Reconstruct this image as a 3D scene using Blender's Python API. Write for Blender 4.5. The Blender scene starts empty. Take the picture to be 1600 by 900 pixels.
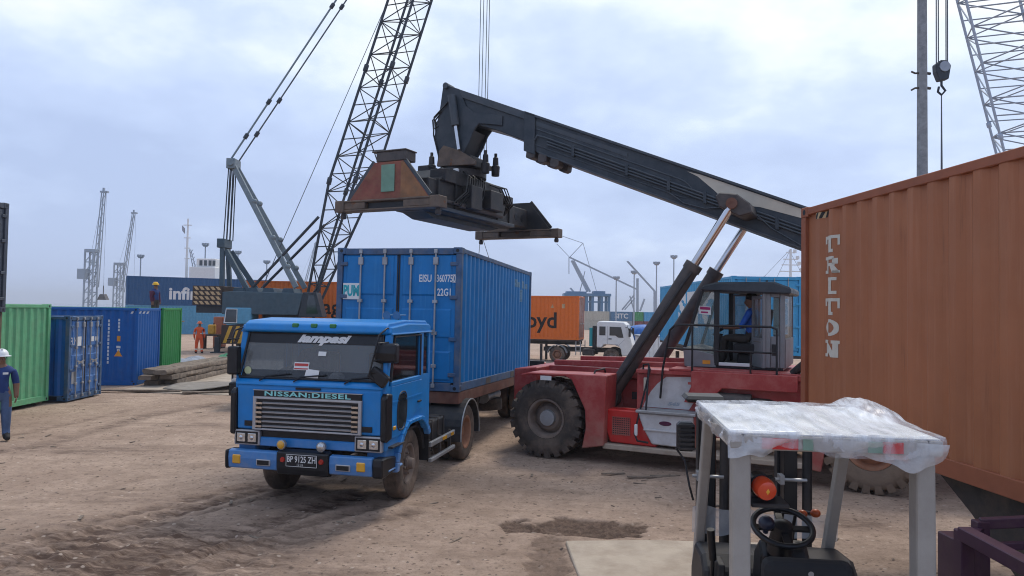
import bpy, bmesh, math, random
import numpy as np
from mathutils import Vector, Matrix
R = math.radians
random.seed(7)
rng = np.random.RandomState(11)
S = bpy.context.scene
C = S.collection

# ------------------------------------------------------------------ camera
cd = bpy.data.cameras.new('Camera'); cam = bpy.data.objects.new('Camera', cd); C.objects.link(cam)
cd.sensor_width = 36.0; cd.lens = 36.0 * 1130 / 1600; cd.clip_end = 5000; cd.clip_start = 0.05
PITCH = math.atan((483 - 450) / 1130.0); ROLL = R(0.9)
f_ = Vector((0, math.cos(PITCH), math.sin(PITCH))); r_ = Vector((1, 0, 0)); u_ = r_.cross(f_)
r2 = r_ * math.cos(ROLL) + u_ * math.sin(ROLL); u2 = u_ * math.cos(ROLL) - r_ * math.sin(ROLL)
m3 = Matrix((r2, u2, -f_)).transposed()
cam.matrix_world = Matrix.Translation((0, 0, 2.75)) @ m3.to_4x4()
S.camera = cam

# ------------------------------------------------------------------ sky and sun
SUN_EL, SUN_AZ = R(56), R(28)            # azimuth clockwise from +Y
sund = Vector((math.sin(SUN_AZ) * math.cos(SUN_EL), math.cos(SUN_AZ) * math.cos(SUN_EL), math.sin(SUN_EL)))
w = bpy.data.worlds.new('World'); S.world = w; w.use_nodes = True
nt = w.node_tree; N = nt.nodes; K = nt.links
for n in list(N): N.remove(n)
def wn(t, **k):
    n = N.new(t)
    for a, b in k.items(): setattr(n, a, b)
    return n
out = wn('ShaderNodeOutputWorld'); bg = wn('ShaderNodeBackground'); bg.inputs['Strength'].default_value = 0.10
sky = wn('ShaderNodeTexSky', sky_type='NISHITA', sun_disc=False, sun_elevation=SUN_EL, sun_rotation=SUN_AZ)
sky.air_density = 1.0; sky.dust_density = 2.0
tc = wn('ShaderNodeTexCoord'); sep = wn('ShaderNodeSeparateXYZ'); K.new(tc.outputs['Generated'], sep.inputs[0])
zc = wn('ShaderNodeMath', operation='MAXIMUM'); zc.inputs[1].default_value = 0.0; K.new(sep.outputs[2], zc.inputs[0])
za = wn('ShaderNodeMath', operation='ADD'); za.inputs[1].default_value = 0.30; K.new(zc.outputs[0], za.inputs[0])
dx = wn('ShaderNodeMath', operation='DIVIDE'); dy = wn('ShaderNodeMath', operation='DIVIDE')
K.new(sep.outputs[0], dx.inputs[0]); K.new(za.outputs[0], dx.inputs[1]); K.new(sep.outputs[1], dy.inputs[0]); K.new(za.outputs[0], dy.inputs[1])
cmb = wn('ShaderNodeCombineXYZ'); K.new(dx.outputs[0], cmb.inputs[0]); K.new(dy.outputs[0], cmb.inputs[1]); cmb.inputs[2].default_value = 3.7
n1 = wn('ShaderNodeTexNoise'); n1.inputs['Scale'].default_value = 1.25; n1.inputs['Detail'].default_value = 6; n1.inputs['Roughness'].default_value = 0.46
n1.inputs['Distortion'].default_value = 0.35
K.new(cmb.outputs[0], n1.inputs['Vector'])
n2 = wn('ShaderNodeTexNoise'); n2.inputs['Scale'].default_value = 3.1; n2.inputs['Detail'].default_value = 6; n2.inputs['Roughness'].default_value = 0.55
K.new(cmb.outputs[0], n2.inputs['Vector'])
mx = wn('ShaderNodeMix', data_type='FLOAT'); mx.inputs[0].default_value = 0.40; K.new(n1.outputs[0], mx.inputs[2]); K.new(n2.outputs[0], mx.inputs[3])
# brighter where the sun stands behind the cloud
dot = wn('ShaderNodeVectorMath', operation='DOT_PRODUCT'); dot.inputs[1].default_value = sund; K.new(tc.outputs['Generated'], dot.inputs[0])
dmx = wn('ShaderNodeMath', operation='MULTIPLY_ADD'); dmx.inputs[1].default_value = 0.33; dmx.inputs[2].default_value = -0.222; K.new(dot.outputs['Value'], dmx.inputs[0])
sm = wn('ShaderNodeMath', operation='ADD'); K.new(mx.outputs[0], sm.inputs[0]); K.new(dmx.outputs[0], sm.inputs[1])
zr = wn('ShaderNodeMapRange', interpolation_type='SMOOTHSTEP'); zr.inputs[1].default_value = 0.0; zr.inputs[2].default_value = 0.34; zr.inputs[3].default_value = -0.085; zr.inputs[4].default_value = 0.015; K.new(zc.outputs[0], zr.inputs[0])
sm2_ = wn('ShaderNodeMath', operation='ADD'); K.new(sm.outputs[0], sm2_.inputs[0]); K.new(zr.outputs[0], sm2_.inputs[1]); sm = sm2_
cr = wn('ShaderNodeValToRGB'); e = cr.color_ramp.elements
e[0].position = 0.34; e[0].color = (0.44, 0.545, 0.80, 1)
e[1].position = 0.64; e[1].color = (0.97, 0.985, 1.0, 1)
a = e.new(0.45); a.color = (0.525, 0.64, 0.90, 1)
a = e.new(0.52); a.color = (0.63, 0.745, 0.965, 1)
a = e.new(0.57); a.color = (0.79, 0.885, 1.0, 1)
K.new(sm.outputs[0], cr.inputs[0])
sc = wn('ShaderNodeVectorMath', operation='SCALE'); sc.inputs['Scale'].default_value = 9.2; K.new(cr.outputs[0], sc.inputs[0])
mc = wn('ShaderNodeMix', data_type='RGBA'); mc.inputs[0].default_value = 0.90
K.new(sky.outputs[0], mc.inputs[6]); K.new(sc.outputs[0], mc.inputs[7])
K.new(mc.outputs[2], bg.inputs['Color']); K.new(bg.outputs[0], out.inputs[0])

sl = bpy.data.lights.new('Sun', 'SUN'); sl.energy = 1.5; sl.angle = R(14); sl.color = (1.0, 0.94, 0.86)
sun = bpy.data.objects.new('Sun', sl); C.objects.link(sun); sun.rotation_euler = (-sund).to_track_quat('-Z', 'Y').to_euler(); sun.location = (20, 30, 60)
S.view_settings.view_transform = 'Standard'; S.view_settings.look = 'None'; S.view_settings.exposure = 0.35; S.view_settings.gamma = 1.0
S.view_settings.use_curve_mapping = False
S.render.engine = 'CYCLES'; S.cycles.max_bounces = 6; S.cycles.transparent_max_bounces = 12; S.cycles.volume_bounces = 0
S.cycles.use_denoising = True; S.cycles.filter_width = 1.05

# ------------------------------------------------------------------ materials
MATS = {}
def mat(name, col, rough=0.55, metal=0.0, var=0.12, scale=5.0, dirt=None, dirt_amt=0.0, dirt_scale=3.0, streak=0.0, streak_col=None,
        rust=0.0, rust_scale=4.0, bump=0.0, bump_scale=40.0, alpha=1.0, coat=0.0, emit=None, trans=0.0, spec=0.36, rrun=0.0, low=None):
    if name in MATS: return MATS[name]
    m = bpy.data.materials.new(name); m.use_nodes = True; t = m.node_tree; n = t.nodes; k = t.links
    b = n['Principled BSDF']; b.inputs['Roughness'].default_value = rough; b.inputs['Metallic'].default_value = metal
    b.inputs['Alpha'].default_value = alpha; b.inputs['Coat Weight'].default_value = coat; b.inputs['Coat Roughness'].default_value = 0.15
    b.inputs['Transmission Weight'].default_value = trans; b.inputs['Specular IOR Level'].default_value = spec
    def nn(tp, **kw):
        x = n.new(tp)
        for a, c in kw.items(): setattr(x, a, c)
        return x
    tcn = nn('ShaderNodeTexCoord')
    def noise(s, det=5, rgh=0.6, stretch=None):
        q = nn('ShaderNodeTexNoise'); q.inputs['Scale'].default_value = s; q.inputs['Detail'].default_value = det; q.inputs['Roughness'].default_value = rgh
        if stretch:
            mp = nn('ShaderNodeMapping'); mp.inputs['Scale'].default_value = stretch; k.new(tcn.outputs['Object'], mp.inputs[0]); k.new(mp.outputs[0], q.inputs['Vector'])
        else: k.new(tcn.outputs['Object'], q.inputs['Vector'])
        return q.outputs[0]
    def mrange(v, a, c, lo=0.0, hi=1.0):
        q = nn('ShaderNodeMapRange'); q.inputs[1].default_value = a; q.inputs[2].default_value = c; q.inputs[3].default_value = lo; q.inputs[4].default_value = hi
        k.new(v, q.inputs[0]); return q.outputs[0]
    def mixc(fac, c1, c2):
        q = nn('ShaderNodeMix', data_type='RGBA')
        if isinstance(fac, float): q.inputs[0].default_value = fac
        else: k.new(fac, q.inputs[0])
        for s_, c_ in ((6, c1), (7, c2)):
            if isinstance(c_, tuple): q.inputs[s_].default_value = (*c_[:3], 1)
            else: k.new(c_, q.inputs[s_])
        return q.outputs[2]
    v = mrange(noise(scale), 0.25, 0.75)
    lo = tuple(max(0, c * (1 - var)) for c in col); hi = tuple(min(1, c * (1 + var) + var * 0.01) for c in col)
    cur = mixc(v, lo, hi); rr = None
    if streak > 0:
        s = mrange(noise(1.0, 6, 0.65, (14, 14, 0.7)), 0.52, 0.74, 0, streak)
        cur = mixc(s, cur, streak_col or tuple(min(1, c * 0.5 + 0.16) for c in col))
    if dirt_amt > 0:
        s = mrange(noise(dirt_scale, 8, 0.7), 0.44, 0.72, 0, dirt_amt)
        cur = mixc(s, cur, dirt or (0.2, 0.15, 0.1)); rr = s
    if rrun > 0:
        s = mrange(noise(1.0, 8, 0.7, (9, 9, 0.45)), 0.60, 0.68, 0, rrun); q = nn('ShaderNodeMath', operation='MULTIPLY'); k.new(s, q.inputs[0]); k.new(mrange(noise(0.9, 3), 0.42, 0.60), q.inputs[1])
        cur = mixc(q.outputs[0], cur, (0.13, 0.052, 0.026))
        s = mrange(noise(2.0, 10, 0.8, (2.5, 2.5, 5)), 0.66, 0.70, 0, rrun*0.8); cur = mixc(s, cur, tuple(min(1, c*0.8 + 0.18) for c in col))
    if low:
        sx = nn('ShaderNodeSeparateXYZ'); k.new(tcn.outputs['Object'], sx.inputs[0]); q = nn('ShaderNodeMath', operation='MULTIPLY'); k.new(mrange(sx.outputs[2], low[1], low[0]), q.inputs[0]); k.new(mrange(noise(5, 8, 0.7), 0.30, 0.68, 0.1, low[2]), q.inputs[1])
        cur = mixc(q.outputs[0], cur, (0.33, 0.25, 0.185))
    if rust > 0:
        s = mrange(noise(rust_scale, 9, 0.72), 0.70 - rust * 0.28, 0.76 - rust * 0.24)
        rc = mixc(noise(30), (0.10, 0.035, 0.015), (0.26, 0.11, 0.045))
        cur = mixc(s, cur, rc)
        q = nn('ShaderNodeMath', operation='MULTIPLY_ADD'); q.inputs[1].default_value = 0.35; q.inputs[2].default_value = rough; k.new(s, q.inputs[0]); k.new(q.outputs[0], b.inputs['Roughness'])
    elif rr is not None:
        q = nn('ShaderNodeMath', operation='MULTIPLY_ADD'); q.inputs[1].default_value = 0.4; q.inputs[2].default_value = rough; k.new(rr, q.inputs[0]); k.new(q.outputs[0], b.inputs['Roughness'])
    k.new(cur, b.inputs['Base Color'])
    if bump > 0:
        bp = nn('ShaderNodeBump'); bp.inputs['Strength'].default_value = bump; bp.inputs['Distance'].default_value = 0.02
        k.new(noise(bump_scale, 4), bp.inputs['Height']); k.new(bp.outputs[0], b.inputs['Normal'])
    if emit: b.inputs['Emission Color'].default_value = (*emit[:3], 1); b.inputs['Emission Strength'].default_value = emit[3]
    MATS[name] = m; return m

M = {}
DUST = (0.30, 0.225, 0.165)
M['blue_truck'] = mat('blue_truck', (0.002, 0.200, 0.545), 0.34, var=0.10, dirt=(0.07, 0.24, 0.43), dirt_amt=0.30, dirt_scale=3, streak=0.14, streak_col=(0.06, 0.28, 0.52), rust=0.035, rust_scale=9, coat=0.15, low=(0.5, 1.15, 0.55))
M['blue_box'] = mat('blue_box', (0.004, 0.168, 0.43), 0.5, var=0.16, scale=2.5, dirt=(0.02, 0.19, 0.42), dirt_amt=0.30, streak=0.40, streak_col=(0.06, 0.27, 0.52), rust=0.12, rust_scale=6, rrun=0.45)
M['blue_frame'] = mat('blue_frame', (0.045, 0.10, 0.19), 0.6, var=0.3, dirt=(0.16, 0.15, 0.15), dirt_amt=0.7, rust=0.22, rust_scale=8)
M['triton'] = mat('triton', (0.355, 0.130, 0.056), 0.55, rrun=0.5, var=0.13, scale=1.3, dirt=(0.38, 0.17, 0.085), dirt_amt=0.30, dirt_scale=2.2, streak=0.55, streak_col=(0.45, 0.20, 0.11), rust=0.07, rust_scale=5)
M['triton_frame'] = mat('triton_frame', (0.28, 0.090, 0.042), 0.6, var=0.15, rust=0.14, rust_scale=7)
M['green_light'] = mat('green_light', (0.13, 0.41, 0.20), 0.55, var=0.15, dirt=(0.20, 0.26, 0.16), dirt_amt=0.35, streak=0.35, streak_col=(0.30, 0.40, 0.26), rust=0.12, rrun=0.45)
M['green_dark'] = mat('green_dark', (0.03, 0.24, 0.06), 0.5, var=0.15, streak=0.25, rust=0.06)
M['navy_box'] = mat('navy_box', (0.005, 0.100, 0.34), 0.5, var=0.12, streak=0.20, streak_col=(0.05, 0.12, 0.30), dirt_amt=0.08, rrun=0.25)
M['door_blue'] = mat('door_blue', (0.045, 0.155, 0.40), 0.55, var=0.2, dirt=(0.25, 0.28, 0.33), dirt_amt=0.55, dirt_scale=5, streak=0.35, streak_col=(0.22, 0.30, 0.42), rust=0.15, rrun=0.45)
M['infi'] = mat('infi', (0.020, 0.085, 0.20), 0.55, var=0.1, streak=0.2)
M['sky_box'] = mat('sky_box', (0.10, 0.30, 0.44), 0.55, var=0.15, streak=0.3, rust=0.08)
M['sitc'] = mat('sitc', (0.05, 0.31, 0.54), 0.5, var=0.12, streak=0.3, streak_col=(0.10, 0.28, 0.42), rust=0.08)
M['orange_box'] = mat('orange_box', (0.70, 0.155, 0.018), 0.5, var=0.08, streak=0.15, streak_col=(0.5, 0.16, 0.05), rust=0.03)
M['orange_end'] = mat('orange_end', (0.42, 0.15, 0.085), 0.6, var=0.2, rust=0.15)
M['dark_red'] = mat('dark_red', (0.20, 0.035, 0.028), 0.6, var=0.2, streak=0.2)
M['slate_box'] = mat('slate_box', (0.055, 0.065, 0.085), 0.6, var=0.2, streak=0.4, rust=0.12)
M['brown_box'] = mat('brown_box', (0.13, 0.095, 0.055), 0.65, var=0.25, streak=0.4, rust=0.2)
M['beige'] = mat('beige', (0.46, 0.42, 0.33), 0.6, streak=0.3)
M['grey_box'] = mat('grey_box', (0.30, 0.33, 0.36), 0.6, streak=0.3)
M['roofgrey'] = mat('roofgrey', (0.42, 0.46, 0.43), 0.6, var=0.2, rust=0.10, rust_scale=2)
M['galv'] = mat('galv', (0.36, 0.37, 0.38), 0.45, metal=0.4, var=0.2, dirt=(0.2, 0.15, 0.1), dirt_amt=0.5, rust=0.16, rust_scale=10)
M['chrome'] = mat('chrome', (0.62, 0.62, 0.63), 0.18, metal=1.0, var=0.05, dirt_amt=0.15)
M['silver'] = mat('silver', (0.42, 0.42, 0.43), 0.40, metal=0.5, var=0.1, dirt=DUST, dirt_amt=0.2)
M['black'] = mat('black', (0.018, 0.018, 0.020), 0.5, var=0.3, dirt=(0.12, 0.095, 0.075), dirt_amt=0.35)
M['blackclean'] = mat('blackclean', (0.013, 0.013, 0.015), 0.35, var=0.2)
M['rubber'] = mat('rubber', (0.058, 0.048, 0.041), 0.85, var=0.25, scale=8, dirt=(0.20, 0.15, 0.115), dirt_amt=0.85, dirt_scale=2.6, bump=0.3, bump_scale=25)
M['rubber_truck'] = mat('rubber_truck', (0.075, 0.058, 0.046), 0.88, var=0.3, scale=8, dirt=(0.26, 0.19, 0.14), dirt_amt=0.85, dirt_scale=2.4, bump=0.3, bump_scale=25)
M['rubber_dusty'] = mat('rubber_dusty', (0.22, 0.165, 0.12), 0.9, var=0.2, scale=6, dirt=(0.07, 0.055, 0.045), dirt_amt=0.6, bump=0.3)
M['rim_brown'] = mat('rim_brown', (0.30, 0.135, 0.075), 0.7, var=0.25, dirt=DUST, dirt_amt=0.5)
M['rim_grey'] = mat('rim_grey', (0.16, 0.125, 0.105), 0.7, var=0.3, dirt=DUST, dirt_amt=0.6)
M['red'] = mat('red', (0.36, 0.045, 0.042), 0.42, var=0.16, scale=3, low=(0.3, 1.2, 0.55), dirt=(0.42, 0.17, 0.14), dirt_amt=0.65, dirt_scale=3, rust=0.06)
M['red_bright'] = mat('red_bright', (0.52, 0.020, 0.018), 0.33, var=0.08, dirt=(0.3, 0.1, 0.08), dirt_amt=0.25, coat=0.2)
M['white_panel'] = mat('white_panel', (0.56, 0.55, 0.54), 0.45, var=0.08, dirt=(0.33, 0.28, 0.24), dirt_amt=0.5, dirt_scale=4, streak=0.15)
M['boom'] = mat('boom', (0.028, 0.039, 0.050), 0.42, var=0.25, scale=2.5, dirt=(0.085, 0.088, 0.09), dirt_amt=0.55, dirt_scale=2.5)
M['boom_edge'] = mat('boom_edge', (0.055, 0.068, 0.080), 0.5, var=0.2, dirt=(0.11, 0.105, 0.10), dirt_amt=0.4)
M['cream'] = mat('cream', (0.55, 0.50, 0.40), 0.5, var=0.08, dirt_amt=0.12)
M['cyl_dark'] = mat('cyl_dark', (0.065, 0.056, 0.052), 0.5, var=0.25, dirt=(0.13, 0.105, 0.09), dirt_amt=0.55, dirt_scale=2.5)
M['spreader'] = mat('spreader', (0.022, 0.022, 0.024), 0.55, var=0.3, scale=4, dirt=(0.10, 0.075, 0.055), dirt_amt=0.5, rust=0.14, rust_scale=5)
M['spreader_end'] = mat('spreader_end', (0.11, 0.080, 0.060), 0.6, var=0.3, scale=5, dirt=(0.22, 0.15, 0.10), dirt_amt=0.6, rust=0.35, rust_scale=4)
M['spreader_red'] = mat('spreader_red', (0.22, 0.065, 0.045), 0.6, var=0.3, scale=4, dirt=(0.25, 0.14, 0.07), dirt_amt=0.7, rust=0.22)
M['spreader_orange'] = mat('spreader_orange', (0.26, 0.12, 0.05), 0.6, var=0.3, dirt=(0.14, 0.10, 0.07), dirt_amt=0.5, rust=0.2)
M['pale_green'] = mat('pale_green', (0.16, 0.29, 0.21), 0.6, var=0.15, dirt=(0.2, 0.2, 0.15), dirt_amt=0.4)
M['rust_steel'] = mat('rust_steel', (0.145, 0.055, 0.036), 0.75, var=0.35, scale=4, dirt=(0.24, 0.15, 0.10), dirt_amt=0.5, rust=0.4)
M['dark_steel'] = mat('dark_steel', (0.040, 0.034, 0.032), 0.65, var=0.3, dirt=(0.18, 0.13, 0.09), dirt_amt=0.45, rust=0.12)
M['crane'] = mat('crane', (0.045, 0.080, 0.105), 0.5, var=0.2, dirt=(0.10, 0.12, 0.13), dirt_amt=0.4)
M['crane_dark'] = mat('crane_dark', (0.026, 0.034, 0.044), 0.5, var=0.2)
M['crane_light'] = mat('crane_light', (0.17, 0.215, 0.24), 0.5, var=0.2, dirt_amt=0.2)
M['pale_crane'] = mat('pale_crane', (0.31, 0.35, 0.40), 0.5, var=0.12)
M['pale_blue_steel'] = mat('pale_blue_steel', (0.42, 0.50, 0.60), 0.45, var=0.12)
M['steel_blue'] = mat('steel_blue', (0.06, 0.16, 0.28), 0.5)
M['rope'] = mat('rope', (0.10, 0.11, 0.125), 0.5, metal=0.3)
M['yellow'] = mat('yellow', (0.62, 0.34, 0.035), 0.5, var=0.15, dirt_amt=0.3)
M['hazard_cream'] = mat('hazard_cream', (0.52, 0.37, 0.20), 0.6, var=0.15, dirt_amt=0.35)
M['hazard_brown'] = mat('hazard_brown', (0.045, 0.028, 0.022), 0.6)
M['white'] = mat('white', (0.72, 0.72, 0.70), 0.5, var=0.05, dirt_amt=0.12)
M['whitetxt'] = mat('whitetxt', (0.68, 0.68, 0.66), 0.6, var=0.10, scale=20)
M['creamtxt'] = mat('creamtxt', (0.56, 0.53, 0.45), 0.6, var=0.10, scale=15)
M['black_txt'] = mat('black_txt', (0.015, 0.013, 0.012), 0.6)
M['teal_txt'] = mat('teal_txt', (0.03, 0.36, 0.40), 0.6)
M['mint_txt'] = mat('mint_txt', (0.25, 0.62, 0.60), 0.4)
M['orange_txt'] = mat('orange_txt', (0.75, 0.30, 0.03), 0.6)
M['amber'] = mat('amber', (0.72, 0.36, 0.03), 0.2, coat=0.4, spec=0.6)
M['amber_red'] = mat('amber_red', (0.60, 0.050, 0.010), 0.18, coat=0.6, spec=0.6)
M['red_lens'] = mat('red_lens', (0.42, 0.03, 0.02), 0.25, coat=0.4)
M['green_lens'] = mat('green_lens', (0.03, 0.17, 0.06), 0.25)
M['lamp_glass'] = mat('lamp_glass', (0.55, 0.56, 0.56), 0.12, metal=0.75, var=0.25, scale=30)
M['glass'] = mat('glass', (0.25, 0.26, 0.255), 0.05, alpha=0.46, var=0.05, spec=0.8)  # grey put into the colour imitates sky reflection and dusty haze on panes
M['glass_dark'] = mat('glass_dark', (0.012, 0.015, 0.017), 0.06, alpha=0.72, var=0.05, spec=0.8)
M['glass_green'] = mat('glass_green', (0.16, 0.24, 0.22), 0.05, alpha=0.32, var=0.05, spec=0.8)
M['glass_solid'] = mat('glass_solid', (0.02, 0.028, 0.033), 0.07, var=0.1, spec=0.8)
M['film'] = mat('film', (0.80, 0.82, 0.84), 0.22, alpha=0.45, var=0.2, scale=9, bump=0.6, bump_scale=18)
M['grey_paint'] = mat('grey_paint', (0.34, 0.315, 0.28), 0.42, var=0.08, dirt=(0.2, 0.17, 0.14), dirt_amt=0.3, dirt_scale=6)
M['grey_cab'] = mat('grey_cab', (0.21, 0.215, 0.22), 0.5, var=0.12, dirt_amt=0.3)
M['concrete'] = mat('concrete', (0.43, 0.355, 0.275), 0.85, var=0.12, scale=3, dirt=(0.25, 0.19, 0.14), dirt_amt=0.65, dirt_scale=1.6, bump=0.35, bump_scale=30)
M['concrete_pole'] = mat('concrete_pole', (0.27, 0.28, 0.285), 0.85, var=0.15, scale=4, dirt=(0.08, 0.085, 0.09), dirt_amt=0.5, dirt_scale=5, bump=0.3)
M['wood'] = mat('wood', (0.23, 0.18, 0.135), 0.85, var=0.35, scale=6, dirt=(0.07, 0.055, 0.045), dirt_amt=0.7, dirt_scale=5, bump=0.7, bump_scale=22)
M['plywood'] = mat('plywood', (0.25, 0.22, 0.185), 0.85, var=0.2, dirt=(0.14, 0.11, 0.09), dirt_amt=0.5)
M['tarp_green'] = mat('tarp_green', (0.04, 0.22, 0.10), 0.6, var=0.3, bump=0.5, bump_scale=14)
M['tarp_grey'] = mat('tarp_grey', (0.30, 0.32, 0.36), 0.6, var=0.3, bump=0.5, bump_scale=14)
M['purple'] = mat('purple', (0.062, 0.024, 0.048), 0.5, var=0.2, dirt_amt=0.25, rust=0.05)
M['skin'] = mat('skin', (0.20, 0.105, 0.065), 0.55, var=0.06)
M['vest'] = mat('vest', (0.018, 0.045, 0.16), 0.8, var=0.25, bump=0.3)
M['jeans'] = mat('jeans', (0.075, 0.12, 0.22), 0.9, var=0.25, bump=0.3)
M['boots'] = mat('boots', (0.018, 0.016, 0.015), 0.7)
M['coverall'] = mat('coverall', (0.58, 0.085, 0.022), 0.8, var=0.15, bump=0.3)
M['reflective'] = mat('reflective', (0.55, 0.50, 0.42), 0.5)
M['helmet_white'] = mat('helmet_white', (0.74, 0.74, 0.73), 0.3)
M['helmet_yellow'] = mat('helmet_yellow', (0.72, 0.40, 0.02), 0.3)
M['helmet_orange'] = mat('helmet_orange', (0.68, 0.16, 0.06), 0.35)
M['shirt_blue'] = mat('shirt_blue', (0.02, 0.10, 0.42), 0.8, var=0.2)
M['trousers'] = mat('trousers', (0.045, 0.040, 0.036), 0.9, var=0.2)
M['hair'] = mat('hair', (0.012, 0.010, 0.009), 0.6)
M['seat'] = mat('seat', (0.022, 0.022, 0.024), 0.8)
M['maroon'] = mat('maroon', (0.09, 0.02, 0.05), 0.8)

# ------------------------------------------------------------------ mesh helpers
class MB:
    def __init__(s): s.v = []; s.f = []
    def add(s, vs, fs):
        o = len(s.v); s.v += [tuple(p) for p in vs]; s.f += [tuple(i + o for i in q) for q in fs]; return s
    def bx(s, x0, x1, y0, y1, z0, z1):
        x0, x1 = sorted((x0, x1)); y0, y1 = sorted((y0, y1)); z0, z1 = sorted((z0, z1))
        return s.add([(x0,y0,z0),(x1,y0,z0),(x1,y1,z0),(x0,y1,z0),(x0,y0,z1),(x1,y0,z1),(x1,y1,z1),(x0,y1,z1)],
                     [(0,3,2,1),(4,5,6,7),(0,1,5,4),(1,2,6,5),(2,3,7,6),(3,0,4,7)])
    def beam(s, p0, p1, wd, ht, up=(0,0,1)):
        p0 = Vector(p0); p1 = Vector(p1); d = (p1 - p0).normalized(); up = Vector(up)
        if abs(d.dot(up)) > 0.98: up = Vector((1,0,0)) if abs(d.x) < 0.9 else Vector((0,1,0))
        a = d.cross(up).normalized() * wd / 2; b = a.cross(d).normalized() * ht / 2
        q = []
        for p in (p0, p1): q += [p - a - b, p + a - b, p + a + b, p - a + b]
        return s.add(q, [(0,1,2,3),(7,6,5,4),(0,4,5,1),(1,5,6,2),(2,6,7,3),(3,7,4,0)])
    def prism(s, poly, axis, a, b):
        """poly: list of (u,v). axis x: (u,v)=(y,z); y: (x,z); z: (x,y)"""
        n = len(poly)
        def P(u, v, t): return (t,u,v) if axis == 'x' else ((u,t,v) if axis == 'y' else (u,v,t))
        vs = [P(u, v, a) for u, v in poly] + [P(u, v, b) for u, v in poly]
        fs = [tuple(range(n - 1, -1, -1)), tuple(range(n, 2 * n))]
        fs += [(i, (i + 1) % n, n + (i + 1) % n, n + i) for i in range(n)]
        return s.add(vs, fs)
    def tube(s, p0, p1, r, n=10, r2=None):
        p0 = Vector(p0); p1 = Vector(p1); d = (p1 - p0).normalized(); r2 = r if r2 is None else r2
        a = d.orthogonal().normalized(); b = d.cross(a)
        vs = []
        for p, q in ((p0, r), (p1, r2)):
            vs += [p + (a * math.cos(2 * math.pi * i / n) + b * math.sin(2 * math.pi * i / n)) * q for i in range(n)]
        fs = [(i, (i + 1) % n, n + (i + 1) % n, n + i) for i in range(n)] + [tuple(range(n - 1, -1, -1)), tuple(range(n, 2 * n))]
        return s.add(vs, fs)
    def path(s, pts, r, n=8):
        pts = [Vector(p) for p in pts]; vs = []; prev = None
        for i, p in enumerate(pts):
            if i == 0: d = pts[1] - p
            elif i == len(pts) - 1: d = p - pts[i - 1]
            else: d = (pts[i + 1] - p).normalized() + (p - pts[i - 1]).normalized()
            d = d.normalized() if d.length > 1e-6 else Vector((0,0,1))
            a = d.orthogonal().normalized() if prev is None else (prev - d * prev.dot(d)).normalized()
            prev = a; b = d.cross(a)
            vs += [p + (a * math.cos(2 * math.pi * k / n) + b * math.sin(2 * math.pi * k / n)) * r for k in range(n)]
        fs = []
        for i in range(len(pts) - 1):
            fs += [(i*n + k, i*n + (k+1) % n, (i+1)*n + (k+1) % n, (i+1)*n + k) for k in range(n)]
        fs += [tuple(range(n - 1, -1, -1)), tuple(range((len(pts)-1)*n, len(pts)*n))]
        return s.add(vs, fs)
    def lathe(s, prof, n=32, axis='y', c=(0,0,0), closed=True):
        """prof: (r, h) along axis"""
        m = len(prof); vs = []
        for i in range(n):
            t = 2 * math.pi * i / n; ct, st = math.cos(t), math.sin(t)
            for r, h in prof:
                if axis == 'y': vs.append((c[0] + r*ct, c[1] + h, c[2] + r*st))
                elif axis == 'z': vs.append((c[0] + r*ct, c[1] + r*st, c[2] + h))
                else: vs.append((c[0] + h, c[1] + r*ct, c[2] + r*st))
        fs = []
        for i in range(n):
            j = (i + 1) % n
            for q in range(m - 1): fs.append((i*m + q, j*m + q, j*m + q + 1, i*m + q + 1))
        if closed:
            fs.append(tuple(i*m for i in range(n - 1, -1, -1))); fs.append(tuple(i*m + m - 1 for i in range(n)))
        return s.add(vs, fs)
    def sphere(s, c, r, n=12, m=8, sc=(1,1,1), zmin=-1.0):
        prof = []
        for i in range(m + 1):
            t = -math.pi/2 + math.pi * i / m; z = math.sin(t)
            if z < zmin: z = zmin
            prof.append((max(1e-4, math.cos(math.asin(z))) * r, z * r))
        o = len(s.v); s.lathe(prof, n, 'z')
        for i in range(o, len(s.v)):
            x, y, z = s.v[i]; s.v[i] = (c[0] + x*sc[0], c[1] + y*sc[1], c[2] + z*sc[2])
        return s
    def xf(s, mtx): s.v = [tuple(mtx @ Vector(p)) for p in s.v]; return s
    def mesh(s, name):
        me = bpy.data.meshes.new(name); me.from_pydata(s.v, [], s.f); me.validate(); 
        bm = bmesh.new(); bm.from_mesh(me); bmesh.ops.recalc_face_normals(bm, faces=bm.faces); bm.to_mesh(me); bm.free()
        return me

def put(name, me, m=None, parent=None, loc=None, rot=None, scale=None):
    o = bpy.data.objects.new(name, me); C.objects.link(o)
    if m is not None and len(me.materials) == 0: me.materials.append(M[m] if isinstance(m, str) else m)
    if parent: o.parent = parent
    if loc: o.location = loc
    if rot: o.rotation_euler = rot
    if scale: o.scale = scale
    return o
def obj(name, mb, m, parent=None, bevel=0.0, smooth=None, loc=None, rot=None, seg=1):
    me = mb.mesh(name) if isinstance(mb, MB) else mb
    o = put(name, me, m, parent, loc, rot)
    if smooth:
        for p in me.polygons: p.use_smooth = True
        me.set_sharp_from_angle(angle=R(smooth))
    if bevel > 0:
        b = o.modifiers.new('Bevel', 'BEVEL'); b.width = bevel; b.segments = seg; b.limit_method = 'ANGLE'; b.angle_limit = R(40)
    return o
def box(name, m, parent, x0, x1, y0, y1, z0, z1, bevel=0.0): return obj(name, MB().bx(x0, x1, y0, y1, z0, z1), m, parent, bevel)
def tag(o, label, cat, group=None):
    o['label'] = label; o['category'] = cat
    if group: o['group'] = group
    return o
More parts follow.
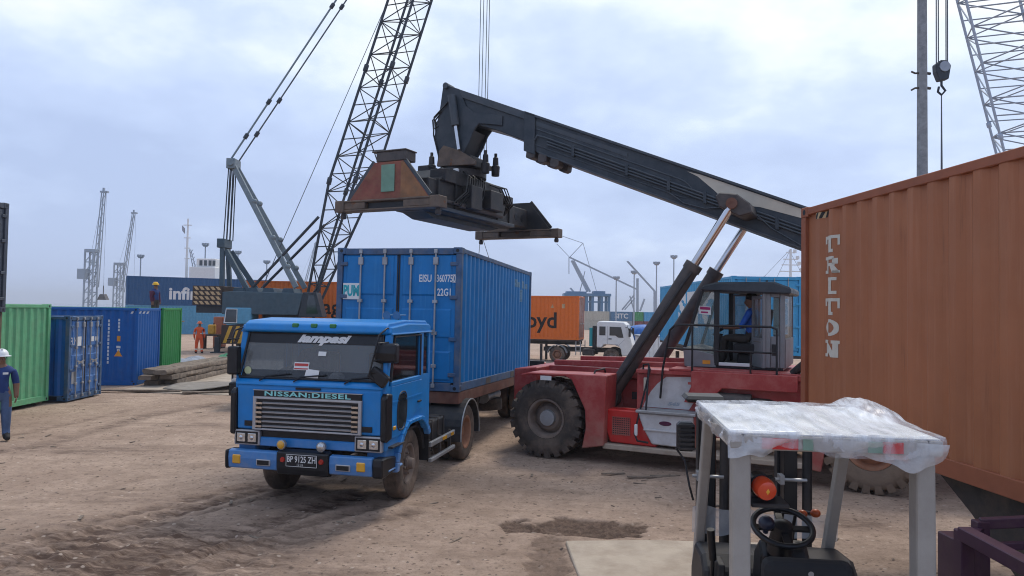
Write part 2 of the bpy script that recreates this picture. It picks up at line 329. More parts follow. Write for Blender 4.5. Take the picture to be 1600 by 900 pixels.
def thing(name, label, cat, loc=(0,0,0), rotz=0.0, group=None, rx=0.0, ry=0.0):
    o = bpy.data.objects.new(name, None); C.objects.link(o); o.empty_display_size = 0.3
    o.location = loc; o.rotation_euler = (rx, ry, rotz); return tag(o, label, cat, group)
def struct(o): o['kind'] = 'structure'; return o
def stuff(o): o['kind'] = 'stuff'; return o

def text_mesh(s, size, bold=0.0, xs=1.0, shear=0.0, align='CENTER', spacing=1.0):
    cu = bpy.data.curves.new('lettering', 'FONT'); cu.body = s; cu.size = size; cu.offset = bold; cu.align_x = align; cu.align_y = 'CENTER'; cu.shear = shear
    cu.space_character = spacing; cu.resolution_u = 3
    o = bpy.data.objects.new('tmp', cu); C.objects.link(o)
    bpy.context.view_layer.update()
    me = bpy.data.meshes.new_from_object(o.evaluated_get(bpy.context.evaluated_depsgraph_get()))
    bpy.data.objects.remove(o); bpy.data.curves.remove(cu)
    for v in me.vertices: v.co.x *= xs
    me.name = 'lettering'; me.materials.clear(); return me
def text(s, size, m, parent, loc, xdir, updir, name='lettering', **k):
    """flat lettering; xdir = reading direction, updir = up"""
    me = text_mesh(s, size, **k); x = Vector(xdir).normalized(); u = Vector(updir).normalized(); n = x.cross(u)
    mt = Matrix((x, u, n)).transposed().to_4x4(); mt.translation = Vector(loc); me.transform(mt)
    return put(name, me, m, parent)

# ------------------------------------------------------------------ ground
def ss(a, b, x):
    t = np.clip((x - a) / (b - a), 0, 1); return t * t * (3 - 2 * t)
def G(x, y):
    x = np.asarray(x, float); y = np.asarray(y, float)
    k = ss(-12, 4, x)
    return -0.7 * ss(16, 48, y) * k - 2.0 * ss(62, 140, y) * k - 6.0 * ss(104, 114, y) * (1 - ss(-45, -22, x)) - 6.0 * ss(300, 330, y) * ss(-45, -22, x)
_perm = rng.permutation(512); _val = rng.rand(512)
def vnoise(x, y):
    xi = np.floor(x).astype(int); yi = np.floor(y).astype(int); fx = x - xi; fy = y - yi
    fx = fx*fx*(3-2*fx); fy = fy*fy*(3-2*fy)
    h = lambda a, b: _val[_perm[(_perm[a & 511] + b) & 511]]
    return (h(xi,yi)*(1-fx) + h(xi+1,yi)*fx)*(1-fy) + (h(xi,yi+1)*(1-fx) + h(xi+1,yi+1)*fx)*fy
def fbm(x, y, o=4):
    s = 0; a = 0.5
    for i in range(o): s = s + a * vnoise(x * 2**i + 17*i, y * 2**i + 31*i); a *= 0.5
    return s
def axis_(parts):
    r = []
    for a, b, st in parts: r.append(np.arange(a, b, st))
    return np.concatenate(r + [[parts[-1][1]]])
gx = axis_([(-2500, -300, 220), (-300, -60, 20), (-60, -20, 2.0), (-20, -14, 0.3), (-14, -8.5, 0.06), (-8.5, 2.5, 0.03), (2.5, 9, 0.06), (9, 30, 0.6), (30, 80, 4), (80, 300, 20), (300, 2500, 220)])
gy = axis_([(-40, -4, 4), (-4, 3, 0.4), (3, 11, 0.03), (11, 15, 0.05), (15, 26, 0.12), (26, 60, 0.7), (60, 160, 4), (160, 600, 40), (600, 4000, 340)])
XX, YY = np.meshgrid(gx, gy)
near = ss(40, 18, YY) if False else 1 - ss(16, 40, YY)
ZZ = G(XX, YY) + near * ((fbm(XX*0.35, YY*0.35) - 0.47) * 0.05 + (fbm(XX*2.2, YY*2.2) - 0.47) * 0.030 + (fbm(XX*8, YY*8, 4) - 0.45) * 0.026 - 0.05*np.clip(fbm(XX*3.1 + 50, YY*3.1, 4) - 0.60, 0, 1))
def track(px, py, wd, dep):
    """wheel rut along a polyline: returns depth field and along-distance"""
    best = np.full(XX.shape, 1e9); along = np.zeros(XX.shape); acc = 0
    for i in range(len(px) - 1):
        ax, ay, bx_, by_ = px[i], py[i], px[i+1], py[i+1]; L = math.hypot(bx_-ax, by_-ay)
        t = np.clip(((XX-ax)*(bx_-ax) + (YY-ay)*(by_-ay)) / L**2, 0, 1)
        d = np.hypot(XX - ax - t*(bx_-ax), YY - ay - t*(by_-ay)); mk = d < best
        best = np.where(mk, d, best); along = np.where(mk, acc + t*L, along); acc += L
    return best, along
MUD = np.zeros_like(XX)
def gp(x, y):
    d = f_ + r2*((x - 800)/1130.0) - u2*((y - 450)/1130.0); t = -2.75/d.z; return (d.x*t, d.y*t)
def rut(pts, wd, dep, mud): q = [gp(*a) for a in pts]; return ([a[0] for a in q], [a[1] for a in q], wd, dep, mud)
ruts = [rut([(-120, 925), (0, 885), (200, 822), (420, 765), (540, 737)], 0.20, 0.038, 0.95), rut([(-150, 890), (0, 852), (250, 793), (400, 760)], 0.16, 0.030, 0.8), rut([(60, 930), (180, 890), (350, 838), (560, 775)], 0.20, 0.036, 0.9),
        rut([(220, 930), (300, 900), (480, 842), (640, 800)], 0.16, 0.024, 0.6), rut([(-80, 905), (100, 862), (300, 808), (470, 765)], 0.10, 0.024, 0.7), rut([(100, 950), (260, 888), (430, 832), (600, 790)], 0.10, 0.022, 0.6),
        rut([(-60, 712), (60, 696), (150, 672), (235, 648), (330, 632)], 0.30, 0.022, 0.62), rut([(-60, 690), (40, 676), (140, 655), (200, 640)], 0.16, 0.016, 0.45), rut([(-60, 790), (150, 765), (340, 722), (380, 700)], 0.14, 0.010, 0.25),
        rut([(700, 900), (820, 820), (900, 770), (1050, 735)], 0.2, 0.008, 0.10), rut([(640, 800), (760, 760), (900, 745), (1300, 760)], 0.3, 0.008, 0.12)]
wob = (fbm(XX*0.8, YY*0.8) - 0.47) * 0.5
for px, py, wd, dep, mud in ruts:
    d, al = track(px, py, wd, dep); d_s = d + wob * 0.35; d = np.abs(d_s)
    core = np.exp(-(d / wd)**2); rim = np.exp(-((d - wd*1.5) / (wd*0.6))**2)
    brk = 0.35 + 0.9 * fbm(XX*1.1 + 9, YY*1.1)
    ZZ += -dep * core * brk + dep * 0.7 * rim * brk
    ZZ += dep * 1.1 * core * np.tanh(3*np.sin(al * 24 + np.sign(d_s)*d*9 + 5*(fbm(XX*2, YY*2)))) * 0.5 * brk
    MUD = np.maximum(MUD, 0.85*mud * np.clip(core * 1.2, 0, 1) * np.clip(brk * 1.25, 0, 1))
# churned wet earth at lower left, pothole by the slab
mudl = np.exp(-(((XX + 4.2) / 1.9)**2 + ((YY - 7.9) / 1.25)**2)); k = np.clip(mudl * 1.5 * (0.35 + fbm(XX*1.6, YY*1.6)), 0, 1)
ZZ += k * ((fbm(XX*9, YY*9, 4) - 0.5) * 0.085 + 0.012*np.tanh(3*np.sin((YY*0.48 - XX*0.88)*17 + 7*fbm(XX*1.7, YY*1.7)))); MUD = np.maximum(MUD, k * 0.80)
hole = np.exp(-(((XX - 0.85) / 0.75)**2 + ((YY - 9.25) / 0.34)**2)**1.6); hole2 = np.exp(-(((XX - 0.46 - 0.10*(YY - 8.4)) / 0.22)**2 + ((YY - 8.2) / 0.95)**2)**1.2)
nz_ = fbm(XX*2.4 + 5, YY*3.6, 5) - 0.47; WET = ss(0.40, 0.56, hole**0.6 + 1.5*nz_) * ss(0.02, 0.10, hole) + 0.6*ss(0.40, 0.62, hole2**0.7 + 1.6*nz_) * ss(0.02, 0.10, hole2); WET = np.clip(WET, 0, 1); ZZ += -0.03*WET + WET*(fbm(XX*13, YY*13, 3) - 0.45)*0.10
for cx, cy, rx, ry, a_ in [(-8.2, 13.6, 1.6, 0.5, .5), (-6.8, 16.5, 1.6, 0.4, .4), (-5.0, 10.3, 1.2, 0.4, .35), (-7.4, 9.7, .5, .12, .6), (-7.1, 9.2, .4, .1, .6), (-4.5, 13.4, 1.2, .25, .35),
                           (2.9, 10.2, .9, .3, .35), (4.6, 9.6, .7, .35, .45), (5.9, 9.1, .6, .3, .4), (-2.3, 7.6, 1.3, .45, .4), (3.5, 12.7, 2.2, .35, .3)]:
    q = np.exp(-(((XX-cx)/rx)**2 + ((YY-cy)/ry)**2)); MUD = np.maximum(MUD, a_ * np.clip(q * (0.4 + 1.3*fbm(XX*2.5, YY*2.5)), 0, 1))
ny_, nx_ = XX.shape
gme = bpy.data.meshes.new('ground'); vs = np.stack([XX, YY, ZZ], -1).reshape(-1, 3)
idx = np.arange(ny_*nx_).reshape(ny_, nx_); fc = np.stack([idx[:-1,:-1], idx[:-1,1:], idx[1:,1:], idx[1:,:-1]], -1).reshape(-1, 4)
gme.vertices.add(len(vs)); gme.vertices.foreach_set('co', vs.ravel()); gme.loops.add(fc.size); gme.loops.foreach_set('vertex_index', fc.ravel().astype(np.int32))
gme.polygons.add(len(fc)); gme.polygons.foreach_set('loop_start', (np.arange(len(fc))*4).astype(np.int32)); gme.polygons.foreach_set('use_smooth', np.ones(len(fc), bool))
gme.update(); at = gme.attributes.new('mud', 'FLOAT', 'POINT'); at.data.foreach_set('value', MUD.ravel().astype(np.float32)); at = gme.attributes.new('wet', 'FLOAT', 'POINT'); at.data.foreach_set('value', WET.ravel().astype(np.float32))
def ground_mat():
    m = bpy.data.materials.new('dirt'); m.use_nodes = True; t = m.node_tree; n = t.nodes; k = t.links; b = n['Principled BSDF']
    g = n.new('ShaderNodeNewGeometry')
    def noise(s, d=6, r=0.6, stretch=None):
        q = n.new('ShaderNodeTexNoise'); q.inputs['Scale'].default_value = s; q.inputs['Detail'].default_value = d; q.inputs['Roughness'].default_value = r
        if stretch:
            mp = n.new('ShaderNodeMapping'); mp.inputs['Scale'].default_value = stretch; mp.inputs['Rotation'].default_value = (0, 0, R(-58)); k.new(g.outputs['Position'], mp.inputs[0]); k.new(mp.outputs[0], q.inputs['Vector'])
        else: k.new(g.outputs['Position'], q.inputs['Vector'])
        return q.outputs[0]
    def rng_(v, a, c, lo=0., hi=1.):
        q = n.new('ShaderNodeMapRange'); q.inputs[1].default_value = a; q.inputs[2].default_value = c; q.inputs[3].default_value = lo; q.inputs[4].default_value = hi; k.new(v, q.inputs[0]); return q.outputs[0]
    def mix(f, a, c):
        q = n.new('ShaderNodeMix'); q.data_type = 'RGBA'; k.new(f, q.inputs[0])
        for s_, c_ in ((6, a), (7, c)):
            if isinstance(c_, tuple): q.inputs[s_].default_value = (*c_, 1)
            else: k.new(c_, q.inputs[s_])
        return q.outputs[2]
    c = mix(rng_(noise(0.5, 7), 0.3, 0.7), (0.385, 0.276, 0.207), (0.54, 0.398, 0.302))
    c = mix(rng_(noise(3.0, 8, 0.7), 0.42, 0.75, 0, 0.55), c, (0.225, 0.158, 0.113))
    c = mix(rng_(noise(1.0, 7, 0.65, (0.45, 2.2, 1)), 0.52, 0.72, 0, 0.6), c, (0.22, 0.155, 0.112))
    c = mix(rng_(noise(9, 9, 0.75), 0.50, 0.66, 0, 0.55), c, (0.20, 0.14, 0.10)); c = mix(rng_(noise(30, 6, 0.75), 0.55, 0.70, 0, 0.75), c, (0.14, 0.098, 0.072))
    c = mix(rng_(noise(60, 3, 0.6), 0.66, 0.78, 0, 0.5), c, (0.58, 0.48, 0.38))
    at = n.new('ShaderNodeAttribute'); at.attribute_name = 'mud'
    mm = n.new('ShaderNodeMath'); mm.operation = 'MULTIPLY'; k.new(at.outputs['Fac'], mm.inputs[0]); k.new(rng_(noise(3.0, 9, 0.74, (0.35, 2.6, 1)), 0.36, 0.60, 0.10, 1.35), mm.inputs[1])
    c = mix(rng_(mm.outputs[0], 0.05, 0.9), c, (0.112, 0.071, 0.052))
    def specks(sc, r0, r1, amt, col, thr):
        nonlocal c
        v = n.new('ShaderNodeTexVoronoi'); v.inputs['Scale'].default_value = sc; k.new(g.outputs['Position'], v.inputs['Vector'])
        q = n.new('ShaderNodeMath'); q.operation = 'MULTIPLY'; k.new(rng_(v.outputs['Distance'], r0, r1, amt, 0.0), q.inputs[0]); sx = n.new('ShaderNodeSeparateColor'); k.new(v.outputs['Color'], sx.inputs[0]); k.new(rng_(sx.outputs[0], thr, thr + 0.02), q.inputs[1])
        c = mix(q.outputs[0], c, col)
    specks(4.5, 0.10, 0.17, 0.75, (0.115, 0.078, 0.058), 0.55); specks(11, 0.16, 0.26, 0.7, (0.13, 0.09, 0.066), 0.55); specks(8, 0.14, 0.22, 0.6, (0.60, 0.49, 0.40), 0.72)
    aw = n.new('ShaderNodeAttribute'); aw.attribute_name = 'wet'; c = mix(rng_(aw.outputs['Fac'], 0.0, 1.0, 0.0, 0.92), c, mix(rng_(noise(14, 8, 0.75), 0.40, 0.66), (0.072, 0.046, 0.034), (0.20, 0.135, 0.10)))
    k.new(c, b.inputs['Base Color']); k.new(rng_(mm.outputs[0], 0.1, 0.9, 0.95, 0.80), b.inputs['Roughness']); b.inputs['Specular IOR Level'].default_value = 0.18
    bp = n.new('ShaderNodeBump'); bp.inputs['Strength'].default_value = 0.9; bp.inputs['Distance'].default_value = 0.035; k.new(noise(28, 9, 0.78), bp.inputs['Height']); k.new(bp.outputs[0], b.inputs['Normal'])
    return m
gme.materials.append(ground_mat()); ground = struct(put('ground', gme))
def gz(x, y):
    i = min(max(int(np.searchsorted(gx, x)), 1), len(gx)-1); j = min(max(int(np.searchsorted(gy, y)), 1), len(gy)-1); return float(ZZ[j, i])

# water beyond the quays
wm = bpy.data.materials.new('sea'); wm.use_nodes = True; _b = wm.node_tree.nodes['Principled BSDF']; _b.inputs['Base Color'].default_value = (0.06, 0.09, 0.10, 1); _b.inputs['Roughness'].default_value = 0.12
_n = wm.node_tree.nodes.new('ShaderNodeTexNoise'); _n.inputs['Scale'].default_value = 0.35; _n.inputs['Detail'].default_value = 6; _g = wm.node_tree.nodes.new('ShaderNodeNewGeometry'); wm.node_tree.links.new(_g.outputs['Position'], _n.inputs['Vector'])
_p = wm.node_tree.nodes.new('ShaderNodeBump'); _p.inputs['Strength'].default_value = 0.5; _p.inputs['Distance'].default_value = 0.6; wm.node_tree.links.new(_n.outputs[0], _p.inputs['Height']); wm.node_tree.links.new(_p.outputs[0], _b.inputs['Normal'])
struct(put('water', MB().add([(-2500, 104, -3.4), (2500, 104, -3.4), (2500, 4000, -3.4), (-2500, 4000, -3.4)], [(0,1,2,3)]).mesh('water'), wm))
# ------------------------------------------------------------------ shipping containers
def corr_profile(x0, x1, pitch=0.278, depth=0.036, phase=0.0):
    """breakpoints (x, inset) of a trapezoid corrugation between x0 and x1"""
    n = max(1, int(round((x1 - x0 - 0.10 - phase) / pitch))); p = (x1 - x0 - 0.10 - phase) / n
    pts = [(x0, depth), (x0 + 0.05 + phase, depth)]; x = x0 + 0.05 + phase
    for i in range(n):
        a = x + i * p
        pts += [(a + p*0.22, 0.0), (a + p*0.50, 0.0), (a + p*0.74, depth), (a + p, depth)]
    pts.append((x1, depth)); return pts
def prof_at(pts, x):
    for (a, da), (b, db) in zip(pts, pts[1:]):
        if a <= x <= b: return da if b - a < 1e-9 else da + (db - da) * (x - a) / (b - a)
    return pts[-1][1]
def corr_mesh(pts, z0, z1, place):
    vs = []; fs = []
    for x, d in pts: vs += [place(x, d, z0), place(x, d, z1)]
    for i in range(len(pts) - 1): fs.append((2*i, 2*i+2, 2*i+3, 2*i+1))
    return MB().add(vs, fs)
def wrap_text(me, pts, place, ox, oz, lift=0.004):
    """bend flat lettering (u,v) onto a corrugated wall"""
    bm = bmesh.new(); bm.from_mesh(me); bmesh.ops.triangulate(bm, faces=bm.faces)
    for x, d in pts:
        bmesh.ops.bisect_plane(bm, geom=bm.verts[:] + bm.edges[:] + bm.faces[:], plane_co=(x - ox, 0, 0), plane_no=(1, 0, 0))
    for v in bm.verts:
        x = v.co.x + ox; v.co = Vector(place(x, prof_at(pts, x) - lift, v.co.y + oz))
    bm.to_mesh(me); bm.free(); return me

def container(name, label, L, W, H, body, frame, loc, yaw, ry=0.0, group=None, doors=True, door_mat=None, roof=None, detail=True, bars=True, cat='container', pockets=True, phase=0.0, depth=0.036):
    t = thing(name, label, cat, loc, yaw, group, ry=ry)
    hl, hw = L/2, W/2; door_mat = door_mat or body; roof = roof or body; P = 0.11; CA = 0.165
    bl = 0.006 if detail else 0
    pts = corr_profile(-hl + P, hl - P, depth=depth, phase=phase)
    for s in (1, -1):
        pl = (lambda s: lambda x, d, z: (x, s * (hw - 0.012 - d), z))(s)
        obj('side_panel', corr_mesh(pts, 0.15, H - 0.09, pl), body, t)
        box('top_rail', frame, t, -hl + CA + 0.002, hl - CA - 0.002, s*(hw - 0.002), s*(hw - 0.062), H - 0.095, H - 0.012, bl)
        rb = MB().bx(-hl + CA + 0.002, hl - CA - 0.002, s*(hw - 0.002), s*(hw - 0.05), 0.005, 0.155)
        obj('bottom_rail', rb, frame, t, bl)
        if detail and pockets:
            for fx in (-1.05, 1.05):
                box('forklift_pocket', 'blackclean', t, fx - 0.17, fx + 0.17, s*(hw + 0.001), s*(hw - 0.03), 0.02, 0.135)
    epts = corr_profile(-hw + P, hw - P, 0.25)
    obj('end_panel', corr_mesh(epts, 0.15, H - 0.09, lambda x, d, z: (-hl + 0.014 + d, x, z)), body, t)
    box('end_header', frame, t, -hl + 0.002, -hl + 0.08, -hw + CA, hw - CA, H - 0.10, H - 0.012, bl)
    box('end_sill', frame, t, -hl + 0.002, -hl + 0.08, -hw + CA, hw - CA, 0.005, 0.155, bl)
    for a in (1, -1):
        for b in (1, -1):
            box('corner_post', frame, t, a*(hl - 0.003), a*(hl - P), b*(hw - 0.003), b*(hw - P), 0.118, H - 0.118, bl)
            for z0 in (0, H - 0.118):
                mb = MB().bx(a*hl, a*(hl - CA), b*hw, b*(hw - CA), z0, z0 + 0.118); cc = obj('corner_casting', mb, frame, t, 0.008 if detail else 0)
                if detail:
                    obj('casting_hole', MB().lathe([(0.032, -0.002), (0.032, 0.002)], 12, 'y', (a*(hl - 0.085), b*hw, z0 + 0.059)), 'blackclean', cc)
                    obj('casting_hole', MB().lathe([(0.032, -0.002), (0.032, 0.002)], 12, 'x', (a*hl, b*(hw - 0.085), z0 + 0.059)), 'blackclean', cc)
    rp = corr_profile(-hl + P, hl - P, 0.24, 0.02)
    obj('roof', corr_mesh(rp, -hw + 0.065, hw - 0.065, lambda x, d, z: (x, z, H - 0.03 - d)), roof, t)
    box('floor', 'dark_steel', t, -hl + 0.1, hl - 0.1, -hw + 0.06, hw - 0.06, 0.10, 0.145)
    if doors:
        box('door_header', frame, t, hl - 0.002, hl - 0.09, -hw + CA, hw - CA, H - 0.13, H - 0.014, bl)
        box('door_sill', frame, t, hl - 0.002, hl - 0.09, -hw + CA, hw - CA, 0.006, 0.15, bl)
        for s in (1, -1):
            y0, y1 = s*0.008, s*(hw - P - 0.006); d = MB().bx(hl - 0.035, hl - 0.075, y0, y1, 0.158, H - 0.138)
            dr = obj('door', d, door_mat, t, bl)
            # pressed horizontal recess bands between raised fields
            zs = [0.158, 0.72, 0.92, 1.48, 1.68, H - 0.138] if H > 2.5 else [0.158, 0.62, 0.80, 1.25, 1.43, H - 0.138]
            for q in range(0, 5, 2):
                yy = sorted((y0 + s*0.07, y1 - s*0.07)); za, zb = zs[q] + 0.03, zs[q+1]
                mb = MB(); xa, xb = hl - 0.0348, hl - 0.015
                mb.add([(xa, yy[0], za), (xa, yy[1], za), (xa, yy[1], zb), (xa, yy[0], zb), (xb, yy[0]+.02, za+.03), (xb, yy[1]-.02, za+.03), (xb, yy[1]-.02, zb-.03), (xb, yy[0]+.02, zb-.03)],
                       [(0,1,5,4),(1,2,6,5),(2,3,7,6),(3,0,4,7),(4,5,6,7)])
                obj('door_field', mb, door_mat, dr)
            if bars:
                for by in (hw * 0.21, hw * 0.60):
                    mb = MB().tube((hl + 0.014, s*by, 0.09), (hl + 0.014, s*by, H - 0.06), 0.0165, 10)
                    br = obj('locking_bar', mb, 'galv', dr, smooth=40)
                    if detail:
                        for z in (0.10, H - 0.075): obj('bar_cam', MB().bx(hl - 0.002, hl + 0.045, s*by - 0.03, s*by + 0.03, z - 0.035, z + 0.035), 'galv', br, 0.006)
                        for z in (0.45, H*0.40, H*0.62, H - 0.25): obj('bar_bracket', MB().bx(hl - 0.014, hl + 0.036, s*by - 0.045, s*by + 0.045, z - (0.03 if z < H - 0.3 else 0.07), z + (0.03 if z < H - 0.3 else 0.07)), 'galv', br, 0.006)
                    mb = MB().beam((hl + 0.045, s*by, 1.08), (hl + 0.045, s*(by + (0.30 if by < hw*.4 else -0.30)), 1.0), 0.012, 0.045); obj('handle', mb, 'galv', br)
            for z in (0.30, H*0.36, H*0.65, H - 0.30):
                mb = MB().bx(hl - 0.036, hl + 0.012, y1 - s*0.10, y1 + s*0.045, z - 0.035, z + 0.035); obj('hinge', mb, frame, dr, 0.008)
            gk = MB().bx(hl - 0.034, hl - 0.028, s*0.009, s*0.03, 0.16, H - 0.14); obj('gasket', gk, 'blackclean', dr)
    else:
        obj('door_panel', corr_mesh(epts, 0.15, H - 0.09, lambda x, d, z: (hl - 0.014 - d, x, z)), body, t)
    t['_hl'] = hl; t['_hw'] = hw
    return t
def side_letters(t, L, W, s, string, size, m, cx, cz, me=None, **k):
    """lettering painted on side s (+1: y+, -1: y-), cx measured along local x; reads left to right from outside"""
    hl, hw = L/2, W/2; P = 0.11; pts = corr_profile(-hl + P, hl - P, depth=t.get('_dp', 0.036), phase=t.get('_ph', 0.0))
    me = me or text_mesh(string, size, **k)
    if s > 0:
        for v in me.vertices: v.co.x *= -1
    pl = lambda x, d, z: (x, s * (hw - 0.012 - d), z)
    wrap_text(me, pts, pl, cx, cz); me.materials.clear(); return put('lettering', me, m, t)
def poly_mesh(polys):
    mb = MB()
    for p in polys: mb.add([(x, y, 0) for x, y in p], [tuple(range(len(p)))])
    me = bpy.data.meshes.new('lettering'); me.from_pydata(mb.v, [], mb.f); return me
def rect(x0, y0, x1, y1): return [(x0, y0), (x1, y0), (x1, y1), (x0, y1)]

# --- blue container on the blue truck
BX = thing  # alias kept short
bluec = container('shipping_container', 'worn blue container with white code numbers loaded on the blue truck trailer', 6.06, 2.44, 2.59, 'blue_box', 'blue_frame', (-1.395, 16.117, 1.192), R(-103.5), ry=-0.0218)
hx = 3.03
# lettering on the doors: reading direction on +x face is +y
def dtext(s, size, m, y, z, **k): return text(s, size, m, bluec, (hx - 0.012, y, z), (0, 1, 0), (0, 0, 1), **k)
dtext('EISU', 0.185, 'whitetxt', 0.53, 2.02, bold=0.004, xs=0.70); dtext('3607750', 0.185, 'whitetxt', 0.925, 2.02, bold=0.004, xs=0.56)
for q in (rect(1.050, 1.948, 1.105, 1.955), rect(1.050, 2.092, 1.105, 2.099), rect(1.050, 1.955, 1.055, 2.092), rect(1.100, 1.955, 1.105, 2.092)):
    put('lettering', MB().add([(hx - 0.011, a_, b_) for a_, b_ in q], [(0,1,2,3)]).mesh('lettering'), 'whitetxt', bluec)
dtext('22G1', 0.185, 'whitetxt', 0.90, 1.77, bold=0.004, xs=0.68)
sg = box('sign_plate', 'white', bluec, hx - 0.014, hx - 0.006, -1.085, -0.755, 1.63, 1.93); text('PUM', 0.27, 'teal_txt', sg, (hx - 0.003, -0.92, 1.78), (0, 1, 0), (0, 0, 1), bold=0.012, xs=0.60)
mb = MB()   # pale worn placard marks high on the side wall
side_letters(bluec, 6.06, 2.44, 1, '', 0.1, 'whitetxt', -1.75, 2.2, me=poly_mesh([rect(-0.55 + i*0.36, -0.08, -0.55 + i*0.36 + 0.26, 0.10 - 0.05*(i % 2)) for i in range(4)] + [rect(0.05, -0.42, 0.28, -0.12)])).data.materials[0] = mat('faded_mark', (0.12, 0.25, 0.36), 0.6, var=0.4, scale=20)

# --- near terracotta container
trit = container('shipping_container', 'tall terracotta brown container with white vertical letters at the right edge', 6.06, 2.44, 2.59, 'triton', 'triton_frame', (4.872, 5.663, 1.412), R(-85.72), pockets=False, phase=0.13)
trit['_ph'] = 0.13
def slab_letter(c, w=0.30, h=0.185, st=0.062, se=0.035):
    l, r = -w/2, w/2; b, t_ = -h/2, h/2
    if c == 'T': return [rect(l, t_-se, r, t_), rect(l, t_-0.085, l+0.035, t_-se), rect(r-0.04, t_-0.11, r, t_-se), rect(-st/2, b+se, st/2, t_-se), rect(-0.075, b, 0.06, b+se)]
    if c == 'I': return [rect(-0.10, t_-se, 0.10, t_), rect(-0.10, b, 0.10, b+se), rect(-st/2, b+se, st/2, t_-se)]
    if c == 'N': return [rect(l+0.03, b+se, l+0.03+st, t_), rect(r-0.03-st, b, r-0.03, t_-se), [(l+0.03+st, t_), (r-0.03-st, b), (r-0.03-st, b+0.075), (l+0.03+st+0.001, t_)], [(l+0.03+st, t_-0.085), (r-0.03-st-0.04, b), (r-0.03-st, b), (l+0.03+st, t_)],
                         rect(l, b, l+0.03+st+0.03, b+se), rect(r-0.03-st-0.03, t_-se, r, t_), rect(l, t_-se, l+0.03, t_)]
    if c == 'R': return [rect(l+0.035, b+se, l+0.035+st, t_-se), rect(l, b, l+0.035+st+0.03, b+se), rect(l, t_-se, r-0.08, t_), rect(r-0.10, t_-0.085, r-0.035, t_-se+0.012), rect(l+0.035+st, -0.012, r-0.07, 0.020),
                         [(0.0, -0.012), (r-0.10, b), (r-0.01, b), (0.075, -0.012)], rect(r-0.1, b, r, b+se*0.8)]
    if c == 'O':
        o = []; n = 18
        for i in range(n):
            a0, a1 = 2*math.pi*i/n, 2*math.pi*(i+1)/n
            o.append([(0.135*math.cos(a0), h/2*math.sin(a0)), (0.135*math.cos(a1), h/2*math.sin(a1)), (0.072*math.cos(a1), (h/2-se)*math.sin(a1)), (0.072*math.cos(a0), (h/2-se)*math.sin(a0))])
        return o
for i, ch in enumerate('TRITON'):
    # visible wall is y-; its far end is local x-, reading direction is +x
    o = side_letters(trit, 6.06, 2.44, -1, ch, 0.2, 'creamtxt', -2.372, 2.11 - i*0.230, me=poly_mesh(slab_letter(ch)))
hz = poly_mesh([[(i*0.085, 0), (i*0.085 + 0.045, 0), (i*0.085 + 0.085, 0.07), (i*0.085 + 0.04, 0.07)] for i in range(3)])
side_letters(trit, 6.06, 2.44, -1, '', .1, 'hazard_cream', -2.74, 2.42, me=hz)
hz = poly_mesh([[(i*0.085 + 0.04, 0), (i*0.085 + 0.085, 0), (i*0.085 + 0.125, 0.07), (i*0.085 + 0.08, 0.07)] for i in range(3)])
side_letters(trit, 6.06, 2.44, -1, '', .1, 'black_txt', -2.74, 2.42, me=hz)

# --- containers at the left
stk1 = container('shipping_container', 'olive brown container at the bottom of the stack on the far left edge', 6.06, 2.44, 2.50, 'brown_box', 'brown_box', (-14.45, 15.02, 0.0), R(0.0))
stk2 = container('shipping_container', 'dark slate container on top of the stack at the far left edge', 6.06, 2.44, 2.45, 'slate_box', 'slate_box', (-14.40, 15.05, 2.502), R(0.0))
lg = container('shipping_container', 'light green container seen end on behind the man in the white helmet', 6.06, 2.44, 2.59, 'green_light', 'green_light', (-12.42 - 3.03, 18.32, 0.10), R(180), roof='roofgrey')
for s in (-1, 1):
    for xx in (-12.7, -18.0): tag(box('timber_block', 'wood', None, xx - 0.15, xx + 0.15, 18.32 + s*1.05 - 0.12, 18.32 + s*1.05 + 0.12, -0.02, 0.0985), ('near' if s < 0 else 'far') + (' right' if xx > -15 else ' left') + ' wooden block under the light green container', 'block')
put('placard', MB().add([(-3.03 + 0.008, a_, b_) for a_, b_ in rect(0.55, 0.50, 0.80, 0.76)], [(0,1,2,3)]).mesh('placard'), 'orange_txt', lg)
sb = container('small_container', 'short weathered blue container with closed doors beside the light green one', 3.0, 1.80, 2.33, 'navy_box', 'blue_frame', (-12.12 - 1.5, 20.62, 0.04), R(3), door_mat='door_blue')
text('FLM', 0.30, 'whitetxt', sb, (1.5 - 0.010, -0.66, 1.62), (0, 1, 0), (0, 0, 1), xs=0.6)
for y, z, a_, b_ in ((-0.36, 1.62, .10, .13), (0.32, 1.66, .09, .07), (0.55, 1.66, .09, .06), (-0.62, .62, .09, .17)):
    put('placard', MB().add([(1.5 - 0.0095, y - a_, z - b_), (1.5 - 0.0095, y + a_, z - b_), (1.5 - 0.0095, y + a_, z + b_), (1.5 - 0.0095, y - a_, z + b_)], [(0,1,2,3)]).mesh('placard'), 'white' if z > 1 else 'galv', sb)
ax = Vector((0.985, 0.17, 0)); cx = Vector((-12.50, 24.25, 0)); nb = Vector((-0.17, 0.985, 0))
p = cx - ax*3.03 + nb*1.22
nv = container('shipping_container', 'deep blue container with yellow warning triangle behind the small blue one', 6.06, 2.44, 2.59, 'navy_box', 'navy_box', p, math.atan2(.17, .985) + math.pi, doors=False, roof='roofgrey')
side_letters(nv, 6.06, 2.44, 1, '', 0.1, 'whitetxt', -3.03 + 0.92, 1.35, me=poly_mesh([rect(-0.03, 0.75 - i*0.125, 0.03, 0.84 - i*0.125) for i in range(12)]))
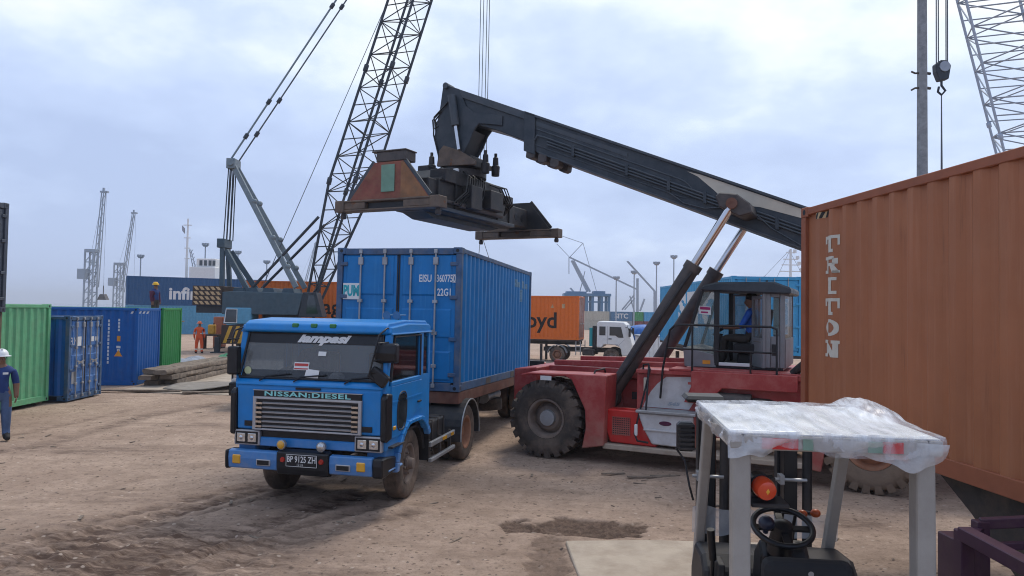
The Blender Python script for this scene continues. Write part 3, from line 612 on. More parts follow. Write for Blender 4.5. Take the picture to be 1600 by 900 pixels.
side_letters(nv, 6.06, 2.44, 1, '', 0.1, 'whitetxt', -3.03 + 0.60, 1.9, me=poly_mesh([rect(-0.035, 0.24 - i*0.11, 0.035, 0.32 - i*0.11) for i in range(4)] + [rect(-0.07, -0.66, 0.07, -0.58), rect(-0.05, -0.76, 0.05, -0.69)]))
side_letters(nv, 6.06, 2.44, 1, '', 0.1, 'orange_txt', -3.03 + 0.60, 1.56, me=poly_mesh([rect(-0.06, -0.09, 0.06, 0.09)]))
side_letters(nv, 6.06, 2.44, 1, '', 0.1, 'orange_txt', -3.03 + 0.60, 1.08, me=poly_mesh([[(-0.13, -0.11), (0.13, -0.11), (0, 0.12)]]))
side_letters(nv, 6.06, 2.44, 1, '', 0.1, 'whitetxt', -3.03 + 0.25, 2.40, me=poly_mesh([[(i*0.12, 0), (i*0.12 + 0.06, 0), (i*0.12 + 0.10, 0.08), (i*0.12 + 0.04, 0.08)] for i in range(5)]))
p2 = cx + nb*2.62 - ax*3.03 + nb*1.22 + ax*0.05
gd = container('shipping_container', 'bright green corrugated container behind the deep blue one', 6.06, 2.44, 2.59, 'green_dark', 'green_dark', p2, math.atan2(.17, .985) + math.pi, doors=False, roof='roofgrey')

# --- background containers (left)
ia = R(30); idv = Vector((math.cos(ia), math.sin(ia), 0)); inn = Vector((-math.sin(ia), math.cos(ia), 0)); ip = Vector((-34.1, 64.0, 0)) + idv*6.1 + inn*1.22
lowc = container('shipping_container', 'pale sky blue container under the dark blue one behind the crane', 12.19, 2.44, 2.59, 'sky_box', 'sky_box', ip, ia, detail=False)
inf = container('shipping_container', 'dark blue container with large white lettering stacked behind the crane', 12.19, 2.44, 2.59, 'infi', 'infi', ip + Vector((0, 0, 2.595)), ia, detail=False)
side_letters(inf, 12.19, 2.44, -1, 'infinity', 1.50, 'whitetxt', -2.72, 1.05, bold=0.05, align='LEFT')
rc = container('shipping_container', 'dark red container end showing left of the dark blue container', 12.19, 2.44, 2.59, 'dark_red', 'dark_red', (-37.6, 75.2, 2.595), R(-60), detail=False)
rcu = container('shipping_container', 'dark red container carrying the upper red one in the left background', 12.19, 2.44, 2.59, 'dark_red', 'dark_red', (-37.6, 75.2, 0), R(-60), detail=False)
for q in (rect(-0.6, 1.9, -0.3, 2.2), rect(-0.1, 1.9, 0.05, 2.2)): put('lettering', MB().add([(6.095 + 0.03, a_, b_) for a_, b_ in q], [(0,1,2,3)]).mesh('lettering'), 'whitetxt', rc)
hgl = container('shipping_container', 'orange container with black lettering on a trailer behind the lattice crane', 12.19, 2.44, 2.90, 'orange_box', 'orange_box', (-11.1, 47.3, 1.42), R(180), detail=False)
side_letters(hgl, 12.19, 2.44, 1, 'Hapag-Lloyd', 1.35, 'black_txt', -0.2, 1.25, bold=0.02, align='CENTER', xs=1.0)
# --- right: orange container on the white truck, blue container on a trailer behind the stacker
hgr = container('shipping_container', 'orange container with black lettering on the white truck trailer', 6.06, 2.44, 2.90, 'orange_box', 'orange_box', (1.77, 49.4, 0.78), R(-14), detail=False, door_mat='orange_end')
side_letters(hgr, 6.06, 2.44, -1, 'oyd', 1.45, 'black_txt', 0.52, 1.22, bold=0.03, align='CENTER')
side_letters(hgr, 6.06, 2.44, -1, '', .1, 'hazard_cream', 1.25, 2.2, me=poly_mesh([[(-0.12, -0.1), (0.12, -0.1), (0, 0.14)]]))
side_letters(hgr, 6.06, 2.44, -1, '', .1, 'hazard_cream', 2.0, 2.2, me=poly_mesh([rect(-0.1, -0.12, 0.1, 0.16)]))
sit = container('shipping_container', 'mid blue long container with white letters behind the reach stacker cab', 12.19, 2.44, 2.75, 'sitc', 'sitc', (8.86, 31.2, 1.28), R(-90), detail=False)
side_letters(sit, 12.19, 2.44, -1, 'SITC', 1.95, 'whitetxt', 1.1, 1.50, bold=0.09, align='CENTER', xs=1.5, spacing=1.05)
side_letters(sit, 12.19, 2.44, -1, '', 1.0, 'whitetxt', -2.0, 0.62, me=poly_mesh([rect(-0.55, -0.16, 0.55, 0.16)]))
text('SITU', 0.24, 'whitetxt', sit, (6.095 - 0.008, 0.62, 1.75), (0, 1, 0), (0, 0, 1), bold=0.004)
# ------------------------------------------------------------------ wheels
def tyre_mesh(rad, wid, rim_r, lugs=0, lug_d=0.03, n=40):
    h = wid/2; mb = MB(); sh = rad - (lug_d if lugs else 0)
    prof = [(rim_r, -h*0.62), (rim_r + 0.02, -h*0.86), (rim_r + (sh-rim_r)*0.45, -h), (sh - (sh-rim_r)*0.20, -h*0.97), (sh - 0.012, -h*0.82), (sh, -h*0.6), (sh, h*0.6), (sh - 0.012, h*0.82), (sh - (sh-rim_r)*0.20, h*0.97), (rim_r + (sh-rim_r)*0.45, h), (rim_r + 0.02, h*0.86), (rim_r, h*0.62)]
    mb.lathe(prof, n, 'y', closed=False)
    if lugs:
        for s in (-1, 1):
            for i in range(lugs):
                t = 2*math.pi*(i + (0.5 if s > 0 else 0))/lugs; dt = math.pi/lugs*0.62; sk = 0.10
                q = []
                for rr in (sh - 0.03, rad):
                    for (yy, tt) in ((0.02*s, t + sk - dt), (0.02*s, t + sk + dt), (s*h*0.93, t + dt), (s*h*0.93, t - dt)): q.append((rr*math.cos(tt), yy, rr*math.sin(tt)))
                # shoulder wrap
                for (tt) in (t - dt, t + dt): q.append(((sh - (sh-rim_r)*0.28)*math.cos(tt), s*h*1.02, (sh - (sh-rim_r)*0.28)*math.sin(tt)))
                mb.add(q, [(4,5,6,7),(0,1,5,4),(1,2,6,5),(3,0,4,7),(7,6,9,8),(2,9,6),(3,7,8)])
    else:
        for yy in (-0.45, -0.15, 0.15, 0.45):
            mb.lathe([(sh + 0.001, h*yy - wid*0.02), (sh + 0.009, h*yy - wid*0.055), (sh + 0.009, h*yy + wid*0.055), (sh + 0.001, h*yy + wid*0.02)], n, 'y', closed=False)
    me = mb.mesh('tyre')
    for p in me.polygons: p.use_smooth = True
    me.set_sharp_from_angle(angle=R(38)); return me
def rim_mesh(r, wid, dish=0.10, hub_r=0.12, holes=True):
    h = wid/2   # outer face at +y
    mb = MB().lathe([(r, -h*0.8), (r*0.97, h*0.80), (r*1.03, h*0.86), (r*1.03, h*0.92), (r*0.93, h*0.90), (r*0.88, h*0.80), (r*0.80, h*0.9 - dish), (r*0.55, h*0.9 - dish*0.55), (hub_r*1.3, h*0.9 - dish*0.6)], 36, 'y', closed=True)
    me = mb.mesh('rim')
    for p in me.polygons: p.use_smooth = True
    me.set_sharp_from_angle(angle=R(30)); return me
def hub_mesh(r, y0, y1, bolts=8, br=0.0):
    mb = MB().lathe([(r*1.25, y0), (r*1.2, y0 + (y1-y0)*0.3), (r, y0 + (y1-y0)*0.35), (r*0.9, y1*0.98), (r*0.55, y1)], 20, 'y')
    for i in range(bolts):
        t = 2*math.pi*i/bolts; x, z = br*math.cos(t), br*math.sin(t); mb.lathe([(0.018, y0 - 0.01), (0.018, y0 + 0.035)], 6, 'y', (x, 0, z))
    me = mb.mesh('hub')
    for p in me.polygons: p.use_smooth = True
    me.set_sharp_from_angle(angle=R(35)); return me
WH = {}
def wheel(parent, loc, kind, side, steer=0.0, dual=False):
    """side +1: outer face towards +y"""
    if kind not in WH:
        if kind == 'truck': WH[kind] = (tyre_mesh(0.51, 0.27, 0.29), rim_mesh(0.29, 0.25, 0.06, 0.13), hub_mesh(0.085, 0.085, 0.20, 8, 0.16))
        elif kind == 'truck_drive': WH[kind] = (tyre_mesh(0.51, 0.27, 0.30), rim_mesh(0.30, 0.25, 0.17, 0.13), hub_mesh(0.09, -0.06, 0.05, 8, 0.16))
        elif kind == 'stacker': WH[kind] = (tyre_mesh(0.725, 0.55, 0.36, 22, 0.045, 48), rim_mesh(0.36, 0.50, 0.20, 0.17), hub_mesh(0.16, 0.03, 0.17, 12, 0.235))
        elif kind == 'stacker_rear': WH[kind] = (tyre_mesh(0.725, 0.50, 0.36, 24, 0.045, 48), rim_mesh(0.36, 0.46, 0.10, 0.17), hub_mesh(0.18, 0.08, 0.24, 12, 0.25))
        elif kind == 'car': WH[kind] = (tyre_mesh(0.33, 0.2, 0.2), rim_mesh(0.2, 0.19, 0.04, 0.05), hub_mesh(0.05, 0.04, 0.08, 5, 0.08))
        elif kind == 'fork': WH[kind] = (tyre_mesh(0.30, 0.20, 0.16), rim_mesh(0.16, 0.19, 0.04, 0.05), hub_mesh(0.06, 0.04, 0.09, 6, 0.1))
        elif kind == 'crane': WH[kind] = (tyre_mesh(0.55, 0.32, 0.28), rim_mesh(0.28, 0.30, 0.08, 0.13), hub_mesh(0.1, 0.06, 0.16, 8, 0.18))
    ty, rm, hb = WH[kind]
    mats = {'truck': ('rubber_truck', 'rim_grey', 'rim_grey'), 'truck_drive': ('rubber_truck', 'rim_brown', 'rim_brown'), 'stacker': ('rubber', 'rim_grey', 'galv'), 'stacker_rear': ('rubber_dusty', 'rim_brown', 'rubber_dusty'),
            'car': ('rubber', 'silver', 'silver'), 'fork': ('rubber', 'rim_grey', 'rim_grey'), 'crane': ('rubber', 'rim_grey', 'rim_grey')}[kind]
    wo = put('wheel', ty, mats[0], parent, loc, (0, random.uniform(0, 3), (0 if side > 0 else math.pi) + steer))
    rim = put('rim', rm, mats[1], wo); hub = put('hub', hb, mats[2], wo); return wo

# ------------------------------------------------------------------ people
def figure(name, label, joints, bones, loc, rotz, mats, group=None, zones=None):
    """joints: name -> (x,y,z,r); bones: list of (a,b,material); one skinned mesh. x forward, y left"""
    names = list(joints); ix = {n_: i for i, n_ in enumerate(names)}
    me = bpy.data.meshes.new('person'); me.from_pydata([joints[n_][:3] for n_ in names], [(ix[a], ix[b]) for a, b, _ in bones], [])
    o = bpy.data.objects.new('person', me); C.objects.link(o)
    sk = o.modifiers.new('Skin', 'SKIN'); sk.use_smooth_shade = True; sk.branch_smoothing = 0.4
    sv = me.skin_vertices[0].data
    seen = set()
    adj = {}
    for a, b, _ in bones: adj.setdefault(a, []).append(b); adj.setdefault(b, []).append(a)
    for n_ in names:
        r = joints[n_][3]; sv[ix[n_]].radius = r if isinstance(r, tuple) else (r, r)
        if n_ not in seen:
            sv[ix[n_]].use_root = True; st = [n_]
            while st:
                q = st.pop()
                if q in seen: continue
                seen.add(q); st += adj.get(q, [])
        else: sv[ix[n_]].use_root = False
    sub = o.modifiers.new('Sub', 'SUBSURF'); sub.levels = 2; sub.render_levels = 2
    bpy.context.view_layer.update()
    me2 = bpy.data.meshes.new_from_object(o.evaluated_get(bpy.context.evaluated_depsgraph_get()))
    bpy.data.objects.remove(o); bpy.data.meshes.remove(me)
    me2.materials.clear(); ml = []
    for _, _, m in bones:
        if m not in ml: ml.append(m)
    for m in ml: me2.materials.append(M[m])
    segs = [(Vector(joints[a][:3]), Vector(joints[b][:3]), ml.index(m)) for a, b, m in bones]
    zl = []
    if zones:
        for z0, z1, m in zones:
            if m not in ml: ml.append(m); me2.materials.append(M[m])
            zl.append((z0, z1, ml.index(m)))
    for p in me2.polygons:
        c = Vector(p.center); best = 1e9
        for a, b, m in segs:
            t = max(0, min(1, (c-a).dot(b-a) / max(1e-9, (b-a).length_squared))); d = (c - a - (b-a)*t).length
            if d < best: best = d; p.material_index = m
        for z0, z1, m in zl:
            if z0 <= c.z <= z1: p.material_index = m
        p.use_smooth = True
    me2.name = 'person'; o = bpy.data.objects.new(name, me2); C.objects.link(o); o.location = loc; o.rotation_euler = (0, 0, rotz); return tag(o, label, 'person', group)
def hand(j, b, side, wrist, d, up, m='skin'):
    """five fingers from the wrist joint; d = direction of fingers, up = thumb side"""
    w_ = Vector(j[wrist][:3]); d = Vector(d).normalized(); u = Vector(up).normalized(); n_ = d.cross(u)
    palm = w_ + d*0.055; j[side+'palm'] = (*palm, (0.022, 0.032)); b.append((wrist, side+'palm', m))
    for i, ln in enumerate((0.075, 0.085, 0.08, 0.06)):
        s0 = palm + u*(0.028 - i*0.019); a = s0 + d*ln*0.55 + n_*0.006; e_ = s0 + d*ln + n_*0.024
        k = f'{side}f{i}'; j[k+'a'] = (*s0, 0.010); j[k+'b'] = (*a, 0.0095); j[k+'c'] = (*e_, 0.008); b += [(k+'a', k+'b', m), (k+'b', k+'c', m)]
    k = side+'t'; s0 = w_ + d*0.03 + u*0.025; j[k+'a'] = (*s0, 0.012); j[k+'b'] = (*(s0 + u*0.025 + d*0.03), 0.011); j[k+'c'] = (*(s0 + u*0.03 + d*0.06), 0.009); b += [(k+'a', k+'b', m), (k+'b', k+'c', m)]
def standing(top, legs, shoes, sleeve, yaw_head=0.0, arm_bend=0.05, stance=0.11):
    j = {'pelvis': (0, 0, 0.95, (0.185, 0.155)), 'waist': (0.0, 0, 1.10, (0.185, 0.155)), 'chest': (0.0, 0, 1.30, (0.215, 0.165)), 'collar': (0.0, 0, 1.43, (0.15, 0.11)), 'neck': (0.01, 0, 1.50, 0.066),
         'jaw': (0.03, 0, 1.555, (0.066, 0.075)), 'head': (0.02, 0, 1.64, (0.078, 0.095)), 'crown': (0.005, 0, 1.70, (0.062, 0.078)), 'nose': (0.115, 0, 1.605, 0.014)}
    b = [('pelvis', 'waist', top), ('waist', 'chest', top), ('chest', 'collar', top), ('collar', 'neck', 'skin'), ('neck', 'jaw', 'skin'), ('jaw', 'head', 'skin'), ('head', 'crown', 'hair'), ('jaw', 'nose', 'skin')]
    for s, n_ in ((1, 'l'), (-1, 'r')):
        j[n_+'sh'] = (0, s*0.205, 1.39, 0.085); j[n_+'el'] = (-0.01, s*0.262, 1.12, 0.064); j[n_+'wr'] = (arm_bend, s*0.262, 0.88, 0.044)
        b += [('collar', n_+'sh', top), (n_+'sh', n_+'el', sleeve[0]), (n_+'el', n_+'wr', sleeve[1])]
        hand(j, b, n_+'h', n_+'wr', (0.15, 0, -1), (1, 0, 0.1))
        j[n_+'hip'] = (0, s*0.10, 0.86, 0.125); j[n_+'kn'] = (0.02, s*stance, 0.50, 0.092); j[n_+'an'] = (-0.02, s*(stance+0.01), 0.11, 0.074); j[n_+'toe'] = (0.15, s*(stance+0.03), 0.05, 0.055); j[n_+'heel'] = (-0.065, s*(stance+0.01), 0.05, 0.055)
        b += [('pelvis', n_+'hip', legs), (n_+'hip', n_+'kn', legs), (n_+'kn', n_+'an', legs), (n_+'an', n_+'toe', shoes), (n_+'an', n_+'heel', shoes)]
    return j, b
def helmet(parent, m, c=(0.01, 0, 1.685), s=1.0):
    prof = []
    mb = MB().sphere(c, 0.135*s, 20, 12, (1.12, 0.92, 1.0), zmin=-0.05)
    mb.lathe([(0.126*s, -0.012), (0.165*s, -0.016), (0.165*s, -0.008), (0.128*s, 0.004)], 24, 'z', (c[0] + 0.015, c[1], c[2]), closed=False)
    mb.tube((c[0] - 0.10, c[1], c[2] + 0.115*s), (c[0] + 0.10, c[1], c[2] + 0.115*s), 0.018, 8)
    o = obj('helmet', mb, m, parent, smooth=40); return o
def seated(top, legs, shoes, hands_at):
    j = {'pelvis': (0, 0, 0.10, (0.16, 0.14)), 'waist': (-0.02, 0, 0.27, (0.14, 0.115)), 'chest': (-0.02, 0, 0.47, (0.175, 0.13)), 'collar': (-0.01, 0, 0.59, (0.13, 0.095)), 'neck': (0.0, 0, 0.66, 0.058),
         'jaw': (0.03, 0, 0.725, (0.066, 0.075)), 'head': (0.02, 0, 0.81, (0.080, 0.098)), 'crown': (0.0, 0, 0.875, (0.066, 0.082)), 'nose': (0.118, 0, 0.775, 0.014)}
    b = [('pelvis', 'waist', top), ('waist', 'chest', top), ('chest', 'collar', top), ('collar', 'neck', 'skin'), ('neck', 'jaw', 'skin'), ('jaw', 'head', 'skin'), ('head', 'crown', 'hair'), ('jaw', 'nose', 'skin')]
    for s, n_ in ((1, 'l'), (-1, 'r')):
        h = hands_at[0 if s > 0 else 1]
        j[n_+'sh'] = (0, s*0.195, 0.57, 0.066); j[n_+'el'] = (0.14, s*0.25, 0.31, 0.048); j[n_+'wr'] = (*h, 0.034)
        b += [('collar', n_+'sh', top), (n_+'sh', n_+'el', top), (n_+'el', n_+'wr', 'skin')]; hand(j, b, n_+'h', n_+'wr', (1, -s*0.3, 0.1), (0, -s, 0.3))
        j[n_+'hip'] = (0.05, s*0.10, 0.08, 0.10); j[n_+'kn'] = (0.46, s*0.15, 0.10, 0.072); j[n_+'an'] = (0.50, s*0.15, -0.33, 0.052); j[n_+'toe'] = (0.67, s*0.16, -0.39, 0.042)
        b += [('pelvis', n_+'hip', legs), (n_+'hip', n_+'kn', legs), (n_+'kn', n_+'an', legs), (n_+'an', n_+'toe', shoes)]
    return j, b

# ------------------------------------------------------------------ blue tractor unit
TX, TY, TA = -2.475, 10.78, R(-90 - 12.945)
tr = thing('truck', 'bright blue old flat nosed truck with number plate and lettered windscreen', 'truck', (TX, TY, 0), TA); tr.scale = (0.965, 0.965, 0.975)
FX, HWC, RX = 1.10, 1.15, -0.68
BT = 'blue_truck'
def xz(name, poly, y0, y1, m=BT, parent=tr, bevel=0.0): return obj(name, MB().prism(poly, 'y', y0, y1), m, parent, bevel)
arc = [(0.66*math.cos(t), 0.51 + 0.66*math.sin(t)) for t in np.linspace(R(42), R(138), 11)]
for s in (1, -1):
    ya, yb = s*(HWC - 0.05), s*HWC
    xz('cab_side', [(1.06, 0.88), (1.08, 1.74), (RX, 1.74), (RX, 0.95)] + [(x, z) for x, z in reversed(arc)] + [(0.55, 0.88)], ya, yb, bevel=0.004)
    dd = xz('door', [(0.90, 1.02), (0.92, 1.735), (-0.30, 1.735), (-0.30, 1.30), (0.10, 1.235), (0.42, 1.13), (0.56, 1.02)], s*HWC - s*0.002, s*(HWC + 0.012), bevel=0.006)
    xz('door_crease', [(0.91, 1.50), (0.91, 1.525), (-0.29, 1.525), (-0.29, 1.50)], s*(HWC + 0.012), s*(HWC + 0.018), parent=dd)
    ov = [(0.52 + 0.155*math.copysign(abs(math.cos(t))**0.7, math.cos(t)) - 0.05*math.sin(t)*0.4, 1.36 + 0.245*math.copysign(abs(math.sin(t))**0.75, math.sin(t))) for t in np.linspace(0, 2*math.pi, 25)[:-1]]
    xz('kick_window', ov, s*(HWC + 0.012), s*(HWC + 0.018), 'glass_solid', dd)
    ov2 = [(x_ + (x_ - 0.52)*0.12, z_ + (z_ - 1.36)*0.09) for x_, z_ in ov]; obj('window_seal', MB().path([(x_, s*(HWC + 0.014), z_) for x_, z_ in ov2 + ov2[:1]], 0.012, 6), 'black', dd)
    obj('handle', MB().bx(-0.24, -0.10, s*(HWC + 0.012), s*(HWC + 0.035), 1.40, 1.43), 'black', dd, 0.006)
    # upper side: pillars and header
    xz('front_pillar', [(1.08, 1.735), (1.00, 1.735), (0.86, 2.44), (0.94, 2.44)], ya, yb)
    xz('door_pillar', [(-0.22, 1.735), (-0.36, 1.735), (-0.36, 2.44), (-0.22, 2.44)], ya, yb + s*0.004)
    xz('rear_pillar', [(-0.60, 1.735), (RX, 1.735), (RX, 2.44), (-0.60, 2.44)], ya, yb)
    xz('window_sill', [(0.92, 1.735), (0.92, 1.80), (-0.23, 1.80), (-0.23, 1.735)], s*(HWC - 0.03), s*(HWC + 0.014), parent=dd, bevel=0.01)
    g = xz('side_window', [(1.0, 1.74), (0.875, 2.44), (-0.22, 2.44), (-0.22, 1.74)], s*(HWC - 0.032), s*(HWC - 0.028), 'glass_dark', dd)
    obj('window_seal', MB().path([(0.93, s*(HWC + 0.004), 1.80), (0.815, s*(HWC + 0.004), 2.41), (-0.23, s*(HWC + 0.004), 2.41), (-0.23, s*(HWC + 0.004), 1.80)], 0.016, 6), 'black', dd)
    xz('quarter_window', [(-0.36, 1.80), (-0.60, 1.80), (-0.60, 2.38), (-0.36, 2.38)], s*(HWC - 0.03), s*(HWC - 0.02), 'glass_dark')
    xz('quarter_lower', [(-0.36, 1.735), (-0.60, 1.735), (-0.60, 1.80), (-0.36, 1.80)], ya, yb)
    obj('drip_rail', MB().path([(0.94, s*(HWC + 0.01), 2.45), (RX, s*(HWC + 0.01), 2.45)], 0.014, 6), BT, tr)
    # wheel arch flare
    fl = MB()
    ro, ri = [(0.76*math.cos(t), 0.51 + 0.74*math.sin(t)) for t in np.linspace(R(2), R(150), 15)], [(0.665*math.cos(t), 0.51 + 0.665*math.sin(t)) for t in np.linspace(R(2), R(150), 15)]
    ro = [(x, min(z, 1.19)) for x, z in ro]; ri = [(x, min(z, 1.13)) for x, z in ri]
    for i in range(14):
        q = [ri[i], ro[i], ro[i+1], ri[i+1]]
        fl.add([(x, s*(HWC - 0.04), z) for x, z in q] + [(x, s*(HWC + 0.055), z) for x, z in q], [(0,3,2,1),(4,5,6,7),(0,1,5,4),(2,3,7,6),(1,2,6,5),(3,0,4,7)])
    obj('wheel_arch', fl, BT, tr, 0.012)
    obj('entry_step', MB().bx(0.48, 1.0, s*(HWC - 0.35), s*(HWC + 0.03), 0.58, 0.62).bx(0.50, 1.0, s*(HWC - 0.3), s*(HWC - 0.02), 0.62, 0.90), BT, tr, 0.015)
    obj('step_tread', MB().bx(0.50, 0.98, s*(HWC - 0.05), s*(HWC + 0.07), 0.905, 0.93), 'black', tr, 0.006)
    obj('corner_deflector', MB().prism([(1.085, 1.0), (1.145, 1.02), (1.15, 1.60), (1.09, 1.66), (0.93, 1.64), (0.93, 1.02)], 'y', s*(HWC - 0.055), s*(HWC + 0.04)), 'blackclean', tr, 0.02)
    box('side_marker', 'amber', tr, 0.76, 0.86, s*(HWC + 0.012), s*(HWC + 0.03), 1.13, 1.185, 0.008)
    obj('mud_flap', MB().bx(-0.70, -0.685, s*0.80, s*1.15, 0.42, 1.0), 'black', tr)
    obj('inner_arch', MB().prism([(0.70*math.cos(t), 0.51 + 0.64*math.sin(t)) for t in np.linspace(R(10), R(170), 9)] + [(0.60*math.cos(t), 0.51 + 0.60*math.sin(t)) for t in np.linspace(R(170), R(10), 9)], 'y', s*0.70, s*(HWC - 0.06)), 'black', tr)
# front panels
fp = obj('front_panel', MB().prism([(1.055, 1.085), (FX, 1.085), (1.115, 1.66), (1.10, 1.74), (1.075, 1.80), (1.03, 1.80)], 'y', -HWC + 0.05, HWC - 0.05), BT, tr, 0.018)
obj('cowl', MB().prism([(1.02, 1.745), (1.135, 1.70), (1.135, 1.735), (1.055, 1.815), (1.02, 1.815)], 'y', -HWC + 0.03, HWC - 0.03), BT, tr, 0.012)
obj('lower_panel', MB().prism([(1.04, 0.86), (FX + 0.005, 0.86), (FX, 0.985), (1.05, 0.985)], 'y', -HWC + 0.04, HWC - 0.04), BT, tr, 0.012)
box('grille_gap', 'blackclean', tr, 1.03, 1.075, -0.76, 0.76, 0.98, 1.09)
gr = obj('grille', MB().bx(FX + 0.012, FX + 0.022, -0.80, 0.80, 1.115, 1.515), 'blackclean', tr)
fr = MB()
for y in (-0.80, 0.80): fr.bx(FX + 0.012, FX + 0.055, y - 0.025, y + 0.025, 1.10, 1.53)
for z in (1.10, 1.53): fr.bx(FX + 0.012, FX + 0.055, -0.825, 0.825, z - 0.012, z + 0.012)
obj('grille_frame', fr, 'silver', gr, 0.006)
for i in range(6):
    z = 1.148 + i*0.064; obj('grille_slat', MB().prism([(FX + 0.020, z - 0.008), (FX + 0.048, z - 0.014), (FX + 0.050, z), (FX + 0.020, z + 0.012)], 'y', -0.68, 0.68), 'silver', gr)
    for s in (-1, 1): obj('grille_slat', MB().prism([(FX + 0.020, z - 0.018), (FX + 0.058, z - 0.022), (FX + 0.060, z + 0.006), (FX + 0.020, z + 0.020)], 'y', s*0.68, s*0.775), 'chrome', gr)
bd = obj('name_band', MB().bx(FX + 0.015, FX + 0.040, -0.82, 0.82, 1.548, 1.640), 'blackclean', tr, 0.004)
fr = MB()
for z in (1.548, 1.640): fr.bx(FX + 0.015, FX + 0.046, -0.83, 0.83, z - 0.005, z + 0.005)
obj('band_trim', fr, 'silver', bd)
text('NISSAN:DIESEL', 0.088, 'mint_txt', bd, (FX + 0.043, 0, 1.594), (0, 1, 0), (0, 0, 1), bold=0.0028, xs=2.05, spacing=1.12)
for s in (-1, 1):
    box('front_vent', 'blackclean', tr, FX + 0.006, FX + 0.022, s*0.89 - 0.08, s*0.89 + 0.08, 1.13, 1.205, 0.004)
    hb = obj('headlamp', MB().bx(1.05, FX + 0.030, s*0.92 - 0.20, s*0.92 + 0.20, 0.865, 1.075), 'silver', tr, 0.012)
    box('headlamp_recess', 'blackclean', hb, FX + 0.0305, FX + 0.033, s*0.92 - 0.175, s*0.92 + 0.175, 0.885, 1.055)
    for q in (-0.085, 0.085):
        ln = obj('lamp_lens', MB().bx(FX + 0.033, FX + 0.043, s*0.92 + q - 0.065, s*0.92 + q + 0.065, 0.91, 1.03), 'lamp_glass', hb, 0.008)
        obj('bulb', MB().sphere((FX + 0.043, s*0.92 + q, 0.97), 0.03, 10, 6, (0.4, 1, 1)), 'chrome', hb, smooth=60)
box('hood_handle', 'blackclean', tr, 1.118, 1.135, -0.18, 0.20, 1.665, 1.695, 0.004)
# bumper
for y0, y1 in ((-1.155, -0.39), (0.39, 1.02)):
    bp_ = obj('bumper', MB().prism([(1.12, 0.545), (1.20, 0.56), (1.215, 0.70), (1.205, 0.80), (1.12, 0.815)], 'y', y0, y1), BT, tr, 0.012)
obj('bumper_end', MB().prism([(1.12, 0.53), (1.205, 0.545), (1.215, 0.70), (1.205, 0.80), (1.02, 0.80), (0.72, 0.76), (0.72, 0.56)], 'y', 1.02, 1.17), 'blackclean', tr, 0.02)
obj('bumper_end', MB().prism([(1.12, 0.53), (1.205, 0.545), (1.215, 0.70), (1.205, 0.80), (1.02, 0.80), (0.82, 0.76), (0.82, 0.56)], 'y', -1.215, -1.157), 'blackclean', tr, 0.02)
obj('bumper_centre', MB().prism([(1.10, 0.50), (1.215, 0.52), (1.235, 0.60), (1.235, 0.82), (1.15, 0.85), (1.10, 0.85)], 'y', -0.388, 0.388), 'blackclean', tr, 0.015)
for y in (-1.02, 0.86): box('fog_lamp', 'amber', tr, 1.200, 1.226, y - 0.065, y + 0.065, 0.62, 0.745, 0.02)
for y in (-0.60, 0.60):
    ts = obj('tow_slot', MB().bx(1.205, 1.222, y - 0.11, y + 0.11, 0.61, 0.70), 'silver', tr, 0.02); obj('slot_hole', MB().bx(1.21, 1.226, y - 0.095, y + 0.095, 0.62, 0.69), 'blackclean', ts, 0.015)
pl = obj('number_plate', MB().bx(1.236, 1.248, -0.235, 0.235, 0.635, 0.805), 'blackclean', tr, 0.004)
fr = MB()
for z in (0.641, 0.799): fr.bx(1.248, 1.2495, -0.23, 0.23, z - 0.003, z + 0.003)
for y in (-0.229, 0.229): fr.bx(1.248, 1.2495, y - 0.003, y + 0.003, 0.641, 0.799)
obj('plate_border', fr, 'whitetxt', pl)
text('BP 9125 ZH', 0.118, 'whitetxt', pl, (1.251, 0, 0.735), (0, 1, 0), (0, 0, 1), xs=0.74, bold=0.002); text('12·26', 0.045, 'whitetxt', pl, (1.251, -0.02, 0.665), (0, 1, 0), (0, 0, 1))
for y in (-0.29, 0.29): obj('reflector', MB().lathe([(0.038, 0), (0.03, 0.02)], 14, 'x', (1.236, y, 0.72)), 'red_lens', tr, smooth=40)
for y, m in ((-0.33, 'amber'), (0.27, 'chrome')):
    sp = obj('spot_lamp', MB().lathe([(0.02, -0.07), (0.062, -0.05), (0.068, 0.0), (0.060, 0.008)], 18, 'x', (1.22, y, 0.915)).tube((1.17, y, 0.83), (1.17, y, 0.90), 0.012), 'galv', tr, smooth=40)
    obj('lamp_lens', MB().sphere((1.225, y, 0.915), 0.056, 14, 8, (0.35, 1, 1)), 'lamp_glass' if m == 'chrome' else 'amber', sp, smooth=60)
# windscreen, roof
def wpt(z, off=0.0): t = (z - 1.80)/(2.44 - 1.80); return 1.075 - 0.15*t + off
wsn = obj('windscreen', MB().add([(wpt(1.80), -1.07, 1.80), (wpt(1.80), 1.07, 1.80), (wpt(2.44), 1.02, 2.44), (wpt(2.44), -1.02, 2.44)], [(0,1,2,3)]), 'glass', tr)
obj('windscreen_seal', MB().path([(wpt(1.80, .008), -1.09, 1.81), (wpt(1.80, .008), 1.09, 1.81), (wpt(2.43, .008), 1.035, 2.43), (wpt(2.43, .008), -1.035, 2.43), (wpt(1.80, .008), -1.09, 1.81)], 0.020, 6), 'blackclean', tr)
for s in (-1, 1): obj('front_pillar', MB().prism([(1.03, 1.80), (1.085, 1.80), (0.945, 2.44), (0.88, 2.44)], 'y', s*1.060, s*(HWC - 0.002)), BT, tr, 0.01)
sv_ = obj('sun_strip', MB().add([(wpt(2.29, .004), -1.045, 2.29), (wpt(2.29, .004), 1.045, 2.29), (wpt(2.43, .004), 1.03, 2.43), (wpt(2.43, .004), -1.03, 2.43)], [(0,1,2,3)]), 'blackclean', wsn)
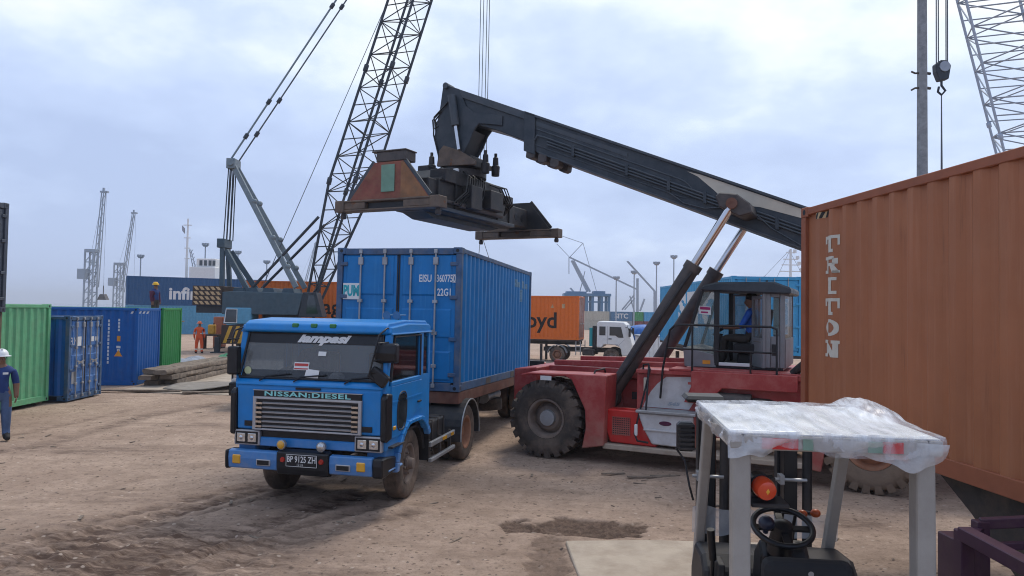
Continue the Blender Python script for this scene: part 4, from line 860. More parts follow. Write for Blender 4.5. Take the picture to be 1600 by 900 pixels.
text('lampasi', 0.165, 'whitetxt', wsn, (wpt(2.365, .010), 0.12, 2.365), (0, 1, 0), (-0.228, 0, 0.974), bold=0.009, xs=1.55, shear=0.42)
obj('sun_strip', MB().add([(wpt(1.815, .004), -1.08, 1.815), (wpt(1.815, .004), 1.08, 1.815), (wpt(1.92, .004), 1.07, 1.92), (wpt(1.92, .004), -1.07, 1.92)], [(0,1,2,3)]), 'glass_dark', wsn)
def ws_rect(name, y0, y1, z0, z1, m, off=.012): return obj(name, MB().add([(wpt(z0, off), y0, z0), (wpt(z0, off), y1, z0), (wpt(z1, off), y1, z1), (wpt(z1, off), y0, z1)], [(0,1,2,3)]), m, wsn)
for z0, z1 in ((1.985, 2.02), (1.94, 1.955)): ws_rect('sticker', -0.25, -0.04, z0, z1, 'red_lens', .014)
ws_rect('sticker', -0.26, -0.03, 1.93, 2.035, 'white', .008); ws_rect('sticker', 0.09, 0.21, 2.13, 2.19, 'white')
obj('paper', MB().add([(wpt(1.83, .012), -0.08, 1.83), (wpt(1.83, .012), 0.13, 1.825), (wpt(1.93, .012), 0.14, 1.93), (wpt(1.95, .012), -0.06, 1.95)], [(0,1,2,3)]), 'white', wsn)
obj('sticker', MB().lathe([(0.055, 0), (0.055, 0.003)], 18, 'x', (wpt(1.90, .012), -0.97, 1.90)), mat('pale_yellow', (0.5, 0.55, 0.32), 0.5), wsn)
rf = obj('roof', MB().prism([(0.965, 2.44), (1.00, 2.47), (0.97, 2.56), (0.88, 2.605), (0.3, 2.64), (-0.60, 2.62), (RX - 0.01, 2.57), (RX - 0.01, 2.44)], 'y', -1.10, 1.10), BT, tr, 0.03, seg=3)
obj('roof_edge', MB().prism([(0.94, 2.44), (0.96, 2.47), (0.92, 2.545), (0.3, 2.59), (-0.60, 2.57), (RX, 2.53), (RX, 2.44)], 'y', -HWC - 0.005, HWC + 0.005), BT, rf, 0.03, seg=3)
for y in (-0.29, 0.0, 0.29): obj('marker_lamp', MB().bx(0.955, 0.995, y - 0.05, y + 0.05, 2.515, 2.575), 'green_lens', tr, 0.012)
for y in (0.70, 0.86):
    obj('air_horn', MB().lathe([(0.012, -0.34), (0.015, -0.10), (0.03, -0.03), (0.062, 0.03)], 16, 'x', (0.02, y, 2.70)).tube((-0.1, y, 2.62), (-0.1, y, 2.70), 0.01), 'steel_blue', tr, smooth=50)
obj('rear_wall', MB().bx(RX, RX + 0.04, -HWC + 0.052, HWC - 0.052, 0.95, 2.438), BT, tr)
box('cab_floor', 'black', tr, RX + 0.05, 1.02, -HWC + 0.06, HWC - 0.06, 1.00, 1.04)
ds = obj('dashboard', MB().prism([(1.02, 1.05), (1.03, 1.79), (0.80, 1.78), (0.70, 1.66), (0.72, 1.05)], 'y', -1.08, 1.08), 'seat', tr, 0.02)
obj('steering_wheel', MB().lathe([(0.21, -0.012), (0.235, -0.012), (0.235, 0.012), (0.21, 0.012), (0.21, -0.012)], 24, 'z', closed=False).tube((0,0,-.3),(0,0,0),.03).beam((-.21,0,0),(.21,0,0),.03,.015).xf(Matrix.Translation((0.62, -0.55, 1.83)) @ Matrix.Rotation(R(25), 4, 'Y')), 'black', tr, smooth=40)
for y in (-0.55, 0.50): obj('seat', MB().bx(-0.40, 0.12, y - 0.25, y + 0.25, 1.04, 1.50).bx(-0.50, -0.32, y - 0.25, y + 0.25, 1.50, 2.10), 'seat', tr, 0.03)
hel = obj('dashboard_helmet', MB().sphere((0.88, 0.32, 1.80), 0.12, 16, 8, (1.1, 0.95, 0.9), zmin=-0.1), 'helmet_white', tr, smooth=50)
for y0, y1 in ((-0.75, -0.30), (-0.22, 0.25), (0.55, 0.98)):
    wp = obj('wiper', MB().path([(1.125, y0, 1.77), (wpt(1.84, .03), y0 + 0.10, 1.835), (wpt(1.86, .03), y1, 1.875)], 0.011, 6), 'blackclean', tr)
# mirrors
for s in (-1, 1):
    yo = s*(HWC + 0.02)
    ma = obj('mirror_arm', MB().path([(0.97, s*(HWC - 0.02), 2.50), (1.10, yo, 2.46), (1.15, yo, 2.36), (1.15, yo, 2.02), (1.13, yo, 1.78)], 0.013, 8).path([(1.14, yo + s*0.10, 2.33), (1.02, yo - s*0.02, 2.34)], 0.010, 6).path([(1.14, yo + s*0.10, 2.10), (1.05, yo, 2.12)], 0.010, 6) if s < 0 else
             MB().path([(0.80, s*(HWC - 0.02), 2.52), (0.96, s*(HWC - .06), 2.53), (1.13, s*(HWC - 0.10), 2.44), (1.16, s*(HWC - 0.12), 2.30), (1.20, s*(HWC - 0.20), 1.92), (1.14, s*(HWC - 0.06), 1.78)], 0.013, 8).path([(1.16, s*(HWC - .12), 2.33), (0.98, s*(HWC - .02), 2.34)], .012, 6).path([(1.17, s*(HWC - .15), 2.10), (1.02, s*(HWC - .02), 2.12)], .012, 6).path([(1.20, s*(HWC - .18), 1.95), (1.12, s*(HWC + .02), 1.90)], .012, 6), 'blackclean', tr, smooth=60)
    if s > 0:
        obj('mirror', MB().prism([(0.96, 2.06), (1.10, 2.07), (1.12, 2.20), (1.10, 2.33), (0.96, 2.33)], 'y', 0.97, 1.29), 'blackclean', ma, 0.03, seg=2)
        obj('mirror', MB().bx(-0.05, 0.05, -0.14, 0.14, -0.09, 0.09).xf(Matrix.Translation((1.13, 1.06, 1.88)) @ Matrix.Rotation(R(-35), 4, 'X')), 'blackclean', ma, 0.025, seg=2)
    else:
        obj('mirror', MB().bx(1.08, 1.20, yo - 0.06, yo + 0.11, 1.84, 2.24), 'blackclean', ma, 0.03, seg=2)
# chassis, tanks, wheels
for s in (-1, 1): box('chassis_rail', 'dark_steel', tr, -3.75, 0.9, s*0.36, s*0.44, 0.72, 0.98)
for x in (-1.0, -1.9, -2.9, -3.6): box('cross_member', 'dark_steel', tr, x - 0.05, x + 0.05, -0.36, 0.36, 0.75, 0.95)
obj('fifth_wheel', MB().prism([(-3.45, 1.06), (-2.55, 1.06), (-2.55, 1.14), (-3.40, 1.12)], 'y', -0.48, 0.48).bx(-3.2, -2.7, -.45, .45, .985, 1.055), 'dark_steel', tr, 0.01)
for s in (-1, 1):
    fk = obj('fuel_tank', MB().bx(-1.85, -0.95, s*0.52, s*1.05, 0.50, 0.98), 'black', tr, 0.07, seg=3)
    for x in (-1.70, -1.40, -1.10): obj('tank_strap', MB().path([(x, s*0.56, 0.495), (x, s*1.06, 0.495), (x, s*1.06, 0.985), (x, s*0.56, 0.985)], 0.014, 6), 'dark_steel', fk)
    box('side_guard', 'galv', tr, -2.10, -0.82, s*1.10, s*1.15, 0.60, 0.68, 0.008)
    box('side_guard', 'galv', tr, -2.10, -0.82, s*1.10, s*1.16, 0.36, 0.42, 0.008)
    for x in (-2.0, -1.45, -0.90): box('guard_bracket', 'dark_steel', tr, x - 0.025, x + 0.025, s*1.06, s*1.10, 0.36, 0.70)
    box('side_marker', 'amber', tr, -1.98, -1.86, s*1.15, s*1.165, 0.615, 0.665); box('side_marker', 'amber', tr, -1.60, -1.40, s*1.15, s*1.165, 0.615, 0.665)
    obj('air_hose', MB().path([(-0.72, s*0.30, 1.05), (-0.9, s*0.4, 1.02), (-1.5, s*0.50, 1.06), (-2.1, s*0.46, 1.03), (-2.4, s*0.45, 1.0)], 0.022, 6), 'black', tr, smooth=60)
    mg = MB(); A_ = np.linspace(R(-8), R(188), 17)
    for i in range(16):
        q = [(0.60*math.cos(t), 0.51 + 0.60*math.sin(t)) for t in (A_[i], A_[i+1])] + [(0.625*math.cos(t), 0.51 + 0.625*math.sin(t)) for t in (A_[i+1], A_[i])]
        mg.add([(x - 2.937, s*0.50, z) for x, z in q] + [(x - 2.937, s*1.19, z) for x, z in q], [(0,1,2,3),(7,6,5,4),(0,4,5,1),(2,6,7,3),(1,5,6,2),(3,7,4,0)])
    obj('mudguard', mg, 'black', tr, smooth=30)
    obj('mudguard_edge', MB().path([(0.615*math.cos(t) - 2.937, s*1.19, 0.51 + 0.615*math.sin(t)) for t in A_], 0.014, 6), 'galv', tr, smooth=60)
    wheel(tr, (0, s*0.965, 0.51), 'truck', s, steer=R(3)); wheel(tr, (-2.937, s*1.0, 0.51), 'truck_drive', s); wheel(tr, (-2.937, s*0.70, 0.51), 'truck_drive', s)
box('axle', 'dark_steel', tr, -0.06, 0.06, -0.85, 0.85, 0.42, 0.56); obj('axle', MB().tube((-2.937, -0.9, 0.51), (-2.937, 0.9, 0.51), 0.10, 12).sphere((-2.937, 0, 0.51), 0.24, 14, 8), 'dark_steel', tr, smooth=50)
box('radiator', 'blackclean', tr, 0.45, 0.8, -0.35, 0.35, 0.55, 0.99); obj('exhaust', MB().tube((-0.75, -0.30, 0.62), (-2.0, -0.30, 0.62), 0.09, 12), 'rust_steel', tr, smooth=40)
# driver behind the wheel (right hand side)
j, b = seated('maroon', 'trousers', 'boots', ((0.55, 0.14, 0.37), (0.55, -0.14, 0.37)))
Rt = Matrix.Rotation(TA, 4, 'Z'); pt = Matrix.Translation((TX, TY, 0)) @ Rt @ Vector((-0.115, -0.53, 1.465))
dv = figure('person', 'driver sitting behind the steering wheel of the blue truck', j, b, pt, TA, None)
obj('hair', MB().sphere((-0.01, 0, 0.865), 0.098, 14, 8, (1.1, 0.9, 0.85), zmin=-0.15), 'hair', dv, smooth=60)

# ------------------------------------------------------------------ trailer under the blue container
tl = thing('trailer', 'rusty brown skeletal trailer carrying the blue container', 'trailer', (-1.395, 16.117, 0.0), R(-103.5), ry=-0.0218)
TZ = 1.188
for s in (-1, 1):
    obj('side_beam', MB().prism([(3.02, TZ - 0.20), (3.02, TZ), (-5.1, TZ), (-5.1, TZ - 0.20)], 'y', s*1.215, s*1.13), 'rust_steel', tl, 0.008)
    obj('main_beam', MB().prism([(3.0, TZ - 0.30), (3.0, TZ - 0.005), (-5.1, TZ - 0.005), (-5.1, TZ - 0.40), (0.6, TZ - 0.40), (1.2, TZ - 0.30)], 'y', s*0.46, s*0.56), 'rust_steel', tl, 0.008)
    lgp = obj('landing_leg', MB().bx(0.42, 0.55, s*0.70, s*0.84, 0.28, 1.0).bx(0.38, 0.60, s*0.66, s*0.88, 0.24, 0.28).beam((0.48, s*0.77, 0.45), (-0.2, s*0.7, 0.9), 0.05, 0.05), 'dark_steel', tl, 0.006)
    for ax_ in (-2.6, -3.85):
        for yy in (1.02, 0.70): wheel(tl, (ax_, s*yy, 0.51 - 0.0218*ax_), 'truck_drive', s)
    box('mud_flap', 'black', tl, -4.62, -4.60, s*0.6, s*1.15, 0.45, 1.0)
box('front_bolster', 'rust_steel', tl, 3.03, 2.78, -1.21, 1.21, TZ - 0.21, TZ - 0.004, 0.006)
for i in range(9): box('cross_member', 'rust_steel', tl, 2.3 - i*0.88, 2.2 - i*0.88, -1.12, 1.12, TZ - 0.19, TZ - 0.012)
box('kingpin_plate', 'dark_steel', tl, 2.9, 1.6, -0.5, 0.5, TZ - 0.22, TZ - 0.195 - 0.0)
for ax_ in (-2.6, -3.85): obj('axle', MB().tube((ax_, -1.0, 0.51 + 0.0218*-ax_), (ax_, 1.0, 0.51 + 0.0218*-ax_), 0.07, 10), 'dark_steel', tl)
sp_ = obj('spare_wheel_carrier', MB().lathe([(0.30, -0.12), (0.50, -0.12), (0.51, 0.0), (0.50, 0.12), (0.30, 0.12)], 28, 'z', (-0.7, 0.55, 0.60)), 'rubber', tl, smooth=40)
obj('air_tank', MB().tube((-0.2, 0.75, 0.78), (-1.3, 0.75, 0.78), 0.14, 14), 'galv', tl, smooth=40)
rl = obj('rear_lamp_box', MB().bx(-5.16, -5.02, 0.55, 1.21, TZ + 0.02, TZ + 0.20), 'blackclean', tl, 0.01)
for y in (0.72, 1.05): obj('rear_lamp', MB().lathe([(0.07, -0.02), (0.06, 0.02)], 16, 'y', (-5.08, 1.215, TZ + 0.11)) if y > 1 else MB().lathe([(0.07, -0.02), (0.06, 0.02)], 16, 'x', (-5.0, y, TZ + 0.11)), 'red_lens', rl, smooth=40)
for i, y in enumerate((-0.4, 0.4)): box('twist_lock', 'galv', tl, -3.10, -3.25, y*2.9, y*2.6, TZ + 0.001, TZ + 0.06)
# ------------------------------------------------------------------ reach stacker
SX, SY, SA = 1.493, 15.233, R(154.05)
rs = thing('reach_stacker', 'red container reach stacker with black boom raised over the blue truck', 'reach stacker', (SX, SY, 0), SA)
def sxz(name, poly, y0, y1, m, parent=rs, bevel=0.0): return obj(name, MB().prism(poly, 'y', y0, y1), m, parent, bevel)
def ztop(t): return 4.69 + 0.4137*(t + 4.37)
# chassis and deck
sxz('chassis', [(0.95, 0.70), (0.95, 1.45), (-6.6, 1.45), (-6.6, 0.60), (-0.9, 0.55)], -0.78, 0.78, 'red', bevel=0.02)
sxz('front_beam', [(1.05, 0.85), (1.05, 1.55), (0.55, 1.60), (0.55, 0.85)], -1.1, 1.1, 'red', bevel=0.02)
for s in (1, -1):
    fd = [(0.50, 1.49), (0.50, 1.53), (0.36, 1.565), (-0.50, 1.58), (-1.18, 1.585), (-1.14, 0.33), (-0.73, 0.25), (-0.80, 0.62), (-0.78, 0.95), (-0.52, 1.47), (-0.40, 1.53), (0.30, 1.53)]
    sxz('fender', fd, s*1.30, s*1.93, 'red', bevel=0.015)
    box('fender_reflector', 'white', rs, 0.10, -0.12, s*1.93, s*1.938, 1.44, 1.52)
    sxz('deck_rail', [(0.30, 1.64), (0.30, 1.74), (-2.35, 1.80), (-2.35, 1.64)], s*0.70, s*0.80, 'red', bevel=0.012)
    sxz('body_side', [(-1.182, 0.62), (-1.182, 0.97), (-1.60, 0.97), (-1.60, 1.62), (-4.45, 1.62), (-4.45, 0.72), (-2.9, 0.55)], s*1.36, s*1.42, 'red', bevel=0.008)
    box('running_board', 'concrete', rs, -1.10, -4.6, s*1.42, s*1.86, 0.27, 0.36, 0.012)
    for x in (-1.4, -2.6, -3.8): box('board_bracket', 'dark_steel', rs, x - 0.04, x + 0.04, s*0.78, s*1.5, 0.36, 0.56)
    sxz('rear_skirt', [(-4.45, 0.72), (-4.45, 1.5), (-4.62, 1.5), (-4.78, 0.62), (-4.72, 0.25), (-4.50, 0.28)], s*1.10, s*1.86, 'red', bevel=0.012)
    for yy in (1.67, 1.06): wheel(rs, (0, s*yy, 0.725), 'stacker', s)
    wheel(rs, (-5.44, s*1.66, 0.725), 'stacker_rear', s, steer=R(-6))
obj('axle', MB().tube((0, -1.5, 0.725), (0, 1.5, 0.725), 0.22, 14), 'dark_steel', rs, smooth=40); obj('axle', MB().tube((-5.44, -1.5, 0.725), (-5.44, 1.5, 0.725), 0.16, 14), 'dark_steel', rs, smooth=40)
box('deck', 'red', rs, -1.60, -4.45, -1.50, 1.50, 1.625, 1.70, 0.010)
box('deck', 'red', rs, 0.40, -1.597, -0.82, 0.82, 1.455, 1.63, 0.010)
# near side equipment
hd = sxz('hydraulic_hood', [(-1.08, 0.97), (-1.12, 0.62), (-1.20, 0.38), (-2.05, 0.36), (-2.05, 0.97)], 1.42, 1.74, 'red_bright', bevel=0.02)
box('grille_backing', 'blackclean', hd, -1.24, -1.58, 1.741, 1.744, 0.52, 0.84)
for i in range(9): obj('grille_bar', MB().bx(-1.24, -1.58, 1.744, 1.752, 0.525 + i*0.038, 0.543 + i*0.038), 'red', hd)
for i in range(9): obj('grille_bar', MB().bx(-1.245 - i*0.04, -1.257 - i*0.04, 1.744, 1.755, 0.52, 0.84), 'red', hd)
sw = [(-1.72, 1.02), (-1.76, 1.12), (-1.86, 1.30), (-1.98, 1.45), (-2.14, 1.58), (-2.80, 1.61), (-2.75, 1.40), (-2.66, 1.20), (-2.55, 1.02)]
wpn = sxz('white_side_panel', sw, 1.42, 1.427, 'white_panel')
text('S45', 0.08, 'grey_box', wpn, (-2.27, 1.43, 1.10), (-1, 0, 0), (0, 0, 1), bold=0.004, xs=1.8, shear=.3)
ub = sxz('white_tool_box', [(-1.72, 0.955), (-1.82, 0.70), (-1.98, 0.42), (-2.70, 0.40), (-2.70, 0.955)], 1.745, 1.80, 'white_panel', bevel=0.02)
sxz('tool_box_body', [(-2.052, 0.95), (-2.052, 0.42), (-2.72, 0.40), (-2.72, 0.95)], 1.42, 1.744, 'red', bevel=0.01)
sxz('step_ledge', [(-1.70, 0.96), (-1.70, 1.01), (-2.75, 1.01), (-2.75, 0.96)], 1.42, 1.86, 'galv', bevel=0.01)
sxz('panel_lip', [(-1.84, 0.655), (-1.84, 0.685), (-2.70, 0.685), (-2.70, 0.655)], 1.80, 1.83, 'white_panel', parent=ub, bevel=0.006)
obj('emblem', MB().lathe([(0.11, 0), (0.09, 0.012)], 20, 'y').xf(Matrix.Translation((-2.22, 1.80, 0.80)) @ Matrix.Diagonal((1, 1, 0.36, 1))), 'maroon', ub, smooth=30)
sxz('dark_hatch', [(-1.32, 1.06), (-1.32, 1.20), (-1.75, 1.22), (-1.75, 1.05)], 0.781, 0.79, 'glass_solid', bevel=0.004)
obj('hand_rail', MB().path([(-1.72, 1.46, 1.62), (-1.74, 1.50, 1.78), (-1.83, 1.50, 1.80), (-1.86, 1.50, 1.70), (-1.70, 1.90, 0.60), (-1.76, 1.92, 0.48), (-1.95, 1.90, 0.46)], 0.018, 8).path([(-1.84, 1.50, 1.79), (-1.88, 1.82, 0.97)], 0.018, 8), 'blackclean', rs, smooth=60)
box('filter_can', 'cream', rs, -1.74, -1.80, 1.44, 1.49, 1.30, 1.55, 0.01)
obj('side_lamp', MB().bx(-1.70, -1.75, 1.86, 1.92, 0.56, 0.76), 'white', rs, 0.01)
# step / cab support bracket
sxz('cab_bracket', [(-2.62, 1.45), (-2.62, 1.72), (-4.35, 1.72), (-4.35, 1.45), (-3.15, 1.45), (-3.02, 1.32), (-2.98, 1.17), (-2.50, 1.17), (-2.58, 1.36)], 1.50, 1.62, 'red', bevel=0.010)
box('cab_deck', 'red', rs, -2.20, -4.50, 0.92, 1.50, 1.702, 1.74, 0.006)
obj('air_cleaner', MB().tube((-3.08, 1.52, 1.22), (-3.62, 1.52, 1.22), 0.155, 18).tube((-2.75, 1.52, 1.20), (-3.08, 1.52, 1.22), 0.11, 14).tube((-3.62, 1.52, 1.22), (-4.3, 1.2, 1.2), 0.09, 12), 'cyl_dark', rs, 0, 40)
sxz('engine_cover', [(-4.46, 1.0), (-4.46, 1.74), (-4.6, 1.95), (-6.5, 1.95), (-6.5, 1.0)], -1.05, 1.05, 'red', bevel=0.03)
sxz('counterweight', [(-6.1, 0.75), (-6.2, 1.70), (-7.2, 1.70), (-7.35, 1.30), (-7.2, 0.6)], -1.55, 1.55, 'red', bevel=0.04)
for s in (1, -1): sxz('boom_tower', [(-5.0, 1.8), (-5.2, 3.0), (-5.5, 4.0), (-6.0, 4.1), (-6.5, 1.9)], s*0.48, s*0.60, 'red', bevel=0.02)
obj('tower_hose', MB().path([(-4.3, 1.2, 1.75), (-4.5, 1.25, 1.95), (-4.45, 1.1, 2.15), (-4.7, 0.9, 2.3)], 0.05, 8).path([(-4.25, 1.3, 1.75), (-4.4, 1.4, 1.9), (-4.6, 1.2, 1.85)], 0.06, 8), 'black', rs, smooth=60)
# cab
cz = 1.742
cb = obj('cab_base', MB().prism([(-2.33, cz), (-2.30, 2.10), (-2.86, 1.98), (-2.90, cz)], 'y', -0.80, 0.83), 'grey_cab', rs, 0.01)
box('cab_sticker', 'orange_txt', cb, -2.66, -2.80, 0.831, 0.834, 1.80, 1.87)
box('cab_floor', 'blackclean', rs, -2.90, -4.05, -0.80, 0.80, cz, cz + 0.04)
box('door_sill', 'white', rs, -2.95, -3.50, 0.78, 0.84, cz + 0.041, cz + 0.10, 0.006)
crf = obj('cab_roof', MB().prism([(-2.62, 3.14), (-2.66, 3.24), (-2.9, 3.30), (-3.90, 3.31), (-4.18, 3.20), (-4.18, 3.08)], 'y', -0.90, 0.90), 'boom', rs, 0.03)
for s in (1, -1):
    obj('cab_pillar', MB().beam((-2.32, s*0.79, 2.08), (-2.64, s*0.79, 3.14), 0.06, 0.05, (0,1,0)), 'blackclean', rs, 0.008)
    obj('cab_pillar', MB().bx(-2.86, -2.95, s*0.76, s*0.83, cz + .04, 3.14), 'blackclean', rs, 0.008)
    obj('cab_pillar', MB().bx(-3.72, -3.84, s*0.76, s*0.82, cz + .04, 3.14), 'grey_cab', rs, 0.008)
    obj('cab_pillar', MB().bx(-4.00, -4.08, s*0.76, s*0.82, cz + .04, 3.14), 'grey_cab', rs, 0.008)
    g = sxz('quarter_glass', [(-2.34, 2.08), (-2.64, 3.12), (-2.86, 3.12), (-2.86, 1.97), (-2.6, 2.02)], s*0.795, s*0.80, 'glass_green')
    if s > 0:
        sk_ = MB().add([(-2.58, 0.805, 2.72), (-2.80, 0.805, 2.70), (-2.80, 0.805, 2.85), (-2.57, 0.805, 2.87)], [(0,1,2,3)]); so = obj('sticker', sk_, 'white', g)
        obj('sticker_print', MB().add([(-2.60, 0.808, 2.80), (-2.79, 0.808, 2.79), (-2.79, 0.808, 2.84), (-2.60, 0.808, 2.855)], [(0,1,2,3)]).add([(-2.62, 0.808, 2.735), (-2.75, 0.808, 2.73), (-2.75, 0.808, 2.76), (-2.62, 0.808, 2.765)], [(0,1,2,3)]), mat('magenta', (0.35, 0.02, 0.12), 0.5), g)
    else:
        sxz('side_window', [(-2.95, 2.3), (-2.95, 3.1), (-3.45, 3.1), (-3.45, 2.3)], s*0.79, s*0.80, 'glass'); obj('window_frame', MB().path([(-2.96, s*.79, 2.28), (-2.96, s*.79, 3.1), (-3.45, s*.79, 3.1), (-3.45, s*.79, 2.28), (-2.96, s*.79, 2.28)], 0.03, 6), 'grey_cab', rs)
        box('far_wall', 'grey_cab', rs, -2.95, -4.0, -0.80, -0.77, cz + .04, 2.27)
    rw = sxz('rear_side_window', [(-3.88, 2.36), (-3.88, 3.02), (-3.98, 3.02), (-3.98, 2.36)], s*0.785, s*0.795, 'glass_green')
    box('rear_side_panel', 'grey_cab', rs, -3.845, -3.995, s*0.77, s*0.808, cz + 0.04, 2.34, 0.01); box('rear_header', 'grey_cab', rs, -3.845, -3.995, s*0.77, s*0.808, 3.03, 3.13, 0.01)
    if s > 0: box('panel_recess', 'blackclean', rs, -3.86, -3.96, 0.811, 0.815, 2.0, 2.2)
obj('front_glass', MB().add([(-2.30, -0.78, 2.10), (-2.30, 0.78, 2.10), (-2.63, 0.78, 3.13), (-2.63, -0.78, 3.13)], [(0,1,2,3)]), 'glass_green', rs)
obj('rear_glass', MB().add([(-4.07, -0.76, 2.3), (-4.07, 0.76, 2.3), (-4.07, 0.76, 3.1), (-4.07, -0.76, 3.1)], [(0,1,2,3)]), 'glass_green', rs)
box('rear_cab_wall', 'grey_cab', rs, -4.04, -4.09, -0.76, 0.76, cz + .04, 2.29)
# opened door swung out at the rear hinge
dm = Matrix.Translation((-3.74, 0.85, 0)) @ Matrix.Rotation(R(-62), 4, 'Z')
dp = MB().prism([(0.0, cz + 0.03), (0.0, 3.10), (0.52, 3.06), (0.58, 2.2), (0.50, cz + .03), (0.46, cz + .03), (0.52, 2.25), (0.06, 2.25), (0.06, 3.04), (0.47, 3.01), (0.525, 2.25), (0.51, 2.2), (0.46, cz + .03)], 'y', -0.025, 0.025)
dp = MB().bx(0, 0.06, -.025, .025, cz + .03, 3.10).bx(0.50, 0.56, -.025, .025, cz + .03, 3.06).bx(0.061, 0.499, -.025, .025, 3.0, 3.06).bx(0.061, 0.499, -.025, .025, cz + .03, 2.30)
dro = obj('cab_door', dp.xf(dm), 'grey_cab', rs, 0.008)
obj('door_glass', MB().bx(0.06, 0.50, -.006, .006, 2.30, 3.0).xf(dm), 'glass', dro); obj('door_panel', MB().bx(0.09, 0.47, -.03, .03, cz + .5, 2.22).xf(dm), 'rim_grey', dro, 0.01)
stt = obj('operator_seat', MB().bx(-3.15, -3.62, -0.05, 0.50, 2.00, 2.18).prism([(-3.58, 2.18), (-3.72, 2.82), (-3.82, 2.82), (-3.70, 2.10)], 'y', -0.02, 0.47).bx(-3.2, -3.55, .05, .40, cz + .04, 2.0), 'seat', rs, 0.03)
obj('control_column', MB().beam((-2.75, 0.22, cz + .04), (-2.85, 0.22, 2.35), 0.14, 0.12).lathe([(0.16, -0.012), (0.185, -0.012), (0.185, 0.012), (0.16, 0.012), (0.16, -0.012)], 20, 'z', (0, 0, 0), closed=False), 'black', rs)
obj('steering_wheel', MB().lathe([(0.16, -0.012), (0.185, -0.012), (0.185, 0.012), (0.16, 0.012), (0.16, -0.012)], 20, 'z', closed=False).beam((-.17,0,0),(.17,0,0),.03,.015).xf(Matrix.Translation((-2.88, 0.22, 2.42)) @ Matrix.Rotation(R(35), 4, 'Y')), 'black', rs, smooth=40)
rl_ = MB()
y_ = 1.53
rl_.path([(-2.06, y_, 1.20), (-2.10, y_, 1.72), (-2.22, y_, 2.42), (-2.30, y_, 2.50), (-2.45, y_, 2.52), (-3.92, y_, 2.52), (-4.02, y_, 2.48), (-4.02, y_, 1.72)], 0.020, 8)
rl_.path([(-2.18, y_, 2.10), (-4.02, y_, 2.08)], 0.016, 8); rl_.path([(-2.62, y_, 2.52), (-2.62, y_, 1.52)], 0.018, 8); rl_.path([(-3.60, y_, 2.08), (-3.60, y_, 1.72)], 0.016, 8)
obj('guard_rail', rl_, 'blackclean', rs, smooth=60)
obj('railing_foot', MB().bx(-2.56, -2.68, 1.50, 1.58, 1.48, 1.52), 'red', rs)
obj('work_lamp', MB().bx(-2.30, -2.42, -1.0, -0.85, 3.05, 3.20), 'black', rs, 0.02)
# lift cylinders
for s in (1, -1):
    a_ = Vector((-0.98, s*1.10, 1.10)); b_ = Vector((-3.22, s*1.10, 4.68)); md = a_ + (b_ - a_)*0.70
    cy = obj('lift_cylinder', MB().tube(a_, md, 0.145, 20).tube(md - (b_-a_).normalized()*0.12, md + (b_-a_).normalized()*0.02, 0.165, 20).tube(a_ - Vector((0, 0.12, 0)), a_ + Vector((0, 0.12, 0)), 0.20, 16), 'cyl_dark', rs, smooth=40)
    obj('piston_rod', MB().tube(md, b_, 0.080, 18), 'chrome', cy, smooth=40)
    d_ = (b_ - a_).normalized(); nn_ = Vector((d_.z, 0, -d_.x))
    obj('oil_pipe', MB().path([a_ + d_*0.25 + Vector((0, s*0.17, 0)), a_ + d_*0.35 + Vector((0, s*0.19, 0)), md - d_*0.35 + Vector((0, s*0.19, 0)) - nn_*0.06, md - d_*0.12 + Vector((0, s*0.17, 0)) - nn_*0.08], 0.028, 8), 'black', cy, smooth=60)
    obj('cylinder_pin', MB().tube((-3.22, s*0.30, 4.68), (-3.22, s*1.24, 4.68), 0.10, 14), 'rust_steel', cy, smooth=40)
    obj('cylinder_foot', MB().prism([(-0.75, 0.80), (-1.2, 0.80), (-1.12, 1.25), (-0.80, 1.25)], 'y', s*0.80, s*0.86), 'red', cy)
    obj('hose', MB().path([(-0.98, s*1.12, 1.35), (-0.80, s*1.22, 1.25), (-0.78, s*1.42, 1.0), (-0.95, s*1.5, 0.72), (-1.12, s*1.5, 0.62)] if s > 0 else [(-0.98, s*1.12, 1.35), (-0.80, s*1.22, 1.25), (-0.9, s*1.2, 0.9)], 0.05, 10), 'black', rs, smooth=60)
obj('hose', MB().path([(-0.95, 1.15, 1.42), (-0.90, 1.45, 1.50), (-0.96, 1.5, 1.30), (-0.9, 1.62, 1.02), (-1.05, 1.72, 0.75)], 0.035, 8).path([(-0.98, 1.10, 1.3), (-0.95, 1.35, 1.66), (-0.86, 1.6, 1.64), (-0.80, 1.7, 1.35)], 0.018, 8), 'black', rs, smooth=60)
